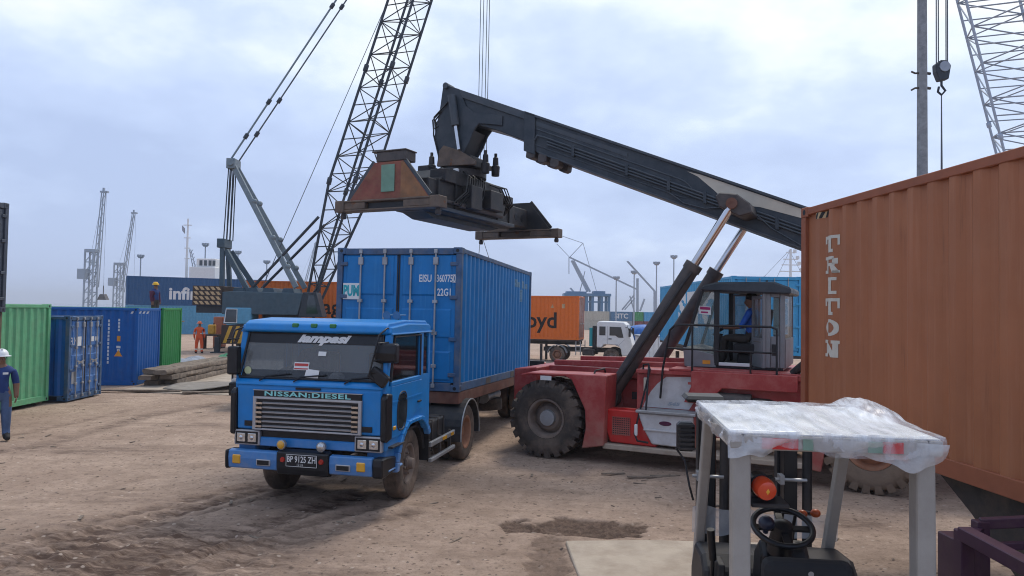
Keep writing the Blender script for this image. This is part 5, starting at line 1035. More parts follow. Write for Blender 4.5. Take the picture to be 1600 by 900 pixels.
# boom
def bpoly(t0, t1, v0, v1): return [(t0, ztop(t0) + v0), (t1, ztop(t1) + v0), (t1, ztop(t1) + v1), (t0, ztop(t0) + v1)]
BW = 0.36
bo = sxz('outer_boom', [(-6.05, ztop(-6.05) - 0.70), (-5.6, ztop(-5.6) - 0.80), (0.95, ztop(0.95) - 0.80), (1.20, ztop(1.2) - 0.62), (1.22, ztop(1.22)), (-5.9, ztop(-5.9)), (-6.15, ztop(-6.15) - 0.25)], -BW, BW, 'boom', bevel=0.015)
for s in (1, -1):
    sxz('boom_flange', bpoly(-5.9, 1.20, -0.002, -0.055), s*BW, s*(BW + 0.05), 'boom_edge', parent=bo, bevel=0.005)
    sxz('boom_flange', bpoly(-5.4, 0.9, -0.80, -0.765), s*BW, s*(BW + 0.03), 'boom_edge', parent=bo, bevel=0.005)
    sxz('boom_strip', bpoly(-1.05, 1.15, -0.13, -0.22), s*BW, s*(BW + 0.012), 'boom_edge', parent=bo)
    # raised access outline with a round end
    oc = [(1.0, -0.30), (-2.1, -0.30)] + [(-2.1 - 0.25*math.sin(t), -0.47 + 0.17*math.cos(t)) for t in np.linspace(0, math.pi, 9)] + [(-2.1, -0.64), (1.0, -0.64)]
    obj('access_outline', MB().path([(t, s*(BW + 0.006), ztop(t) + v) for t, v in oc], 0.016, 6), 'boom_edge', bo)
    cr_ = [(-2.25, -0.10), (-2.45, -0.13), (-2.75, -0.28), (-2.95, -0.40), (-3.05, -0.44), (-3.6, -0.30), (-4.3, -0.24), (-5.2, -0.15), (-5.2, -0.07), (-2.5, -0.075)]
    sxz('cream_stripe', [(t, ztop(t) + v) for t, v in cr_], s*(BW + 0.0), s*(BW + 0.008), 'cream', parent=bo)
    pp = MB()
    for i, v in enumerate((-0.43, -0.49, -0.55)):
        if i == 0: pp.path([(0.98, s*(BW + 0.05), ztop(0.98) + v - 0.12), (0.92, s*(BW + 0.05), ztop(0.92) + v), (0.75, s*(BW + 0.05), ztop(0.75) + v + 0.01), (-2.9, s*(BW + 0.05), ztop(-2.9) + v)], 0.020, 8)
        else: pp.path([(0.70, s*(BW + 0.05), ztop(0.70) + v), (-2.9, s*(BW + 0.05), ztop(-2.9) + v)], 0.018, 8)
        pp.path([(-3.55, s*(BW + 0.05), ztop(-3.55) + v + 0.02), (-5.3, s*(BW + 0.05), ztop(-5.3) + v + 0.02)], 0.018, 8)
    obj('oil_pipe', pp, 'boom_edge', bo, smooth=60)
    for t in (0.1, -1.05, -1.9, -2.6, -3.9): obj('pipe_clamp', MB().prism(bpoly(t - 0.03, t + 0.03, -0.38, -0.60), 'y', s*BW, s*(BW + 0.08)), 'boom', bo)
    sxz('cylinder_bracket', [(-2.92, ztop(-2.92) - 0.46), (-3.0, ztop(-3.0) - 0.36), (-3.30, ztop(-3.3) - 0.28), (-3.52, ztop(-3.52) - 0.36), (-3.56, ztop(-3.56) - 0.52), (-3.35, ztop(-3.35) - 0.66), (-3.0, ztop(-3.0) - 0.62)], s*(BW + 0.02), s*1.17, 'cyl_dark', parent=bo, bevel=0.02)
    obj('boom_cable', MB().path([(t, s*(BW + 0.05), ztop(t) + v) for t, v in ((-2.0, -0.66), (-2.3, -0.72), (-2.7, -0.66), (-2.95, -0.52))] ), 'boom_edge', bo) if False else obj('boom_cable', MB().path([(t, s*(BW + 0.05), ztop(t) + v) for t, v in ((-1.9, -0.64), (-2.2, -0.74), (-2.6, -0.70), (-2.95, -0.54))], 0.014, 6).path([(t, s*(BW + 0.06), ztop(t) + v) for t, v in ((-3.5, -0.45), (-3.8, -0.62), (-4.4, -0.76), (-5.2, -0.72))], 0.014, 6), 'boom_edge', bo, smooth=60)
    # wear pads and rollers under the mouth
    sxz('mouth_collar', bpoly(0.98, 1.24, 0.0, -0.86), s*(BW - 0.002), s*(BW + 0.05), 'boom', parent=bo, bevel=0.01)
    for t in (1.08, 0.80, 0.52): obj('wear_block', MB().prism([(t - 0.10, ztop(t) - 0.80), (t + 0.10, ztop(t) - 0.76), (t + 0.12, ztop(t) - 0.94), (t, ztop(t) - 0.98), (t - 0.08, ztop(t) - 0.95)], 'y', s*0.12, s*(BW + 0.03)), 'cyl_dark', bo, 0.015)
ib = sxz('inner_boom', [(-1.0, ztop(-1) - 0.70), (1.9, ztop(1.9) - 0.62), (2.45, ztop(2.45) - 0.66), (3.3, ztop(3.3) - 0.7), (3.3, ztop(3.3) - 0.03), (-1.0, ztop(-1) - 0.03)], -BW + 0.06, BW - 0.06, 'boom', bevel=0.015)
for s in (1, -1):
    sxz('boom_flange', bpoly(1.24, 3.32, -0.002, -0.17), s*(BW - 0.06), s*(BW - 0.02), 'boom_edge', parent=ib, bevel=0.006)
    hp = [(3.32, 7.86), (3.40, 7.30), (3.55, 6.62), (3.40, 6.25), (2.80, 6.18), (2.62, 6.45), (2.50, 6.72), (2.38, 6.86), (2.0, 6.80), (1.8, 6.76), (1.8, 6.98), (2.5, 7.12), (2.72, 7.30), (2.9, 7.7)]
    sxz('boom_head', hp, s*(BW - 0.062), s*(BW - 0.012), 'boom', parent=ib, bevel=0.01)
    obj('head_pin', MB().tube((3.22, s*0.10, 7.80), (3.22, s*0.42, 7.80), 0.07, 12), 'boom_edge', ib, smooth=40)
sxz('head_web', [(3.30, 7.8), (3.50, 6.65), (3.40, 6.4), (3.34, 6.4), (3.42, 6.7), (3.2, 7.8)], -0.30, 0.30, 'boom', parent=ib); sxz('head_web', [(2.55, 6.75), (2.85, 6.2), (2.93, 6.22), (2.65, 6.8)], -0.30, 0.30, 'boom', parent=ib)
tc_ = obj('tilt_cylinder', MB().tube((3.05, 0.42, 7.55), (2.93, 0.42, 6.85), 0.09, 14), 'boom_edge', rs, smooth=40); obj('piston_rod', MB().tube((2.93, 0.42, 6.85), (2.83, 0.42, 6.30), 0.045, 12), 'chrome', tc_, smooth=40)
hs = MB()
for i in range(5): hs.path([(3.15, 0.36 - i*0.05, 7.45), (3.50, 0.42 - i*0.06, 7.1 - 0.05*i), (3.52, 0.40 - i*0.1, 6.7), (3.40, 0.35, 6.2 - 0.02*i)], 0.018, 6)
hs.path([(3.36, 0.34, 7.25), (3.58, 0.36, 7.05), (3.56, 0.36, 6.85), (3.42, .34, 6.9)], 0.014, 6)
obj('hose', hs, 'blackclean', rs, smooth=60)
# rotator and spreader
CX_, CY_ = 3.10, -0.32
rt = obj('rotator', MB().lathe([(0.55, 5.72), (0.62, 5.74), (0.62, 5.88), (0.45, 5.92), (0.40, 6.0)], 28, 'z', (CX_, CY_*0.3, 0)), 'spreader', rs, smooth=35)
sxz('rotator_yoke', [(3.45, 5.98), (3.40, 6.32), (3.28, 6.45), (2.85, 6.30), (2.45, 6.05), (2.45, 5.95)], 0.28, 0.36, 'spreader_end', parent=rt, bevel=0.01); sxz('rotator_yoke', [(3.45, 5.98), (3.40, 6.32), (3.28, 6.45), (2.85, 6.30), (2.45, 6.05), (2.45, 5.95)], -0.46, -0.38, 'spreader_end', parent=rt, bevel=0.01)
obj('rotator_yoke', MB().bx(2.6, 3.35, -0.40, 0.30, 5.96, 6.2), 'spreader', rt, 0.02)
for x, y in ((3.62, 0.30), (3.55, -0.1), (2.35, 0.05), (2.30, -0.35)): obj('drive_motor', MB().lathe([(0.09, 5.80), (0.10, 6.02), (0.07, 6.04), (0.06, 6.22), (0.035, 6.24), (0.035, 6.32)], 14, 'z', (x, y, 0)).bx(x - .07, x + .07, y - .07, y + .07, 5.92, 6.0), 'spreader', rt, smooth=35)
obj('flood_lamp', MB().bx(2.78, 2.92, 0.46, 0.54, 5.72, 5.86), 'white', rt, 0.02)
obj('support_bar', MB().beam((3.45, 0.6, 5.62), (3.05, 0.55, 5.80), 0.05, 0.03), 'galv', rt); obj('support_bar', MB().beam((3.35, 0.72, 5.55), (2.95, 0.65, 5.75), 0.05, 0.03), 'galv', rt)
mbm = obj('spreader_trunk', MB().prism([(CX_ - 0.46, 4.90), (CX_ - 0.34, 4.74), (CX_ + 0.34, 4.74), (CX_ + 0.46, 4.90), (CX_ + 0.46, 5.42), (CX_ - 0.46, 5.42)], 'y', -2.0, 1.95), 'spreader', rs, 0.02)
obj('trunk_cover', MB().prism([(-1.55, 5.42), (-1.35, 5.72), (1.1, 5.74), (1.55, 5.42)], 'x', CX_ - 0.48, CX_ + 0.48), 'spreader', mbm, 0.02)
for x in (-0.47, 0.47):
    for y in (-1.75, -1.1, 0.9, 1.6): obj('trunk_rib', MB().bx(CX_ + x - 0.03, CX_ + x + 0.03, y - 0.02, y + 0.02, 4.80, 5.44), 'spreader', mbm)
    obj('trunk_rail', MB().bx(CX_ + x - 0.05, CX_ + x + 0.05, -1.98, 1.94, 4.80, 4.88), 'boom_edge', mbm, 0.008)
    obj('side_shift_cylinder', MB().tube((CX_ + x*1.12, -1.2, 5.0), (CX_ + x*1.12, 0.8, 5.0), 0.07, 12).tube((CX_ + x*1.12, 0.8, 5.0), (CX_ + x*1.12, 1.7, 5.0), 0.035, 10), 'cyl_dark', mbm, smooth=40)
bl_ = obj('trunk_belly', MB().prism([(-1.6, 4.74), (-1.1, 4.64), (1.4, 4.64), (1.8, 4.74)], 'x', CX_ - 0.28, CX_ + 0.28), 'spreader', mbm)
hs = MB()
for i in range(9):
    y = -0.2 + i*0.10; hs.path([(CX_ - 0.35, y*0.6, 5.82), (CX_ - 0.62, y, 5.62 + 0.03*(i % 3)), (CX_ - 0.66, y + 0.15, 5.28), (CX_ - 0.58, y + 0.32 + 0.03*i, 4.98 + 0.03*(i % 2))], 0.017, 6)
for i in range(4): hs.path([(CX_ - 0.30, -0.6, 5.75), (CX_ - 0.66 - 0.04*i, -0.8 - 0.06*i, 5.6), (CX_ - 0.70 - 0.03*i, -1.15 - 0.05*i, 5.25), (CX_ - 0.56, -1.3, 5.02)], 0.018, 6)
obj('hose', hs, 'blackclean', rs, smooth=60)
for i, (x, y, z, a, b, c) in enumerate([(-0.62, -0.55, 5.25, .14, .32, .22), (-0.60, 0.35, 5.2, .12, .25, .26), (-0.60, -1.35, 5.38, .1, .16, .1), (0.60, 0.5, 5.25, .13, .4, .22), (-0.35, 1.2, 5.55, .2, .22, .14), (0.2, -1.1, 5.78, .18, .2, .1), (0.3, 0.8, 5.80, .14, .2, .08)]):
    obj('valve_box', MB().bx(CX_ + x - a, CX_ + x + a, y - b, y + b, z - c, z + c), 'spreader', mbm, 0.015)
# telescopic beams and end beams
for s in (1, -1):
    ye = CY_ + s*2.95
    tb = obj('telescopic_beam', MB().bx(CX_ - 0.32, CX_ + 0.32, s*1.5 + CY_*0, ye - s*0.13, 4.92, 5.40), 'spreader', rs, 0.015)
    for q in (0.42, 0.78): obj('beam_hole', MB().lathe([(0.10, -0.005), (0.10, 0.005)], 18, 'x', (CX_ - 0.322, ye - s*q, 5.14)).lathe([(0.10, -0.005), (0.10, 0.005)], 18, 'x', (CX_ + 0.322, ye - s*q, 5.14)), 'blackclean', tb)
    eb = MB()
    for z0, z1 in ((4.66, 4.70), (4.84, 4.88)): eb.bx(CX_ - 1.22, CX_ + 1.22, ye - 0.13, ye + 0.13, z0, z1)
    eb.bx(CX_ - 1.22, CX_ - 0.40, ye - 0.12, ye + 0.12, 4.70, 4.84); eb.bx(CX_ + 0.52, CX_ + 1.22, ye - 0.12, ye + 0.12, 4.70, 4.84); eb.bx(CX_ - .399, CX_ + 0.519, ye - 0.10, ye + 0.02, 4.7, 4.84)
    ebo = obj('end_beam', eb, 'spreader_end', rs, 0.012)
    obj('slot', MB().bx(CX_ - .38, CX_ + .50, ye + s*0.0 + .021 if s > 0 else ye - .101, ye + .026 if s > 0 else ye - .106, 4.715, 4.825), 'blackclean', ebo)
    for x in (-1.13, 1.13): obj('twist_lock', MB().lathe([(0.045, 4.53), (0.06, 4.56), (0.06, 4.60), (0.04, 4.66)], 12, 'z', (CX_ + x, ye, 0)), 'cyl_dark', ebo, smooth=40); obj('lock_housing', MB().bx(CX_ + x - 0.11, CX_ + x + 0.11, ye - 0.15, ye + 0.15, 4.655, 4.885), 'spreader_end', ebo, 0.01)
    gs = [(CX_ + 0.95, 4.88), (CX_ + 0.34, 5.62), (CX_ - 0.34, 5.62), (CX_ - 0.95, 4.88)]
    gp = obj('end_gusset', MB().prism(gs, 'y', ye - s*0.02, ye + s*0.06), 'spreader_red' if s > 0 else 'spreader', rs, 0.01)
    obj('end_gusset', MB().prism([(CX_ - 0.30, 4.885), (CX_ - 0.30, 5.60), (CX_ - 0.36, 5.60), (CX_ - 0.93, 4.885)], 'y', ye + s*0.061, ye + s*0.066), 'spreader_orange' if s > 0 else 'spreader', gp)
    [obj('gusset_edge', MB().beam((CX_ + q*0.94, ye + s*0.02, 4.9), (CX_ + q*0.34, ye + s*0.02, 5.62), 0.14, 0.04, (0, 1, 0)), 'boom_edge' if s > 0 else 'spreader', gp) for q in (-1, 1)]
    if s > 0: obj('sign_panel', MB().bx(CX_ - 0.16, CX_ + 0.16, ye + 0.068, ye + 0.08, 5.02, 5.56), 'pale_green', gp, 0.03)
    obj('top_box', MB().bx(CX_ - 0.40, CX_ + 0.30, ye - 0.30, ye + 0.06, 5.63, 5.82).bx(CX_ - 0.42, CX_ + 0.40, ye - 0.32, ye + 0.08, 5.82, 5.85), 'cyl_dark', gp, 0.01) if s > 0 else None
# operator
j, b = seated('shirt_blue', 'trousers', 'boots', ((0.46, 0.14, 0.28), (0.46, -0.14, 0.28)))
mw = Matrix.Translation((SX, SY, 0)) @ Matrix.Rotation(SA, 4, 'Z')
op = figure('person', 'operator in blue shirt sitting in the red reach stacker cab', j, b, mw @ Vector((-3.42, 0.22, 2.18)), SA, None)
obj('hair', MB().sphere((-0.015, 0, 0.865), 0.10, 14, 8, (1.1, 0.9, 0.9), zmin=-0.25), 'hair', op, smooth=60)
# ------------------------------------------------------------------ lattice cranes
BARS = {}
def bar(name, p0, p1, r, m, parent, n=6):
    """round bar as an object of its own, sharing one unit mesh per material"""
    k = (m, n)
    if k not in BARS:
        me = MB().tube((0,0,0), (0,0,1), 1.0, n).mesh('bar'); me.materials.append(M[m])
        for p in me.polygons: p.use_smooth = len(p.vertices) == 4
        BARS[k] = me
    p0 = Vector(p0); p1 = Vector(p1); d = p1 - p0; o = bpy.data.objects.new(name, BARS[k]); C.objects.link(o); o.parent = parent
    q = d.to_track_quat('Z', 'Y'); o.rotation_mode = 'QUATERNION'; o.rotation_quaternion = q; o.location = p0; o.scale = (r, r, d.length); return o
def lattice(parent, foot, tip, wid, side, r_ch, r_br, m, bays, t_in=0.20, t_out=0.85, m_br=None, joints=()):
    """boom of four chords; foot, tip are local points, side = horizontal direction across the boom"""
    m_br = m_br or m; foot = Vector(foot); tip = Vector(tip); d = (tip - foot).normalized(); L = (tip - foot).length; sd = Vector(side).normalized(); up = d.cross(sd).normalized()
    bm_ = obj('boom', MB().bx(-0.001, 0.001, -0.001, 0.001, -0.001, 0.001), m, parent)     # replaced below by the foot plates
    def wd(t):
        if t < t_in: return wid*(0.30 + 0.70*t/t_in)
        if t > t_out: return wid*(1 - 0.55*(t - t_out)/(1 - t_out))
        return wid
    def node(t, a, b, sc=1.0): w_ = wd(t); return foot + d*L*t + sd*a*w_/2 + up*b*(w_ if t < t_in or t > t_out else wid)/2
    ts = [0.0, t_in, t_out, 1.0]
    corners = ((-1,-1), (1,-1), (1,1), (-1,1))
    for a, b in corners:
        for i in range(3): bar('chord', node(ts[i], a, b), node(ts[i+1], a, b), r_ch, m, bm_, 8)
    T = np.linspace(0, 1, bays + 1)
    for i in range(bays):
        for q in range(4):
            (a0, b0), (a1, b1) = corners[q], corners[(q+1) % 4]
            if i % 2 == q % 2: bar('brace', node(T[i], a0, b0), node(T[i+1], a1, b1), r_br, m_br, bm_)
            else: bar('brace', node(T[i], a1, b1), node(T[i+1], a0, b0), r_br, m_br, bm_)
            if q in (0, 2) or i % 3 == 0: bar('brace', node(T[i+1], a0, b0), node(T[i+1], a1, b1), r_br, m_br, bm_)
    for t in joints:
        for a, b in corners: bar('chord_joint', node(t - 0.006, a, b), node(t + 0.006, a, b), r_ch*1.8, m, bm_, 8)
    pl_ = MB()
    for a in (-1, 1): pl_.beam(node(0, a, -1), node(0, a, 1), 0.10, 0.22)
    pl_.tube(node(0, -1.3, 0), node(0, 1.3, 0), 0.12, 12)
    bm_.data = pl_.mesh('boom'); bm_.data.materials.append(M[m]); return bm_, node

YC = 43.0
k_ = YC/1130.0
def pxw(x, y, Y=YC):
    d = f_ + r2*((x - 800)/1130.0) - u2*((y - 450)/1130.0); t = Y/d.y; return Vector((0, 0, 2.75)) + d*t
base = Vector(((pxw(430, 550)).x, YC, 0))
cr1 = thing('mobile_crane', 'slate grey mobile lattice crane with striped counterweight behind the blue truck', 'crane', base)
def cp(x, y, dy=0.0): return pxw(x, y, YC + dy) - base
c0 = cp(347, 456, -1.45); c1 = cp(500, 493, -1.45)
hw_ = 1.45
obj('upper_body', MB().prism([(c0.x, c1.z), (c0.x, c0.z), (c0.x + 0.6, c0.z + 0.05), (c1.x - 1.0, c0.z), (c1.x - 1.3, c1.z)], 'y', -hw_, hw_), 'crane', cr1, 0.03)
obj('operator_cab', MB().prism([(c1.x - 1.25, c1.z - 0.1), (c1.x - 1.0, c0.z + 0.05), (c1.x - 0.25, c0.z + 0.05), (c1.x + 0.15, c1.z - 0.1)], 'y', -hw_ - 0.02, -0.4), 'crane_dark', cr1, 0.03)
obj('cab_glass', MB().prism([(c1.x - 0.80, c1.z + 0.1), (c1.x - 0.70, c0.z - 0.12), (c1.x - 0.35, c0.z - 0.12), (c1.x - 0.12, c1.z + 0.1)], 'y', -hw_ - 0.04, -hw_ - 0.025), 'glass_solid', cr1)
for x in (380, 400, 425, 455): obj('engine_hood', MB().prism([(cp(x, 456).x - 0.3, c0.z), (cp(x, 456).x - 0.2, c0.z + 0.28), (cp(x, 456).x + 0.35, c0.z + 0.28), (cp(x, 456).x + 0.45, c0.z)], 'y', -0.9, 0.9), 'crane', cr1, 0.02)
cwA, cwB = cp(301, 446, -1.5), cp(346, 477, -1.5)
cw = obj('counterweight', MB().bx(cwA.x, c0.x - 0.02, -hw_ - 0.05, hw_ + 0.05, cwB.z, cwA.z), 'hazard_brown', cr1, 0.02)
nr = 4; hh = (cwA.z - cwB.z)/nr
for i in range(nr):
    for q in range(5):
        x0 = cwA.x + 0.06 + q*(c0.x - cwA.x - 0.1)/5; wq = (c0.x - cwA.x)/5*0.55; z0 = cwB.z + i*hh; sg_ = -0.14
        z1 = z0 + hh*0.80
        obj('stripe', MB().add([(x0 + max(0, -sg_), -hw_ - 0.056, z0 + 0.04), (x0 + wq + max(0, -sg_), -hw_ - 0.056, z0 + 0.04), (x0 + wq + max(0, sg_), -hw_ - 0.056, z1), (x0 + max(0, sg_), -hw_ - 0.056, z1)], [(0,1,2,3)]), 'hazard_cream', cw)
obj('counterweight_base', MB().bx(cwA.x + 0.1, c0.x + 0.3, -1.2, 1.2, cwB.z - 0.45, cwB.z - 0.01), 'crane_dark', cr1, 0.02)
# carrier
car = obj('carrier_frame', MB().bx(cp(360, 500).x, cp(560, 500).x, -1.2, 1.2, 0.75, 1.35), 'crane_dark', cr1, 0.02)
obj('turntable', MB().lathe([(1.1, 1.35), (1.1, c1.z)], 24, 'z', (cp(440, 500).x, 0, 0)), 'crane_dark', cr1)
for x in (395, 428, 495, 528):
    for s in (-1, 1): wheel(cr1, (cp(x, 540).x, s*1.1, 0.55), 'crane', s)
cbA, cbB = cp(350, 480, -1.5), cp(392, 507, -1.5)
ccb = obj('carrier_cab', MB().prism([(cbA.x - 0.05, cbB.z), (cbA.x + 0.08, cbA.z), (cbB.x, cbA.z), (cbB.x, cbB.z)], 'y', -1.5, -0.2), 'sky_box', cr1, 0.06)
obj('cab_window', MB().prism([(cbA.x + 0.06, cbB.z + 0.08), (cbA.x + 0.15, cbA.z - 0.10), (cbA.x + 0.75, cbA.z - 0.10), (cbA.x + 0.75, cbB.z + 0.08)], 'y', -1.515, -1.503), 'glass_solid', ccb, 0.02)
obj('window_frame', MB().path([(cbA.x + 0.05, -1.515, cbB.z + 0.08), (cbA.x + 0.14, -1.515, cbA.z - 0.10), (cbA.x + 0.76, -1.515, cbA.z - 0.10), (cbA.x + 0.76, -1.515, cbB.z + 0.08), (cbA.x + 0.05, -1.515, cbB.z + 0.08)], 0.03, 6), 'white', ccb)
bmA, bmB = cp(346, 508, -1.6), cp(402, 538, -1.6)
bm1 = obj('striped_bumper', MB().bx(bmA.x, bmB.x + 0.6, -1.62, -1.30, bmB.z, bmA.z).bx(bmA.x, bmA.x + 0.3, -1.3, 1.3, bmB.z, bmA.z), 'hazard_brown', cr1, 0.02)
for i in range(5):
    x0 = bmA.x + 0.1 + i*0.42; obj('stripe', MB().add([(x0, -1.626, bmB.z + 0.04), (x0 + 0.2, -1.626, bmB.z + 0.04), (x0 + 0.55, -1.626, bmA.z - 0.04), (x0 + 0.35, -1.626, bmA.z - 0.04)], [(0,1,2,3)]), 'yellow', bm1)
obj('outrigger', MB().bx(cp(355,540).x, cp(362,540).x, -1.9, -1.65, 0.05, 0.9).bx(cp(350,540).x, cp(367,540).x, -2.0, -1.5, 0.0, 0.06), 'crane_dark', cr1, 0.02)
# boom
foot = cp(489, 474); tip = cp(735, -293, 4.0)
bmm, bnode = lattice(cr1, foot, tip, 1.85, (0.94, -0.35, 0), 0.082, 0.034, 'crane_dark', 30, 0.22, 0.86, joints=(0.22, 0.44, 0.66))
# gantry
mt0 = cp(365, 256); mt1 = cp(470, 450)
for s in (-1, 1):
    g_ = obj('mast_strut', MB().beam(mt0 + Vector((0, s*0.25, 0)), mt1 + Vector((0, s*0.9, 0)), 0.16, 0.30), 'crane_light', cr1, 0.01)
    obj('gantry_leg', MB().beam(cp(352, 385) + Vector((0, s*0.4, 0)), cp(353, 458) + Vector((0, s*0.6, 0)), 0.24, 0.24), 'crane', cr1, 0.01)
    obj('gantry_strut', MB().beam(cp(357, 392) + Vector((0, s*0.4, 0)), cp(396, 456) + Vector((0, s*0.8, 0)), 0.18, 0.30), 'crane', cr1, 0.01)
    obj('boom_stop', MB().tube(cp(400, 452) + Vector((0, s*0.8, 0)), cp(503, 345 + s*4) + Vector((0, s*0.7, 0)), 0.085, 10), 'crane_dark', cr1, smooth=40)
    for q in (0.33, 0.62, 0.85): obj('strut_lug', MB().sphere(mt0.lerp(mt1, q) + Vector((0.1, s*(0.25 + 0.65*q), 0.12)), 0.16, 8, 6), 'crane_light', cr1)
obj('gantry_head', MB().bx(cp(350,385).x - 0.2, cp(350,385).x + 0.25, -0.6, 0.6, cp(350,388).z, cp(350,374).z), 'crane', cr1, 0.03)
obj('mast_head', MB().bx(mt0.x - 0.25, mt0.x + 0.25, -0.5, 0.5, mt0.z - 0.35, mt0.z + 0.25).tube((mt0.x, -0.6, mt0.z), (mt0.x, 0.6, mt0.z), 0.22, 14), 'crane_light', cr1, 0.02)
for i in range(6): bar('hoist_rope', cp(361 + i % 2, 262) + Vector((0.06*(i//2), -0.35 + 0.14*i, 0)), cp(353 + (i % 2)*2, 376) + Vector((0.04*i, -0.35 + 0.14*i, 0)), 0.035, 'crane_dark', cr1)
pt_ = tip + Vector((-0.3, 0, 0))
for s in (-1, 1):
    a0 = mt0 + Vector((s*0.12, s*0.3, 0.1)); a1 = pt_ + Vector((s*0.12, s*0.5, 0)); bar('pendant', a0, a1, 0.055 if s < 0 else 0.045, 'crane_light' if s < 0 else 'rope', cr1)
    for q in (0.07, 0.16, 0.42): bar('pendant_joint', a0.lerp(a1, q + s*0.006 - 0.006), a0.lerp(a1, q + s*0.006 + 0.006), 0.12, 'crane_dark', cr1)
bar('luffing_rope', cp(392, 490), tip, 0.022, 'rope', cr1)
hk = pxw(752, 330, YC + 4) - base
for i, dx_ in enumerate((-0.32, -0.12, 0.10, 0.26)): bar('load_rope', Vector((hk.x + dx_, hk.y, hk.z)), Vector((hk.x + dx_ + 0.1, tip.y, tip.z)), 0.024, 'rope', cr1)
hkb = obj('hook_block', MB().prism([(hk.x - 0.42, hk.z), (hk.x - 0.3, hk.z - 0.7), (hk.x + 0.3, hk.z - 0.7), (hk.x + 0.42, hk.z)], 'y', hk.y - 0.2, hk.y + 0.2), 'crane_dark', cr1, 0.03)
obj('hook', MB().path([(hk.x, hk.y, hk.z - 0.7), (hk.x, hk.y, hk.z - 1.0), (hk.x + 0.2, hk.y, hk.z - 1.25), (hk.x, hk.y, hk.z - 1.45), (hk.x - 0.2, hk.y, hk.z - 1.25)], 0.07, 8), 'crane_dark', hkb, smooth=60)
for dx_, zz in ((-0.35, 4.0), (1.5, 4.0)): bar('sling', Vector((hk.x, hk.y, hk.z - 1.4)), Vector((hk.x + dx_, hk.y, 3.2)), 0.02, 'rope', hkb)

# second, pale lattice crane at the upper right
Y2 = 34.0
b2 = Vector((pxw(1640, 420, Y2).x, Y2, G(26, Y2)))
cr2 = thing('lattice_crane', 'pale blue lattice crane boom at the upper right behind the terracotta container', 'crane', b2)
ft2 = pxw(1648, 395, Y2) - b2; tp2 = pxw(1470, -340, Y2 - 6) - b2
obj('crane_body', MB().prism([(-3.0, 1.2), (-3.0, 3.0), (-1.0, 3.4), (2.5, 3.2), (3.0, 1.2)], 'y', -1.5, 1.5), 'pale_blue_steel', cr2, 0.05)
for s in (-1, 1): obj('crawler_track', MB().prism([(-3.0, 0.3), (-2.6, 0.0), (2.6, 0.0), (3.0, 0.3), (3.0, 0.8), (2.6, 1.1), (-2.6, 1.1), (-3.0, 0.8)], 'y', s*1.2, s*2.0), 'dark_steel', cr2, 0.04)
l2, n2_ = lattice(cr2, ft2, tp2, 2.3, (0.93, -0.37, 0), 0.060, 0.032, 'pale_blue_steel', 26, 0.12, 0.9, m_br='pale_crane', joints=(0.30, 0.62))
for i in (0, 1): bar('pendant', pxw(1600, 100 + 12*i, Y2 + 2) - b2 + Vector((4.5, 0, -6)), pxw(1565 + 14*i, -10, Y2) - b2 + Vector((-2, 0, 9)), 0.04, 'rope', cr2)
hx_, hy_ = 1471, 100
h2 = pxw(hx_, hy_, Y2 - 6) - b2
hb2 = obj('hook_block', MB().prism([(h2.x - 0.28, h2.z - 0.35), (h2.x - 0.30, h2.z - 0.05), (h2.x - 0.08, h2.z + 0.12), (h2.x + 0.16, h2.z + 0.12), (h2.x + 0.31, h2.z - 0.08), (h2.x + 0.22, h2.z - 0.62), (h2.x - 0.14, h2.z - 0.70)], 'y', h2.y - 0.14, h2.y + 0.14), 'crane_dark', cr2, 0.03)
obj('sheave_plate', MB().lathe([(0.20, -0.02), (0.20, 0.02)], 18, 'y', (h2.x + 0.04, h2.y - 0.16, h2.z - 0.14)), 'pale_crane', hb2)
obj('hook', MB().path([(h2.x, h2.y, h2.z - 0.68), (h2.x, h2.y, h2.z - 0.85), (h2.x + 0.15, h2.y, h2.z - 1.05), (h2.x, h2.y, h2.z - 1.22), (h2.x - 0.14, h2.y, h2.z - 1.10), (h2.x - 0.10, h2.y, h2.z - 0.9)], 0.045, 8), 'crane_dark', hb2, smooth=60)
for dx_ in (-0.20, -0.12, 0.18, 0.24): bar('load_rope', (h2.x + dx_, h2.y, h2.z), (h2.x + dx_, h2.y, tp2.z), 0.022, 'rope', cr2)
for dx_ in (-0.06, 0.07): bar('sling', (h2.x, h2.y, h2.z - 1.2), (h2.x + dx_, h2.y, -b2.z + 2.0), 0.020, 'rope', hb2)

# lamp pole by the terracotta container
pp_ = pxw(1441, 270, 26.0); zg = float(G(pp_.x, 26))
po = thing('concrete_pole', 'tall weathered concrete pole rising behind the terracotta container', 'pole', (pp_.x, 26.0, zg))
obj('shaft', MB().lathe([(0.21, -0.1), (0.185, 6.5), (0.15, 17.0)], 18, 'z'), 'concrete_pole', po, smooth=50)
for z_, a_ in ((9.6, 0.0), (8.2, 0.2)):
    zc_ = pxw(1441, 115 if a_ == 0 else 138, 26.0).z - zg
    obj('climbing_peg', MB().path([(-0.16, -0.05, zc_), (-0.30, -0.08, zc_ - 0.02), (-0.44, -0.08, zc_ + (0.04 if a_ == 0 else -0.10))], 0.035, 6).path([(0.14, -0.05, zc_), (0.27, -0.06, zc_ - 0.02)], 0.05, 6), 'dark_steel', po)
obj('lamp_arm', MB().tube((-1.2, 0, 17.0), (1.2, 0, 17.0), 0.05, 8).bx(-1.3, -0.9, -.2, .2, 16.9, 17.1).bx(0.9, 1.3, -.2, .2, 16.9, 17.1), 'galv', po)

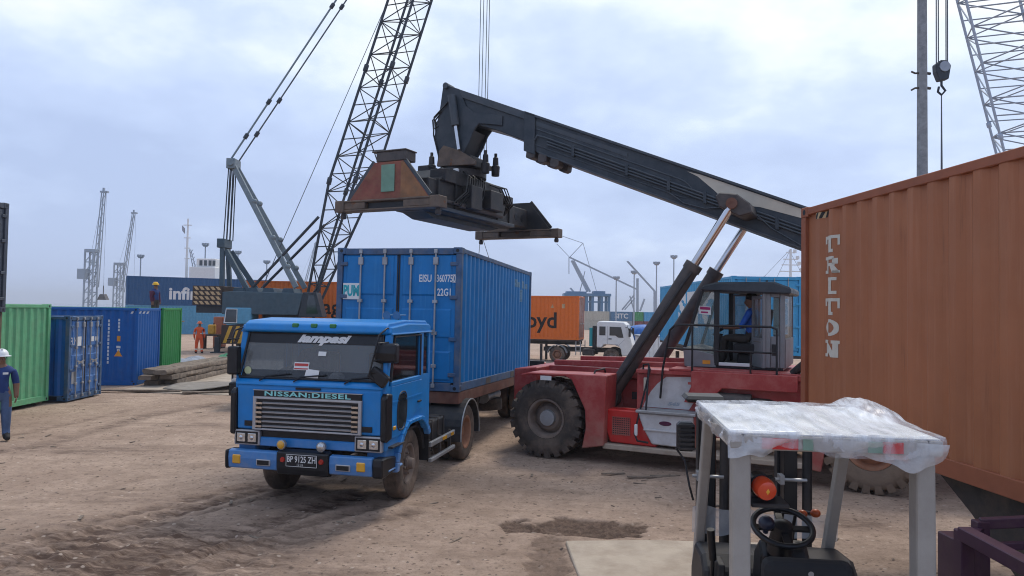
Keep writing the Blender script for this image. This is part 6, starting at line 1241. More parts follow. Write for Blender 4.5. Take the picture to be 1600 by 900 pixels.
# ------------------------------------------------------------------ far harbour
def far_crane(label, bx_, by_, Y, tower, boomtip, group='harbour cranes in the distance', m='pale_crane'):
    """tower: (xl, xr, ytop) in picture px, boomtip px; built full size at its distance"""
    zb = -0.35; b_ = Vector((pxw(bx_, by_, Y).x, Y, zb)); t = thing('harbour_crane', label, 'crane', b_, 0, group)
    k = Y/1130; w_ = (tower[1] - tower[0])*k; zt = pxw(tower[0], tower[2], Y).z - zb; xc = pxw((tower[0] + tower[1])/2, 450, Y).x - b_.x
    tb_ = MB(); n_ = 6
    for a in (-1, 1):
        for c in (-1, 1): tb_.beam((xc + a*w_/2, c*w_/2, 0), (xc + a*w_/2, c*w_/2, zt), w_*0.16, w_*0.16)
    for i in range(n_):
        z0, z1 = zt*i/n_, zt*(i+1)/n_
        for c in (-1, 1): tb_.beam((xc - w_/2, c*w_/2, z0), (xc + w_/2, c*w_/2, z1), w_*0.08, w_*0.08); tb_.beam((xc - w_/2, c*w_/2, z1), (xc + w_/2, c*w_/2, z1), w_*0.12, w_*0.12)
    obj('tower', tb_, m, t)
    obj('machine_house', MB().bx(xc - w_*1.4, xc - w_*0.55, -w_*.5, w_*.5, zt*0.55, zt*0.72), m, t); obj('tower_head', MB().bx(xc - w_*0.55, xc + w_*0.7, -w_*.6, w_*.6, zt, zt + w_*0.35), m, t)
    tp = pxw(boomtip[0], boomtip[1], Y) - b_; ft = Vector((xc + w_*0.55, 0, zt*0.42)); bm_ = MB(); d = tp - ft; s_ = Vector((1, 0, -d.x/d.z)).normalized()*w_*0.30
    for a in (-1, 1):
        for c in (-1, 1): bm_.beam(ft + s_*a*0.9 + Vector((0, c*w_*.25, 0)), tp + s_*a*0.4 + Vector((0, c*w_*.2, 0)), w_*0.09, w_*0.09)
    for i in range(22):
        q0, q1 = ft + d*(i/22), ft + d*((i+1)/22); f0 = 0.9 - 0.5*i/22
        bm_.beam(q0 + s_*f0*(1 if i % 2 else -1), q1 - s_*f0*(1 if i % 2 else -1), w_*0.05, w_*0.05)
    bm_.bx(tp.x - w_*.35, tp.x + w_*.55, -w_*.2, w_*.2, tp.z - w_*.1, tp.z + w_*.12).bx(tp.x - w_*.1, tp.x + w_*.12, -w_*.1, w_*.1, tp.z, tp.z + w_*.5)
    obj('boom', bm_, m, t)
    rp_ = MB().tube((xc, 0, zt + w_*.2), tp, w_*0.02, 5).tube((tp.x + w_*.35, 0, tp.z), (tp.x + w_*.35, 0, zt*0.35), w_*0.018, 5)
    obj('rope', rp_, m, t); return t, tp, w_
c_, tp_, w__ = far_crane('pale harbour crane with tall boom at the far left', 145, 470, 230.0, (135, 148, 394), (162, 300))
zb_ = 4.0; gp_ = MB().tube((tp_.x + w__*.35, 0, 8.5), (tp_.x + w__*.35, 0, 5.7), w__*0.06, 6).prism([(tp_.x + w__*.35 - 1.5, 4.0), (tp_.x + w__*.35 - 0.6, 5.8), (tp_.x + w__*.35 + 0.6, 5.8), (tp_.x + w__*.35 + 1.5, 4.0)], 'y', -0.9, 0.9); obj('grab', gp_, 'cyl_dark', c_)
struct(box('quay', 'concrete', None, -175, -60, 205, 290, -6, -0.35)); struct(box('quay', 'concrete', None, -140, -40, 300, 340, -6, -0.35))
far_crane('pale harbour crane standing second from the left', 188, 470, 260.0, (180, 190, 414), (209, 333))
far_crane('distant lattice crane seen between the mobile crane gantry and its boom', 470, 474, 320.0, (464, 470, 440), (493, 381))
def lamp_mast(label, x, y, Y, group='floodlight masts in the distance'):
    p_ = pxw(x, y, Y); zb = max(-3.4, float(G(p_.x, Y))); t = thing('floodlight_mast', label, 'light mast', (p_.x, Y, zb), 0, group); k = Y/1130; h = p_.z - zb
    obj('pole', MB().tube((0, 0, 0), (0, 0, h), 1.3*k, 8, 0.9*k), 'pale_crane', t)
    mb = MB().lathe([(3.0*k, h - 1.5*k), (4.5*k, h + 0.5*k)], 10, 'z')
    for q in range(6): a_ = q*math.pi/3; mb.bx(4*k*math.cos(a_) - 1.3*k, 4*k*math.cos(a_) + 1.3*k, 4*k*math.sin(a_) - 1.3*k, 4*k*math.sin(a_) + 1.3*k, h + 0.6*k, h + 4*k)
    obj('lamp_head', mb, 'pale_crane', t)
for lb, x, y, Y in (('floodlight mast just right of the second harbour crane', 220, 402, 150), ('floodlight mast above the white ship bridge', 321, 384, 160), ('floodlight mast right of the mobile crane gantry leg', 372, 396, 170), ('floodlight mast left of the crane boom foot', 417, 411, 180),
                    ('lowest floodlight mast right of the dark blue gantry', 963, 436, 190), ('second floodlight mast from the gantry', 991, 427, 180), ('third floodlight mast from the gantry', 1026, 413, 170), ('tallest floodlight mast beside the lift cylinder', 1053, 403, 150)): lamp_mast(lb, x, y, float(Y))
# ship at the left: mast, bridge
Ys = 120.0; sb_ = Vector((pxw(310, 474, Ys).x, Ys, -3.4))
sh = thing('ship', 'white ship bridge and mast rising behind the dark blue container', 'ship', sb_)
def sp(x, y): return pxw(x, y, Ys) - sb_
a_, b_ = sp(308, 418), sp(347, 437)
obj('hull', MB().prism([(sp(275,440).x, 0.2), (sp(270,440).x, b_.z - 1.2), (sp(420,440).x, b_.z - 1.2), (sp(410,440).x, 0.2)], 'y', -4, 4), 'steel_blue', sh, 0.1)
obj('superstructure', MB().bx(a_.x, b_.x, -3, 3, b_.z - 1.3, a_.z), 'white', sh, 0.1)
wh = obj('wheelhouse', MB().bx(sp(316, 430).x, sp(345, 430).x, -2.4, 2.4, a_.z + 0.01, sp(310, 405).z), 'white', sh, 0.08)
for x in (321, 328, 335, 341): obj('window', MB().bx(sp(x, 430).x, sp(x + 4.5, 430).x, -2.45, -2.41, sp(310, 416).z, sp(310, 408).z), 'glass_solid', wh)
mm_ = MB().tube((sp(291, 430).x, 0, b_.z - 1.2), (sp(294, 342).x, 0, sp(310, 342).z), 0.25, 8, 0.14)
for y_, w_ in ((352, 8), (372, 6), (388, 5), (404, 4)): mm_.beam((sp(291, 430).x - w_*Ys/1130*0.8, 0, sp(310, y_).z), (sp(293, 430).x + w_*Ys/1130*0.6, 0, sp(310, y_).z), 0.14, 0.14)
obj('mast', mm_, 'white', sh); obj('flag', MB().prism([(sp(282, 430).x, sp(310, 352).z), (sp(287, 430).x, sp(310, 357).z), (sp(287, 430).x, sp(310, 366).z), (sp(283, 430).x, sp(310, 361).z)], 'y', -0.05, 0.05), 'tarp_grey', sh)
dk = MB()
for s_ in (-1, 1): dk.beam((sp(308, 430).x + s_*0.3, 0, b_.z), (sp(297 + s_, 390).x, 0, sp(310, 390).z), 0.12, 0.12)
for i in range(8): dk.beam((sp(308 - i*1.3, 430).x - 0.3, 0, b_.z + (sp(310, 390).z - b_.z)*i/8), (sp(307 - i*1.3, 430).x + 0.3, 0, b_.z + (sp(310, 390).z - b_.z)*(i+1)/8), 0.08, 0.08)
obj('deck_crane', dk, 'pale_crane', sh)
# ship mast at right behind the blue container
Yq = 130.0; q0 = pxw(1235, 470, Yq); sm2 = thing('ship_mast', 'white ship mast peeking over the blue container at right', 'ship mast', (q0.x, Yq, float(G(q0.x, Yq)))); zq = lambda y: pxw(1235, y, Yq).z - sm2.location.z
mq = MB().tube((0, 0, 0), (0, 0, zq(389)), 0.35, 8, 0.2)
for y_, w_ in ((395, .8), (405, 1.3), (414, 1.6), (424, 2.0)): mq.beam((-w_, 0, zq(y_)), (w_, 0, zq(y_)), 0.16, 0.16).bx(w_ - .3, w_ + .2, -.2, .2, zq(y_), zq(y_) + .6)
obj('mast', mq, 'white', sm2); obj('stay', MB().tube((0, 0, zq(389)), (-2.8, 0, zq(440)), 0.04, 5).tube((0, 0, zq(395)), (2.8, 0, zq(440)), 0.04, 5).tube((0, 0, zq(389)), (-5.5, 0, zq(440)), 0.04, 5), 'pale_crane', sm2)
# dark blue gantry and slanted crane arms at right
Yg = 260.0; g0 = pxw(925, 500, Yg); zgg = float(G(g0.x, Yg)); gt = thing('gantry_crane', 'dark blue gantry frame beyond the orange container on the white truck', 'gantry', (g0.x, Yg, zgg))
def gq(x, y): return pxw(x, y, Yg) - Vector((g0.x, Yg, zgg))
for x in (915, 924, 938, 949):
    for yy in (-4, 4): obj('leg', MB().beam((gq(x, 470).x, yy, 0), (gq(x, 470).x, yy, gq(925, 462).z), 0.9, 0.9), 'steel_blue', gt)
gm = MB()
for y_ in (472,): gm.beam((gq(915, 470).x, -4, gq(925, y_).z), (gq(949, 470).x, -4, gq(925, y_).z), 0.5, 0.5)
obj('cross_bar', gm, 'steel_blue', gt); obj('beam', MB().bx(gq(880, 470).x, gq(952, 470).x, -5, 5, gq(925, 463).z, gq(925, 459).z).bx(gq(884, 470).x, gq(915, 470).x, -3, 3, gq(925, 463).z, gq(925, 456).z).bx(gq(926, 470).x, gq(944, 470).x, -3, 3, gq(925, 459).z, gq(925, 455).z), 'steel_blue', gt)
ar = MB()
for (x0, y0, x1, y1, r) in ((893, 407, 918, 456, .7), (896, 407, 922, 456, .7), (890, 402, 995, 452, .55), (890, 402, 911, 380, .25), (911, 380, 932, 455, .18), (870, 366, 911, 380, .18), (870, 381, 890, 402, .18), (889, 402, 889, 428, .3), (914, 424, 905, 460, .3), (891, 450, 900, 460, .6)):
    ar.beam(gq(x0, y0), gq(x1, y1), r, r)
obj('jib', ar, 'pale_crane', gt)
g2 = thing('distant_derrick', 'thin grey derrick arms between the far floodlight masts', 'crane', (pxw(1010, 500, Yg).x, Yg, zgg)); ar = MB(); off = Vector((pxw(1010, 500, Yg).x, Yg, zgg))
for (x0, y0, x1, y1, r) in ((980, 408, 1023, 455, .6), (1023, 455, 1023, 500, .8), (972, 484, 990, 462, .5), (976, 484, 992, 466, .4), (984, 462, 992, 490, .4), (1000, 486, 1007, 467, .6), (996, 435, 996, 490, .8)): ar.beam(pxw(x0, y0, Yg) - off, pxw(x1, y1, Yg) - off, r, r)
obj('arm', ar, 'pale_crane', g2)
# far stacks of containers on the quay
Yf = 205.0
def far_box(label, x0, x1, tier, m, depth=0.0):
    X0, X1 = pxw(x0, 500, Yf).x, pxw(x1, 500, Yf).x; zb = float(G((X0 + X1)/2, Yf)) + tier*2.62
    L = X1 - X0; pts = corr_profile(-L/2 + .1, L/2 - .1, 0.5, 0.06)
    t = thing('shipping_container', label, 'container', ((X0 + X1)/2, Yf + depth, zb), 0, 'container stacks on the far quay')
    obj('side_panel', corr_mesh(pts, 0.1, 2.5, lambda x, d, z: (x, -1.2 + d, z)), m, t); obj('frame', MB().bx(-L/2, L/2, -1.22, 1.22, 2.5, 2.59).bx(-L/2, L/2, -1.22, 1.22, 0, 0.1).bx(-L/2, -L/2 + .12, -1.22, 1.22, .1, 2.5).bx(L/2 - .12, L/2, -1.22, 1.22, .1, 2.5), m, t); obj('rear_panel', MB().bx(-L/2 + .13, L/2 - .13, 1.0, 1.1, .11, 2.49), m, t); return t
for lb, x0, x1, tr_, m in (('beige container on top of the far stack beside the orange one', 868, 951, 1, 'beige'), ('lower beige container of the far stack beside the orange one', 868, 951, 0, 'beige'), ('far blue container with pale lettering, upper row beside the beige stack', 953, 987, 1, 'steel_blue'), ('far grey container with dark lettering in the lower row', 953, 987, 0, 'grey_box'),
                           ('small dark green container on the far stack', 988, 1004, 1, 'green_dark'), ('dark red container low in the far stack', 988, 1004, 0, 'dark_red'), ('far teal container in the upper row by the white arrow', 1005, 1018, 1, 'sitc'), ('far brown container in the lower row below the teal one', 1005, 1018, 0, 'dark_red'), ('far bright blue container at the end of the upper row', 1019, 1075, 1, 'sitc'), ('far rust container at the end of the lower row', 1019, 1075, 0, 'dark_red')):
    o = far_box(lb, x0, x1, tr_, m)
    if 'pale lettering' in lb: text('SITC', 1.9, 'whitetxt', o, (0, -1.25, 1.3), (1, 0, 0), (0, 0, 1), bold=0.05)
    if 'dark lettering' in lb: text('MAERSK', 1.0, 'black_txt', o, (0.3, -1.25, 1.3), (1, 0, 0), (0, 0, 1), bold=0.02)

# ------------------------------------------------------------------ white truck in the background
wy = R(-14); wt0 = pxw(964, 562, 47.6); wz = float(G(6.9, 48.0)) 
wt = thing('truck', 'white flat nosed truck hauling the orange container in the background', 'truck', (6.75, 47.9, wz), wy)
WM = 'white'
wcab = obj('cab', MB().prism([(1.30, 0.55), (1.35, 1.25), (1.15, 1.95), (0.95, 2.55), (0.75, 2.72), (-0.85, 2.75), (-0.95, 2.6), (-0.95, 1.05), (-0.62, 1.05), (-0.5, 1.25), (0.4, 1.25), (0.62, 0.95), (0.68, 0.55)], 'y', -1.2, 1.2), WM, wt, 0.06, seg=2)
for s in (-1, 1):
    obj('side_window', MB().prism([(0.78, 1.72), (0.62, 2.40), (-0.12, 2.42), (-0.12, 1.85), (0.25, 1.85), (0.45, 1.72)], 'y', s*1.201, s*1.212), 'glass_solid', wcab); obj('rear_window', MB().prism([(-0.38, 1.85), (-0.38, 2.42), (-0.78, 2.42), (-0.78, 1.85)], 'y', s*1.201, s*1.212), 'glass_solid', wcab)
    obj('door_seam', MB().path([(-0.25, s*1.203, 2.45), (-0.25, s*1.203, 1.3), (0.5, s*1.203, 1.25), (0.85, s*1.203, 1.6)], 0.012, 4), 'galv', wcab); obj('door_handle', MB().bx(-0.18, 0.02, s*1.20, s*1.23, 1.60, 1.66), 'black', wcab); obj('mirror', MB().bx(1.12, 1.25, s*1.25, s*1.5, 1.8, 2.3).beam((0.9, s*1.2, 2.4), (1.2, s*1.35, 2.3), .03, .03), 'black', wcab)
    wheel(wt, (0, s*1.05, 0.51), 'truck', s); wheel(wt, (-3.55, s*1.05, 0.51), 'truck_drive', s)
    obj('fender', MB().prism([(-3.55 + 0.62*math.cos(t), 0.51 + 0.62*math.sin(t)) for t in np.linspace(R(10), R(170), 11)] + [(-3.55 + 0.66*math.cos(t), 0.51 + 0.66*math.sin(t)) for t in np.linspace(R(170), R(10), 11)], 'y', s*0.7, s*1.22), 'galv', wt)
    box('chassis_rail', 'dark_steel', wt, -4.6, 1.0, s*0.36, s*0.45, 0.7, 0.98); obj('tank', MB().bx(-1.9, -1.1, s*0.6, s*1.1, 0.5, 0.95), 'dark_steel', wt, 0.06)
    obj('step_ladder', MB().bx(-2.35, -2.3, s*1.0, s*1.1, 0.5, 1.4).bx(-2.05, -2.0, s*1.0, s*1.1, 0.5, 1.4).bx(-2.3, -2.05, s*1.0, s*1.1, .75, .8).bx(-2.3, -2.05, s*1.0, s*1.1, 1.05, 1.1), 'galv', wt)
obj('windscreen', MB().prism([(1.165, 1.95), (0.975, 2.52), (0.99, 2.53), (1.185, 1.95)], 'y', -1.08, 1.08), 'glass_solid', wcab); obj('grille', MB().bx(1.34, 1.37, -0.8, 0.8, 0.9, 1.2), 'blackclean', wcab); obj('bumper', MB().bx(1.25, 1.42, -1.2, 1.2, 0.42, 0.72), WM, wt, 0.04)
obj('cab_rear_rack', MB().bx(-1.25, -1.0, -1.0, 1.0, 0.98, 2.45), 'black', wt, 0.03); obj('gas_bottle', MB().tube((-1.35, -0.6, 1.1), (-1.35, -0.6, 2.3), 0.16, 10).tube((-1.35, 0.6, 1.1), (-1.35, 0.6, 2.3), 0.16, 10), 'teal_txt', wt, smooth=50)
ct_ = thing('trailer', 'dark trailer under the orange container of the white truck', 'trailer', (1.77, 49.4, wz), wy)
for s in (-1, 1):
    box('main_beam', 'dark_steel', ct_, -5.5, 3.0, s*0.5, s*0.62, 1.15, 1.47)
    for x in (-4.6, -3.4): wheel(ct_, (x, s*1.05, 0.51), 'truck_drive', s)
    box('landing_leg', 'dark_steel', ct_, 0.4, 0.55, s*0.8, s*0.95, 0.0, 1.15)
box('deck', 'dark_steel', ct_, -5.5, 3.0, -1.2, 1.2, 1.38, 1.475)
# trailers for the elevated containers
def plain_trailer(label, loc, yaw, L, top, group=None):
    t = thing('trailer', label, 'trailer', loc, yaw, group); hl = L/2
    for s in (-1, 1):
        box('main_beam', 'dark_steel', t, -hl, hl, s*0.5, s*0.62, top - 0.42, top - 0.10)
        for x in (-hl + 1.0, -hl + 2.2): wheel(t, (x, s*1.05, 0.51), 'truck_drive', s)
        box('landing_leg', 'dark_steel', t, hl - 2.6, hl - 2.45, s*0.8, s*0.95, 0.0, top - 0.42)
    box('deck', 'dark_steel', t, -hl, hl, -1.2, 1.2, top - 0.10, top - 0.005); return t
zs = float(G(8.86, 31.2)); plain_trailer('dark trailer under the mid blue container behind the stacker', (8.86, 31.2, zs), R(90), 12.2, 1.28 - zs)
plain_trailer('dark trailer under the orange container behind the lattice crane', (-11.1, 47.3, 0), R(180), 12.2, 1.42)
# pale wall panels right of the white truck
for i, (lb, x0, x1, y0, m) in enumerate((('white cabin wall standing right of the white truck', 1000, 1036, 524, 'white'),)):
    Yw = 44.0; p0, p1 = pxw(x0, 560, Yw), pxw(x1, 560, Yw); zb = float(G(p0.x, Yw)); t = thing('site_cabin', lb, 'cabin', (p0.x, Yw, zb)); zt = pxw(x0, y0, Yw).z - zb; L = p1.x - p0.x
    n_ = 5
    for q in range(n_): box('wall_panel', m, t, L*q/n_ + 0.01, L*(q+1)/n_ - 0.01, 0, 1.8, 0.0, zt - 0.1)
    box('roof', 'grey_box', t, -0.05, L + 0.05, -0.05, 1.85, zt - 0.099, zt, 0.01)
bt = thing('tarpaulin_bundle', 'blue covered load standing beyond the white truck cab', 'load', (pxw(1006, 520, 60.0).x, 60.0, float(G(11, 60)))); obj('cover', MB().sphere((0, 0, 1.6), 1.0, 16, 10, (1.7, 1.0, 0.75)), mat('tarp_blue', (0.03, 0.14, 0.42), 0.6, var=0.3, bump=.5, bump_scale=4), bt, smooth=60); box('bed', 'grey_box', bt, -2.2, 2.2, -1.0, 1.0, 0.5, 1.1, 0.05)
for x in (-1.3, 1.3):
    for s in (-1, 1): wheel(bt, (x, s*0.9, 0.51), 'truck', s)
# ------------------------------------------------------------------ people
j, b = standing('vest', 'jeans', 'boots', ('vest', 'skin'))
pm = figure('person', 'man in white helmet, navy vest and jeans standing at the left edge', j, b, (-10.02, 14.26, gz(-10.02, 14.26)), R(-50), None)
pm.scale = (1.0, 1.0, 1.0)
hm = helmet(pm, 'helmet_white'); obj('chin_strap', MB().path([(0.03, 0.085, 1.66), (0.05, 0.05, 1.56), (0.06, 0, 1.53), (0.05, -0.05, 1.56), (0.03, -0.085, 1.66)], 0.006, 5), 'black', pm)
obj('badge', MB().bx(0.150, 0.158, 0.02, 0.11, 1.32, 1.36), 'white', pm)
j, b = standing('coverall', 'coverall', 'boots', ('coverall', 'coverall'), stance=0.14)
ow = figure('person', 'worker in orange coveralls and helmet walking away near the crane', j, b, (-17.35, 40.3, 0), R(105), None, zones=((0.22, 0.30, 'reflective'), (1.12, 1.17, 'reflective')))
helmet(ow, 'helmet_orange')
j, b = standing('vest', 'trousers', 'boots', ('maroon', 'maroon'))
Yk = 34.0; kp = pxw(243, 441, Yk); yk = figure('person', 'worker in yellow helmet standing behind the green and blue containers', j, b, (kp.x, Yk, kp.z - 1.80), R(-15), None)
helmet(yk, 'helmet_yellow')
pk = thing('work_platform', 'low timber platform under the worker in the yellow helmet', 'platform', (kp.x, Yk, 0)); zt = kp.z - 1.80 - 0.004
for x in (-0.9, 0.9):
    for y in (-0.6, 0.6): box('leg', 'wood', pk, x - 0.08, x + 0.08, y - 0.08, y + 0.08, 0, zt - 0.06)
for i in range(6): box('plank', 'wood', pk, -1.1, 1.1, -0.72 + i*0.24, -0.50 + i*0.24, zt - 0.06, zt)

# ------------------------------------------------------------------ timber, slabs, sheet
def log_beam(name, label, p0, p1, w_, h_, seed, group='weathered timber beams beside the green container'):
    rnd = random.Random(seed); p0 = Vector(p0); p1 = Vector(p1); d = p1 - p0; L = d.length; mb = MB(); n = 14; prof = 10
    vs = []; 
    for i in range(n + 1):
        t = i/n; sc = 1.0 if 0 < i < n else 0.86
        for q in range(prof):
            a = 2*math.pi*q/prof; ca, sa = math.cos(a), math.sin(a); e_ = 0.30
            y = math.copysign(abs(ca)**e_, ca)*w_/2*sc; z = math.copysign(abs(sa)**e_, sa)*h_/2*sc
            vs.append((t*L + (0 if 0 < i < n else rnd.uniform(-.02, .02)), y + rnd.uniform(-.022, .022), z + rnd.uniform(-.016, .016)))
    fs = [(i*prof + q, i*prof + (q+1) % prof, (i+1)*prof + (q+1) % prof, (i+1)*prof + q) for i in range(n) for q in range(prof)] + [tuple(range(prof))[::-1], tuple(range(n*prof, (n+1)*prof))]
    mb.add(vs, fs); o = obj(name, mb, 'wood', None, smooth=45); o.location = p0; o.rotation_euler = (0, -math.asin(d.z/L), math.atan2(d.y, d.x)); return tag(o, label, 'timber', group)
tA = Vector((-11.95, 23.9, 0)); tdir = Vector((-0.02, 1.0, 0)).normalized(); tr_ = Vector((1, 0.02, 0))
k = 0
for lay, (ln, zz, hh_) in enumerate(((6.6, 0.105, 0.21), (6.4, 0.31, 0.19), (6.2, 0.495, 0.17))):
    for col, nm in enumerate(('left', 'right')):
        k += 1; log_beam('timber_beam', ('bottom', 'middle', 'top')[lay] + ' ' + nm + ' beam of the near timber pile', tA + tr_*(0.52*col - 0.02*lay) + Vector((0, 0.22*((k*7) % 3) - 0.15*lay + 0.1*col, zz)), tA + tr_*(0.52*col) + tdir*(ln + 0.3*((k*5) % 3)) + Vector((0, 0, zz)), 0.50, hh_, k)
for lay, zz in enumerate((0.125, 0.37)):
    log_beam('timber_beam', ('lower', 'upper')[lay] + ' beam of the farther timber pile', (-11.6, 31.6 + 0.2*lay, zz), (-12.0, 37.6, zz), 0.6, 0.24, 9 + lay)
log_beam('timber_beam', 'short timber stub lying across the end of the near pile', (-10.6, 29.8, 0.15), (-12.2, 31.0, 0.15), 0.34, 0.28, 13)
def crumple(name, label, m, cx, cy, rx, ry, h, seed, cat):
    n = 26; mb = MB(); vs = []; rnd = np.random.RandomState(seed)
    for i in range(n):
        for q in range(n):
            u, v = i/(n-1)*2 - 1, q/(n-1)*2 - 1; e_ = max(0, 1 - (u*u + v*v)); x = cx + u*rx; y = cy + v*ry
            vs.append((x, y, 0.01 + h*e_**0.6*(0.4 + 1.2*float(fbm(np.array(u*3 + seed), np.array(v*3))))))
    mb.add(vs, [(i*n + q, (i+1)*n + q, (i+1)*n + q + 1, i*n + q + 1) for i in range(n-1) for q in range(n-1)]); o = obj(name, mb, m, None, smooth=60); return tag(o, label, cat)
crumple('tarpaulin', 'crumpled green tarpaulin heaped behind the timber beams', 'tarp_green', -13.3, 34.6, 0.8, 1.4, 0.42, 3, 'tarpaulin')
crumple('tarpaulin', 'crumpled grey tarpaulin next to the green one', 'tarp_grey', -14.5, 33.0, 0.9, 1.6, 0.32, 5, 'tarpaulin')
def pave(name, pts, z1): o = obj(name, MB().prism(pts, 'z', -0.08, z1), 'concrete', None, 0.012); o['kind'] = 'structure'; return o
pave('concrete_slab', [(0.68, 8.62), (1.6, 8.70), (3.4, 8.66), (3.4, 4.0), (0.86, 4.0), (0.80, 6.5), (0.72, 7.7)], 0.030)
pave('concrete_slab', [(-12.2, 22.6), (-9.55, 22.1), (-9.7, 25.4), (-12.1, 25.9)], 0.035); pave('concrete_slab', [(-9.5, 22.1), (-7.6, 21.8), (-7.9, 25.0), (-9.66, 25.35)], 0.028); pave('concrete_slab', [(-11.7, 26.0), (-8.0, 25.2), (-9.6, 36.5), (-11.6, 36.5)], 0.03)
sh_ = thing('steel_sheet', 'bent grey metal sheet lying on the concrete in front of the timber', 'metal sheet', (-9.9, 23.6, 0.02), R(8))
n = 14; vs = []
for i in range(n):
    for q in range(n):
        u, v = i/(n-1), q/(n-1); vs.append((-1.0 + 2.0*u, -1.0 + 2.6*v, 0.05 + 0.16*(1 - v)*abs(u - 0.35)**1.5*2 + 0.05*math.sin(v*3)))
me_ = MB().add(vs, [(i*n + q, (i+1)*n + q, (i+1)*n + q + 1, i*n + q + 1) for i in range(n-1) for q in range(n-1)]); o = obj('sheet', me_, 'plywood', sh_, smooth=60); so = o.modifiers.new('Solid', 'SOLIDIFY'); so.thickness = 0.02
for lb, p in (('broken plank in front of the metal sheet', (-9.2, 22.3, 20, 1.6)), ('broken plank left of the metal sheet on the concrete', (-11.4, 22.4, 4, 2.4)), ('thin plank lying right of the metal sheet', (-8.6, 24.3, 60, 1.8))):
    o = obj('plank', MB().bx(-p[3]/2, p[3]/2, -0.09, 0.09, 0.0, 0.045), 'wood', None, 0.006); o.location = (p[0], p[1], 0.04); o.rotation_euler = (0, 0, R(p[2])); tag(o, lb, 'plank')
# small things by the crane
for nm, lb, x, y0, y1, m in (('tool_cabinet', 'orange steel cabinet standing beside the crane carrier', 343, 495, 532, 'orange_end'), ('jerrycan', 'yellow canister standing behind the orange worker', 331, 512, 528, 'yellow')):
    Yz = 46.0 if nm == 'tool_cabinet' else 45.0; p = pxw(x, y1, Yz); t = thing(nm, lb, 'cabinet' if nm == 'tool_cabinet' else 'canister', (p.x, Yz, 0)); zt = pxw(x, y0, Yz).z
    if nm == 'tool_cabinet':
        box('body', m, t, -0.3, 0.3, -0.3, 0.3, 0.08, zt, 0.02); box('door', m, t, -0.27, 0.27, -0.315, -0.301, 0.15, zt - 0.08, 0.005)
        for a in (-.24, .24): box('foot', 'dark_steel', t, a - .05, a + .05, -.25, .25, 0, 0.08)
    else:
        box('body', m, t, -0.22, 0.22, -0.15, 0.15, 0.9, 1.5, 0.05); obj('cap', MB().tube((0.1, 0, 1.5), (0.1, 0, 1.58), 0.05, 10), 'black', t)
        box('stand', 'dark_steel', t, -0.5, 0.5, -0.3, 0.3, 0.80, 0.899, 0.01)
        for a in (-.45, .45): box('leg', 'dark_steel', t, a - .03, a + .03, -.25, .25, 0, 0.8)
# white van behind the blue truck
vn = thing('van', 'white van parked behind the blue truck on its left', 'van', (-6.38, 21.1, 0), R(-95))
bodyp = [(1.95, 0.45), (2.0, 0.85), (1.85, 1.05), (1.15, 1.25), (0.55, 1.95), (0.3, 2.05), (-2.0, 2.05), (-2.15, 1.9), (-2.2, 0.45), (-1.65, 0.45), (-1.5, 0.72), (-1.1, 0.72), (-0.95, 0.45), (0.85, 0.45), (1.0, 0.72), (1.4, 0.72), (1.55, 0.45)]
vb = obj('body', MB().prism(bodyp, 'y', -0.87, 0.87), 'white', vn, 0.08, seg=3)
obj('windscreen', MB().prism([(1.14, 1.28), (0.60, 1.90), (0.62, 1.92), (1.17, 1.29)], 'y', -0.76, 0.76), 'glass_solid', vb)
for s in (-1, 1):
    obj('side_window', MB().prism([(0.85, 1.30), (0.48, 1.82), (-0.15, 1.85), (-0.15, 1.30)], 'y', s*0.871, s*0.878), 'glass_solid', vb); obj('rear_window', MB().prism([(-0.25, 1.30), (-0.25, 1.85), (-1.8, 1.85), (-1.8, 1.30)], 'y', s*0.871, s*0.878), 'glass_solid', vb)
    obj('headlamp', MB().bx(1.86, 1.99, s*0.52, s*0.82, 0.80, 0.98), 'lamp_glass', vb, 0.02); obj('mirror', MB().bx(0.80, 0.95, s*0.90, s*1.12, 1.28, 1.52), 'blackclean', vb, 0.03)
    for x in (1.2, -1.3): wheel(vn, (x, s*0.76, 0.33), 'car', s)
obj('bumper', MB().bx(1.9, 2.12, -0.86, 0.86, 0.35, 0.72), 'blackclean', vn, 0.06, seg=2); obj('grille', MB().bx(1.96, 2.01, -0.45, 0.45, 0.80, 0.93), 'blackclean', vb, 0.01)

# ------------------------------------------------------------------ trailer under the terracotta container
tt = thing('trailer', 'dark trailer frame under the terracotta container', 'trailer', (4.872, 5.663, 0), R(-85.72))
for s in (-1, 1):
    obj('main_beam', MB().prism([(-0.85, 1.36), (-0.45, 1.12), (0.02, 0.78), (3.6, 0.78), (3.6, 1.405), (-0.85, 1.405)], 'y', s*0.92, s*1.02), 'dark_steel', tt, 0.01)
    lg_ = obj('landing_leg', MB().bx(0.0, 0.18, s*0.86, s*1.04, 0.10, 0.78).bx(-0.13, 0.31, s*0.78, s*1.12, 0.04, 0.101), 'purple', tt, 0.01)
    for x in (2.2, 3.4): wheel(tt, (x, s*1.02, 0.51), 'truck_drive', s)
for x in (-0.6, 0.4, 1.8, 3.2): box('cross_member', 'dark_steel', tt, x - 0.07, x + 0.07, -0.92, 0.92, 1.15, 1.402)
obj('hanging_strap', MB().path([(-0.80, -1.20, 1.41), (-0.79, -1.21, 1.1), (-0.83, -1.2, 0.80)], 0.012, 6), 'black', tt)
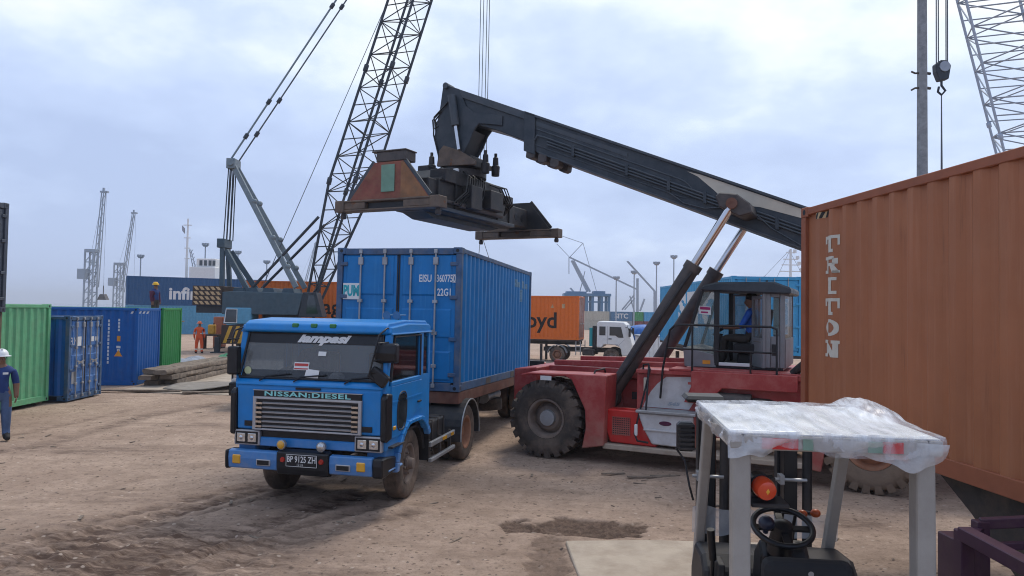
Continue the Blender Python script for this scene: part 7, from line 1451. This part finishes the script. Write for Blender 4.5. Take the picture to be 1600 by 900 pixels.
# purple steel rack lower right
rk = thing('steel_rack', 'purple painted steel rack at the lower right corner', 'rack', (0, 0, 0))
def rp3(x, y, Y): return pxw(x, y, Y)
A0, A1 = rp3(1506, 833, 4.6), rp3(1640, 905, 3.9)
obj('top_rail', MB().beam(A0, A1, 0.09, 0.085), 'purple', rk, 0.006)
B0, B1 = rp3(1532, 818, 5.0), rp3(1660, 812, 4.9)
obj('back_rail', MB().beam(B0, B1, 0.06, 0.07), 'purple', rk, 0.006); obj('back_rail', MB().beam(B0 - Vector((0, 0, 0.16)), B1 - Vector((0, 0, 0.16)), 0.05, 0.05), 'purple', rk, 0.006)
for p in (A0, A1, B0, B1): obj('post', MB().beam((p.x, p.y, 0), (p.x, p.y, p.z + 0.02), 0.085, 0.085), 'purple', rk, 0.006)
obj('side_rail', MB().beam((A0.x, A0.y, 0.5), (B0.x, B0.y, 0.5), 0.06, 0.06).beam((A0.x, A0.y, A0.z - .05), (B0.x, B0.y, B0.z - .05), 0.05, 0.05), 'purple', rk)
obj('end_plate', MB().bx(A0.x - 0.02, A0.x + 0.10, A0.y - 0.01, A0.y + 0.25, A0.z - 0.75, A0.z - 0.06), 'purple', rk, 0.006)

# ------------------------------------------------------------------ forklift in the foreground
FKx, FKy, FKa = 1.075, 3.38, math.atan2(0.99, 0.12)       # origin at the rear left post foot; +x forward, +y left
fk_ = thing('forklift', 'grey forklift with plastic wrapped roof and orange beacon in the foreground', 'forklift', (FKx, FKy, 0), FKa)
WF, LF, ZR = 0.80, 0.98, 2.125            # roof span; right side is y = -WF
GP = 'grey_paint'
for y, nm in ((0.0, 'near'), (-WF, 'far')):
    obj('rear_post', MB().beam((0, y, 1.0), (0.02, y, ZR), 0.082, 0.10, (1, 0, 0)), GP, fk_, 0.012, seg=2)
    obj('front_post', MB().beam((LF + 0.50, y, 1.02), (LF + 0.02, y, ZR), 0.06, 0.075, (1, 0, 0)), GP, fk_, 0.010, seg=2)
# roof guard frame and bars
for q in ((-0.06, LF + 0.06, 0.0, 0.06), (-0.06, LF + 0.06, -WF - 0.06, -WF), (-0.06, 0.03, -WF + .001, -.001), (LF - 0.03, LF + 0.06, -WF + .001, -.001)): obj('roof_frame', MB().bx(*q, ZR, ZR + 0.07), GP, fk_, 0.010, seg=2)
box('roof_sheet', 'white', fk_, -0.05, LF + 0.05, -WF - 0.05, 0.05, ZR + 0.0705, ZR + 0.076)
for i in range(5): obj('roof_bar', MB().bx(0.031, LF - 0.031, -0.13 - i*0.145, -0.16 - i*0.145, ZR + 0.01, ZR + 0.06), GP, fk_)
for y0, y1, m_ in ((-0.08, -0.24, 'red_bright'), (-0.26, -0.305, 'pale_green'), (-0.54, -0.60, 'pale_green'), (-0.605, -0.69, 'red_bright')): obj('warning_label', MB().bx(-0.0615, -0.064, y0, y1, ZR + .008, ZR + .058), m_, fk_)
# crumpled plastic wrap over the roof: draped sheet
nx2, ny2 = 84, 76; vs = []; skv = []; rr = np.random.RandomState(4)
for i in range(nx2):
    for q in range(ny2):
        u = -0.125 + (LF + 0.26)*i/(nx2-1); v = 0.125 - (WF + 0.245)*q/(ny2-1)
        ox = max(0, -0.066 - u) + max(0, u - LF - 0.066); oy = max(0, v - 0.066) + max(0, -WF - 0.066 - v)
        uu = min(max(u, -0.068), LF + 0.068); vv = min(max(v, -WF - 0.068), 0.068)
        sag = -0.016*math.sin(math.pi*min(max(u/LF, 0), 1))*math.sin(math.pi*min(max(-v/WF, 0), 1))
        rid = 0.014*(float(fbm(np.array(u*2.0 + v*1.2), np.array(v*5.0 - u*3), 4)) - 0.45) + 0.004*abs(math.sin((v*1.0 + u*0.9)*14 + 5*float(vnoise(np.array(u*3), np.array(v*3)))))
        bump_ = 0.075*math.exp(-(((u - 0.62)/0.22)**2 + ((v + WF - 0.03)/0.13)**2))*(0.6 + 0.8*float(fbm(np.array(u*11), np.array(v*11)))) + 0.03*math.exp(-(((u - 0.78)/0.08)**2 + ((v + WF - 0.10)/0.08)**2)) + 0.035*math.exp(-(((u - 0.6)/0.4)**2 + ((v + 0.35)/0.3)**2))
        drop = max(ox, oy)*(0.75 + 0.9*float(fbm(np.array(u*5 + 3), np.array(v*5))))
        if ox > 0 and u < 0: drop *= 0.75 + 0.9*abs(math.sin(v*3.4 + 0.2))**2
        skv.append(min(1.0, max(ox, oy)/0.03))
        vs.append((uu - 0.02*(ox if u < 0 else -ox) + 0.05*(-ox if u < 0 else ox), vv + 0.05*(oy if v > 0 else -oy), ZR + 0.085 + sag + rid + bump_ - drop))
me_ = MB().add(vs, [(i*ny2 + q, (i+1)*ny2 + q, (i+1)*ny2 + q + 1, i*ny2 + q + 1) for i in range(nx2-1) for q in range(ny2-1)])
def wrap_mat():
    m = bpy.data.materials.new('plastic_wrap'); m.use_nodes = True; t = m.node_tree; n = t.nodes; k = t.links; b = n['Principled BSDF']
    b.inputs['Base Color'].default_value = (0.80, 0.82, 0.86, 1); b.inputs['Roughness'].default_value = 0.24; b.inputs['Specular IOR Level'].default_value = 0.7
    tcn = n.new('ShaderNodeTexCoord'); mp = n.new('ShaderNodeMapping'); mp.inputs['Scale'].default_value = (1.2, 7, 3); mp.inputs['Rotation'].default_value = (0, 0, 0.9); k.new(tcn.outputs['Object'], mp.inputs[0])
    nz = n.new('ShaderNodeTexNoise'); nz.inputs['Scale'].default_value = 2.2; nz.inputs['Detail'].default_value = 8; nz.inputs['Roughness'].default_value = 0.65; k.new(mp.outputs[0], nz.inputs['Vector'])
    mr = n.new('ShaderNodeMapRange'); mr.inputs[1].default_value = 0.36; mr.inputs[2].default_value = 0.66; mr.inputs[3].default_value = 0.12; mr.inputs[4].default_value = 0.85; k.new(nz.outputs[0], mr.inputs[0]); 
    at_ = n.new('ShaderNodeAttribute'); at_.attribute_name = 'skirt'; m1 = n.new('ShaderNodeMapRange'); m1.inputs[3].default_value = 1.0; m1.inputs[4].default_value = 0.42; k.new(at_.outputs['Fac'], m1.inputs[0])
    mm = n.new('ShaderNodeMath'); mm.operation = 'MULTIPLY'; k.new(mr.outputs[0], mm.inputs[0]); k.new(m1.outputs[0], mm.inputs[1]); k.new(mm.outputs[0], b.inputs['Alpha'])
    bp = n.new('ShaderNodeBump'); bp.inputs['Strength'].default_value = 0.35; bp.inputs['Distance'].default_value = 0.01; k.new(nz.outputs[0], bp.inputs['Height']); k.new(bp.outputs[0], b.inputs['Normal']); return m
wro = obj('plastic_wrap', me_, wrap_mat(), fk_, smooth=80); wro.data.attributes.new('skirt', 'FLOAT', 'POINT').data.foreach_set('value', np.array(skv, np.float32))
# clear film hanging below the roof edge
def film_strip(a, b_, n, seed, dmax):
    a = Vector(a); b_ = Vector(b_); rnd = random.Random(seed); o = (b_ - a).cross(Vector((0, 0, 1))).normalized(); vs = []
    for i in range(n + 1):
        t = i/n; p_ = a.lerp(b_, t); dr = dmax*(0.55 + 0.30*math.sin(t*7.3 + seed) + 0.12*math.sin(t*19 + seed*2) + 0.05*math.sin(t*47))
        for q in range(5): f = q/4; vs.append(p_ + Vector((0, 0, -dr*f)) - o*(0.020*math.sin(f*3 + t*17) + 0.006*rnd.uniform(-1, 1) + 0.05*f*math.sin(t*math.pi)))
    return MB().add(vs, [(i*5 + q, (i+1)*5 + q, (i+1)*5 + q + 1, i*5 + q + 1) for i in range(n) for q in range(4)])
obj('film_skirt', film_strip((-0.075, 0.07, ZR + 0.06), (-0.075, -WF - 0.07, ZR + 0.06), 60, 2, 0.135), 'film', fk_, smooth=80)
obj('film_skirt', film_strip((LF + 0.07, 0.078, ZR + 0.07), (-0.07, 0.078, ZR + 0.07), 50, 5, 0.12), 'film', fk_, smooth=80)
# film band stretched around the front posts
fb = MB(); n = 24
for i in range(n + 1):
    t = i/n; y = 0.05 - (WF + 0.10)*t; x = LF + 0.36 + 0.02*math.sin(t*9); zt_ = 1.50 - 0.02*t + 0.012*math.sin(t*21); fb.v += [(x - 0.03, y, zt_), (x, y, zt_ - 0.17 - 0.02*math.sin(t*13))]
fb.f = [(2*i, 2*i + 2, 2*i + 3, 2*i + 1) for i in range(n)]
obj('film_band', fb, 'film', fk_, smooth=80)
# body
obj('cowl', MB().prism([(0.86, 0.55), (0.90, 1.24), (1.00, 1.31), (1.30, 1.29), (1.45, 1.1), (1.50, 0.45), (0.95, 0.40)], 'y', -WF - 0.04, 0.04), 'black', fk_, 0.03, seg=2)
obj('console', MB().prism([(0.72, 1.05), (0.66, 1.42), (0.74, 1.50), (0.88, 1.40), (0.95, 1.10)], 'y', -0.50, -0.24), 'blackclean', fk_, 0.03, seg=2)
stw = Matrix.Translation((0.60, -0.335, 1.60)) @ Matrix.Rotation(R(-24), 4, 'Y')
ring = MB(); A_ = np.linspace(0, 2*math.pi, 33)
ring.path([(0.152*math.cos(a), 0.152*math.sin(a), 0.0) for a in A_], 0.016, 10)
ring.beam((-0.14, 0, -0.01), (0.14, 0, -0.01), 0.035, 0.015).beam((0, -0.14, -0.01), (0, 0.14, -0.01), 0.035, 0.015)
sto = obj('steering_wheel', ring.xf(stw), 'blackclean', fk_, smooth=50); obj('hub', MB().lathe([(0.07, -0.16), (0.055, -0.02), (0.05, 0.015), (0.02, 0.03)], 18, 'z').xf(stw), 'blackclean', sto, smooth=40)
obj('spinner_knob', MB().sphere((-0.05, 0.10, 0.06), 0.042, 14, 10, (1, 1, 0.9)).tube((-0.05, 0.10, 0), (-0.05, 0.10, 0.04), 0.015, 8).xf(stw), mat('navy_plastic', (0.018, 0.022, 0.040), 0.35), sto, smooth=60)
for i, (y, dx_) in enumerate(((-0.38, 0.0), (-0.46, 0.03))):
    lv = obj('control_lever', MB().path([(0.95, y, 1.25), (0.88 + dx_, y - 0.01, 1.52), (0.86 + dx_, y - 0.02, 1.61), (0.80 + dx_, y - 0.10, 1.62)], 0.011, 8), 'blackclean', fk_, smooth=60)
    obj('lever_knob', MB().sphere((0.80 + dx_, y - 0.11, 1.62), 0.024, 12, 8, (1, 1.2, 1)), mat('amber_knob', (0.35, 0.07, 0.02), 0.35), lv, smooth=60)
hbk = obj('hand_brake', MB().tube((0.80, 0.0, 1.34), (0.76, 0.02, 1.52), 0.022, 12).tube((0.83, 0.0, 1.22), (0.80, 0.0, 1.35), 0.012, 8), 'blackclean', fk_, smooth=50)
obj('brake_bracket', MB().bx(0.74, 0.90, -0.06, -0.02, 1.05, 1.33), 'black', fk_, 0.006)
obj('seat_back', MB().bx(0.24, 0.36, -0.60, -0.16, 1.02, 1.53), 'seat', fk_, 0.05, seg=3); obj('seat_button', MB().lathe([(0.014, -0.004), (0.010, 0.004)], 10, 'x', (0.236, -0.38, 1.48)), 'galv', fk_); obj('seat_cushion', MB().bx(0.30, 0.80, -0.62, -0.18, 0.92, 1.04), 'seat', fk_, 0.04, seg=2)
obj('counterweight', MB().prism([(-0.55, 0.25), (-0.60, 0.80), (-0.30, 1.0), (0.25, 1.0), (0.85, 0.90), (0.85, 0.35), (0.1, 0.22)], 'y', -WF - 0.05, 0.05), GP, fk_, 0.05, seg=2)
for y in (0.0, -WF): wheel(fk_, (1.10, y, 0.30), 'fork', 1 if y == 0 else -1); wheel(fk_, (-0.15, y + (-0.02 if y == 0 else 0.02), 0.30), 'fork', 1 if y == 0 else -1)
bc = obj('beacon', MB().lathe([(0.048, 0.0), (0.050, 0.05), (0.043, 0.074), (0.018, 0.082)], 20, 'x'), 'amber_red', fk_, smooth=40); bc.location = (0.04, -0.10, 1.945); bc.rotation_euler = (0, R(172), R(10)); 
obj('beacon_base', MB().lathe([(0.054, -0.05), (0.056, 0.0), (0.052, 0.004)], 20, 'x'), 'blackclean', bc, smooth=40); obj('beacon_inner', MB().sphere((0.05, 0, 0), 0.035, 10, 8), 'amber', bc)
obj('beacon_bracket', MB().bx(0.0, 0.16, -0.22, -0.05, 1.85, 1.87).bx(.10, .16, -.18, -.07, 1.871, 1.97), 'black', fk_, 0.004)
# mast
MX = LF + 0.80
for y in (-0.11, -WF + 0.14):
    ms = obj('mast_rail', MB().bx(MX - 0.06, MX + 0.06, y - 0.045, y + 0.045, 0.12, 2.12), 'blackclean', fk_, 0.006); obj('mast_rail', MB().bx(MX + 0.07, MX + 0.16, y - 0.01, y + 0.06, 0.15, 2.05), 'black', fk_, 0.006)
    obj('lift_cylinder', MB().tube((MX - 0.09, y - 0.10, 0.2), (MX - 0.09, y - 0.10, 1.95), 0.032, 12), 'black', fk_, smooth=40)
obj('mast_chain', MB().bx(MX - 0.02, MX + 0.0, -0.165, -0.135, 0.5, 2.05), 'rust_steel', fk_); obj('mast_hose', MB().path([(MX - .02, -0.25, 2.02), (MX - .03, -0.27, 1.7), (MX - .02, -0.26, 1.55), (MX, -.26, 1.1)], 0.018, 8), 'blackclean', fk_, smooth=60)
obj('mast_cross', MB().bx(MX - 0.07, MX + 0.10, -WF + 0.166, -0.066, 2.05, 2.12), 'blackclean', fk_, 0.01); obj('mast_cross', MB().bx(MX - 0.05, MX + 0.02, -WF + 0.166, -0.066, 0.9, 0.98), 'blackclean', fk_, 0.01)
obj('mast_top_plate', MB().bx(MX - 0.12, MX + 0.14, -0.22, 0.06, 2.121, 2.165), 'black', fk_, 0.02)
for y in (-0.11, -WF + 0.14): obj('hose_clamp', MB().tube((MX - 0.12, y - 0.09, 1.62), (MX - 0.12, y + 0.12, 1.62), 0.012, 8).bx(MX - .14, MX - .06, y + .06, y + .09, 1.59, 1.65), 'galv', fk_)
hl_ = obj('work_lamp', MB().bx(-0.05, 0.06, -0.06, 0.06, -0.10, 0.10), 'blackclean', fk_, 0.02); hl_.location = (MX - 0.06, 0.05, 1.88)
for i in range(6): obj('lamp_fin', MB().bx(-0.062, -0.052, -0.055, 0.055, -0.085 + i*0.032, -0.070 + i*0.032), 'black', hl_)
obj('lamp_wire', MB().path([(MX - .06, 0.12, 1.8), (MX - .10, 0.06, 1.72), (MX - .14, 0.03, 1.55), (MX - .10, 0.0, 1.45)], 0.008, 6), 'black', fk_)
obj('load_label', MB().bx(MX - 0.064, MX - 0.0605, -0.09, -0.07, 1.6, 1.85), mat('lime', (0.45, 0.60, 0.05), 0.5), fk_)
for y in (-0.16, -WF + 0.26): obj('fork', MB().bx(MX + 0.22, MX + 0.26, y - 0.05, y + 0.05, 0.06, 0.7).bx(MX + 0.22, MX + 1.2, y - 0.05, y + 0.05, 0.03, 0.062), 'dark_steel', fk_, 0.006)
obj('carriage', MB().bx(MX + 0.17, MX + 0.215, -WF + 0.05, 0.05, 0.45, 0.55).bx(MX + 0.17, MX + 0.215, -WF + 0.05, 0.05, 0.15, 0.25), 'dark_steel', fk_)

# ------------------------------------------------------------------ loose stones and scraps
rnd = np.random.RandomState(21); vs = []; fs = []
ico = [(0,0,1), (.9,0,.1), (.2,.9,0), (-.8,.3,.1), (-.5,-.8,0), (.5,-.8,.1), (0,0,-.6)]; icf = [(0,1,2),(0,2,3),(0,3,4),(0,4,5),(0,5,1),(6,2,1),(6,3,2),(6,4,3),(6,5,4),(6,1,5)]
cnt = 0
while cnt < 6500:
    d_ = 3.5 + 19*rnd.rand()**1.5; x = (rnd.rand()*1.7 - 0.85)*d_
    if fbm(np.array(x*0.5 + 40), np.array(d_*0.5)) < 0.40 + 0.12*rnd.rand(): continue
    s_ = 0.004 + 0.016*rnd.rand()**4; z = gz(x, d_); o_ = len(vs); a_ = rnd.rand()*6.28; e_ = 0.6 + rnd.rand()*1.2
    for (p, q, r) in ico: vs.append((x + s_*(p*e_*math.cos(a_) - q*math.sin(a_)), d_ + s_*(p*e_*math.sin(a_) + q*math.cos(a_)), z + s_*0.7*r))
    fs += [tuple(i + o_ for i in t) for t in icf]; cnt += 1
me_ = bpy.data.meshes.new('gravel'); me_.from_pydata(vs, [], fs); me_.materials.append(mat('pebble', (0.22, 0.165, 0.125), 0.9, var=0.55, scale=1.7)); gvo = stuff(put('gravel', me_)); gvo['label'] = 'small stones and crumbs of earth scattered over the dirt yard'; gvo['category'] = 'gravel'
mb = MB()
for i in range(170):
    d_ = 6 + 16*rnd.rand(); x = (rnd.rand()*1.5 - 0.8)*d_; z = gz(x, d_) + 0.006; L = 0.03 + 0.10*rnd.rand()**2; a_ = rnd.rand()*3.14; dx_, dy_ = L*math.cos(a_), L*math.sin(a_)
    mb.beam((x - dx_, d_ - dy_, z), (x + dx_, d_ + dy_, z + 0.01*rnd.rand()), 0.012 + 0.03*rnd.rand(), 0.008)
for x, d_, L in ((2.3, 12.0, .35), (1.75, 12.2, .2), (2.6, 12.1, .25), (2.9, 10.3, .2)): mb.beam((x - L, d_, 0.02), (x + L, d_ + 0.05, 0.02), 0.05, 0.02)
dbo = stuff(obj('wood_scraps', mb, 'wood')); dbo['label'] = 'splinters and scraps of bark lying on the dirt'; dbo['category'] = 'scraps'

# ------------------------------------------------------------------ humid air over the harbour
hz_ = obj('haze', MB().bx(-2600, 2600, -60, 4100, -12, 44), None); hm_ = bpy.data.materials.new('haze'); hm_.use_nodes = True; hn = hm_.node_tree.nodes
for n_ in list(hn): hn.remove(n_)
ho = hn.new('ShaderNodeOutputMaterial'); hv = hn.new('ShaderNodeVolumePrincipled'); hv.inputs['Color'].default_value = (0.86, 0.90, 0.98, 1); hv.inputs['Density'].default_value = 0.00055; hv.inputs['Anisotropy'].default_value = 0.2
hm_.node_tree.links.new(hv.outputs[0], ho.inputs['Volume']); hz_.data.materials.append(hm_); stuff(hz_)
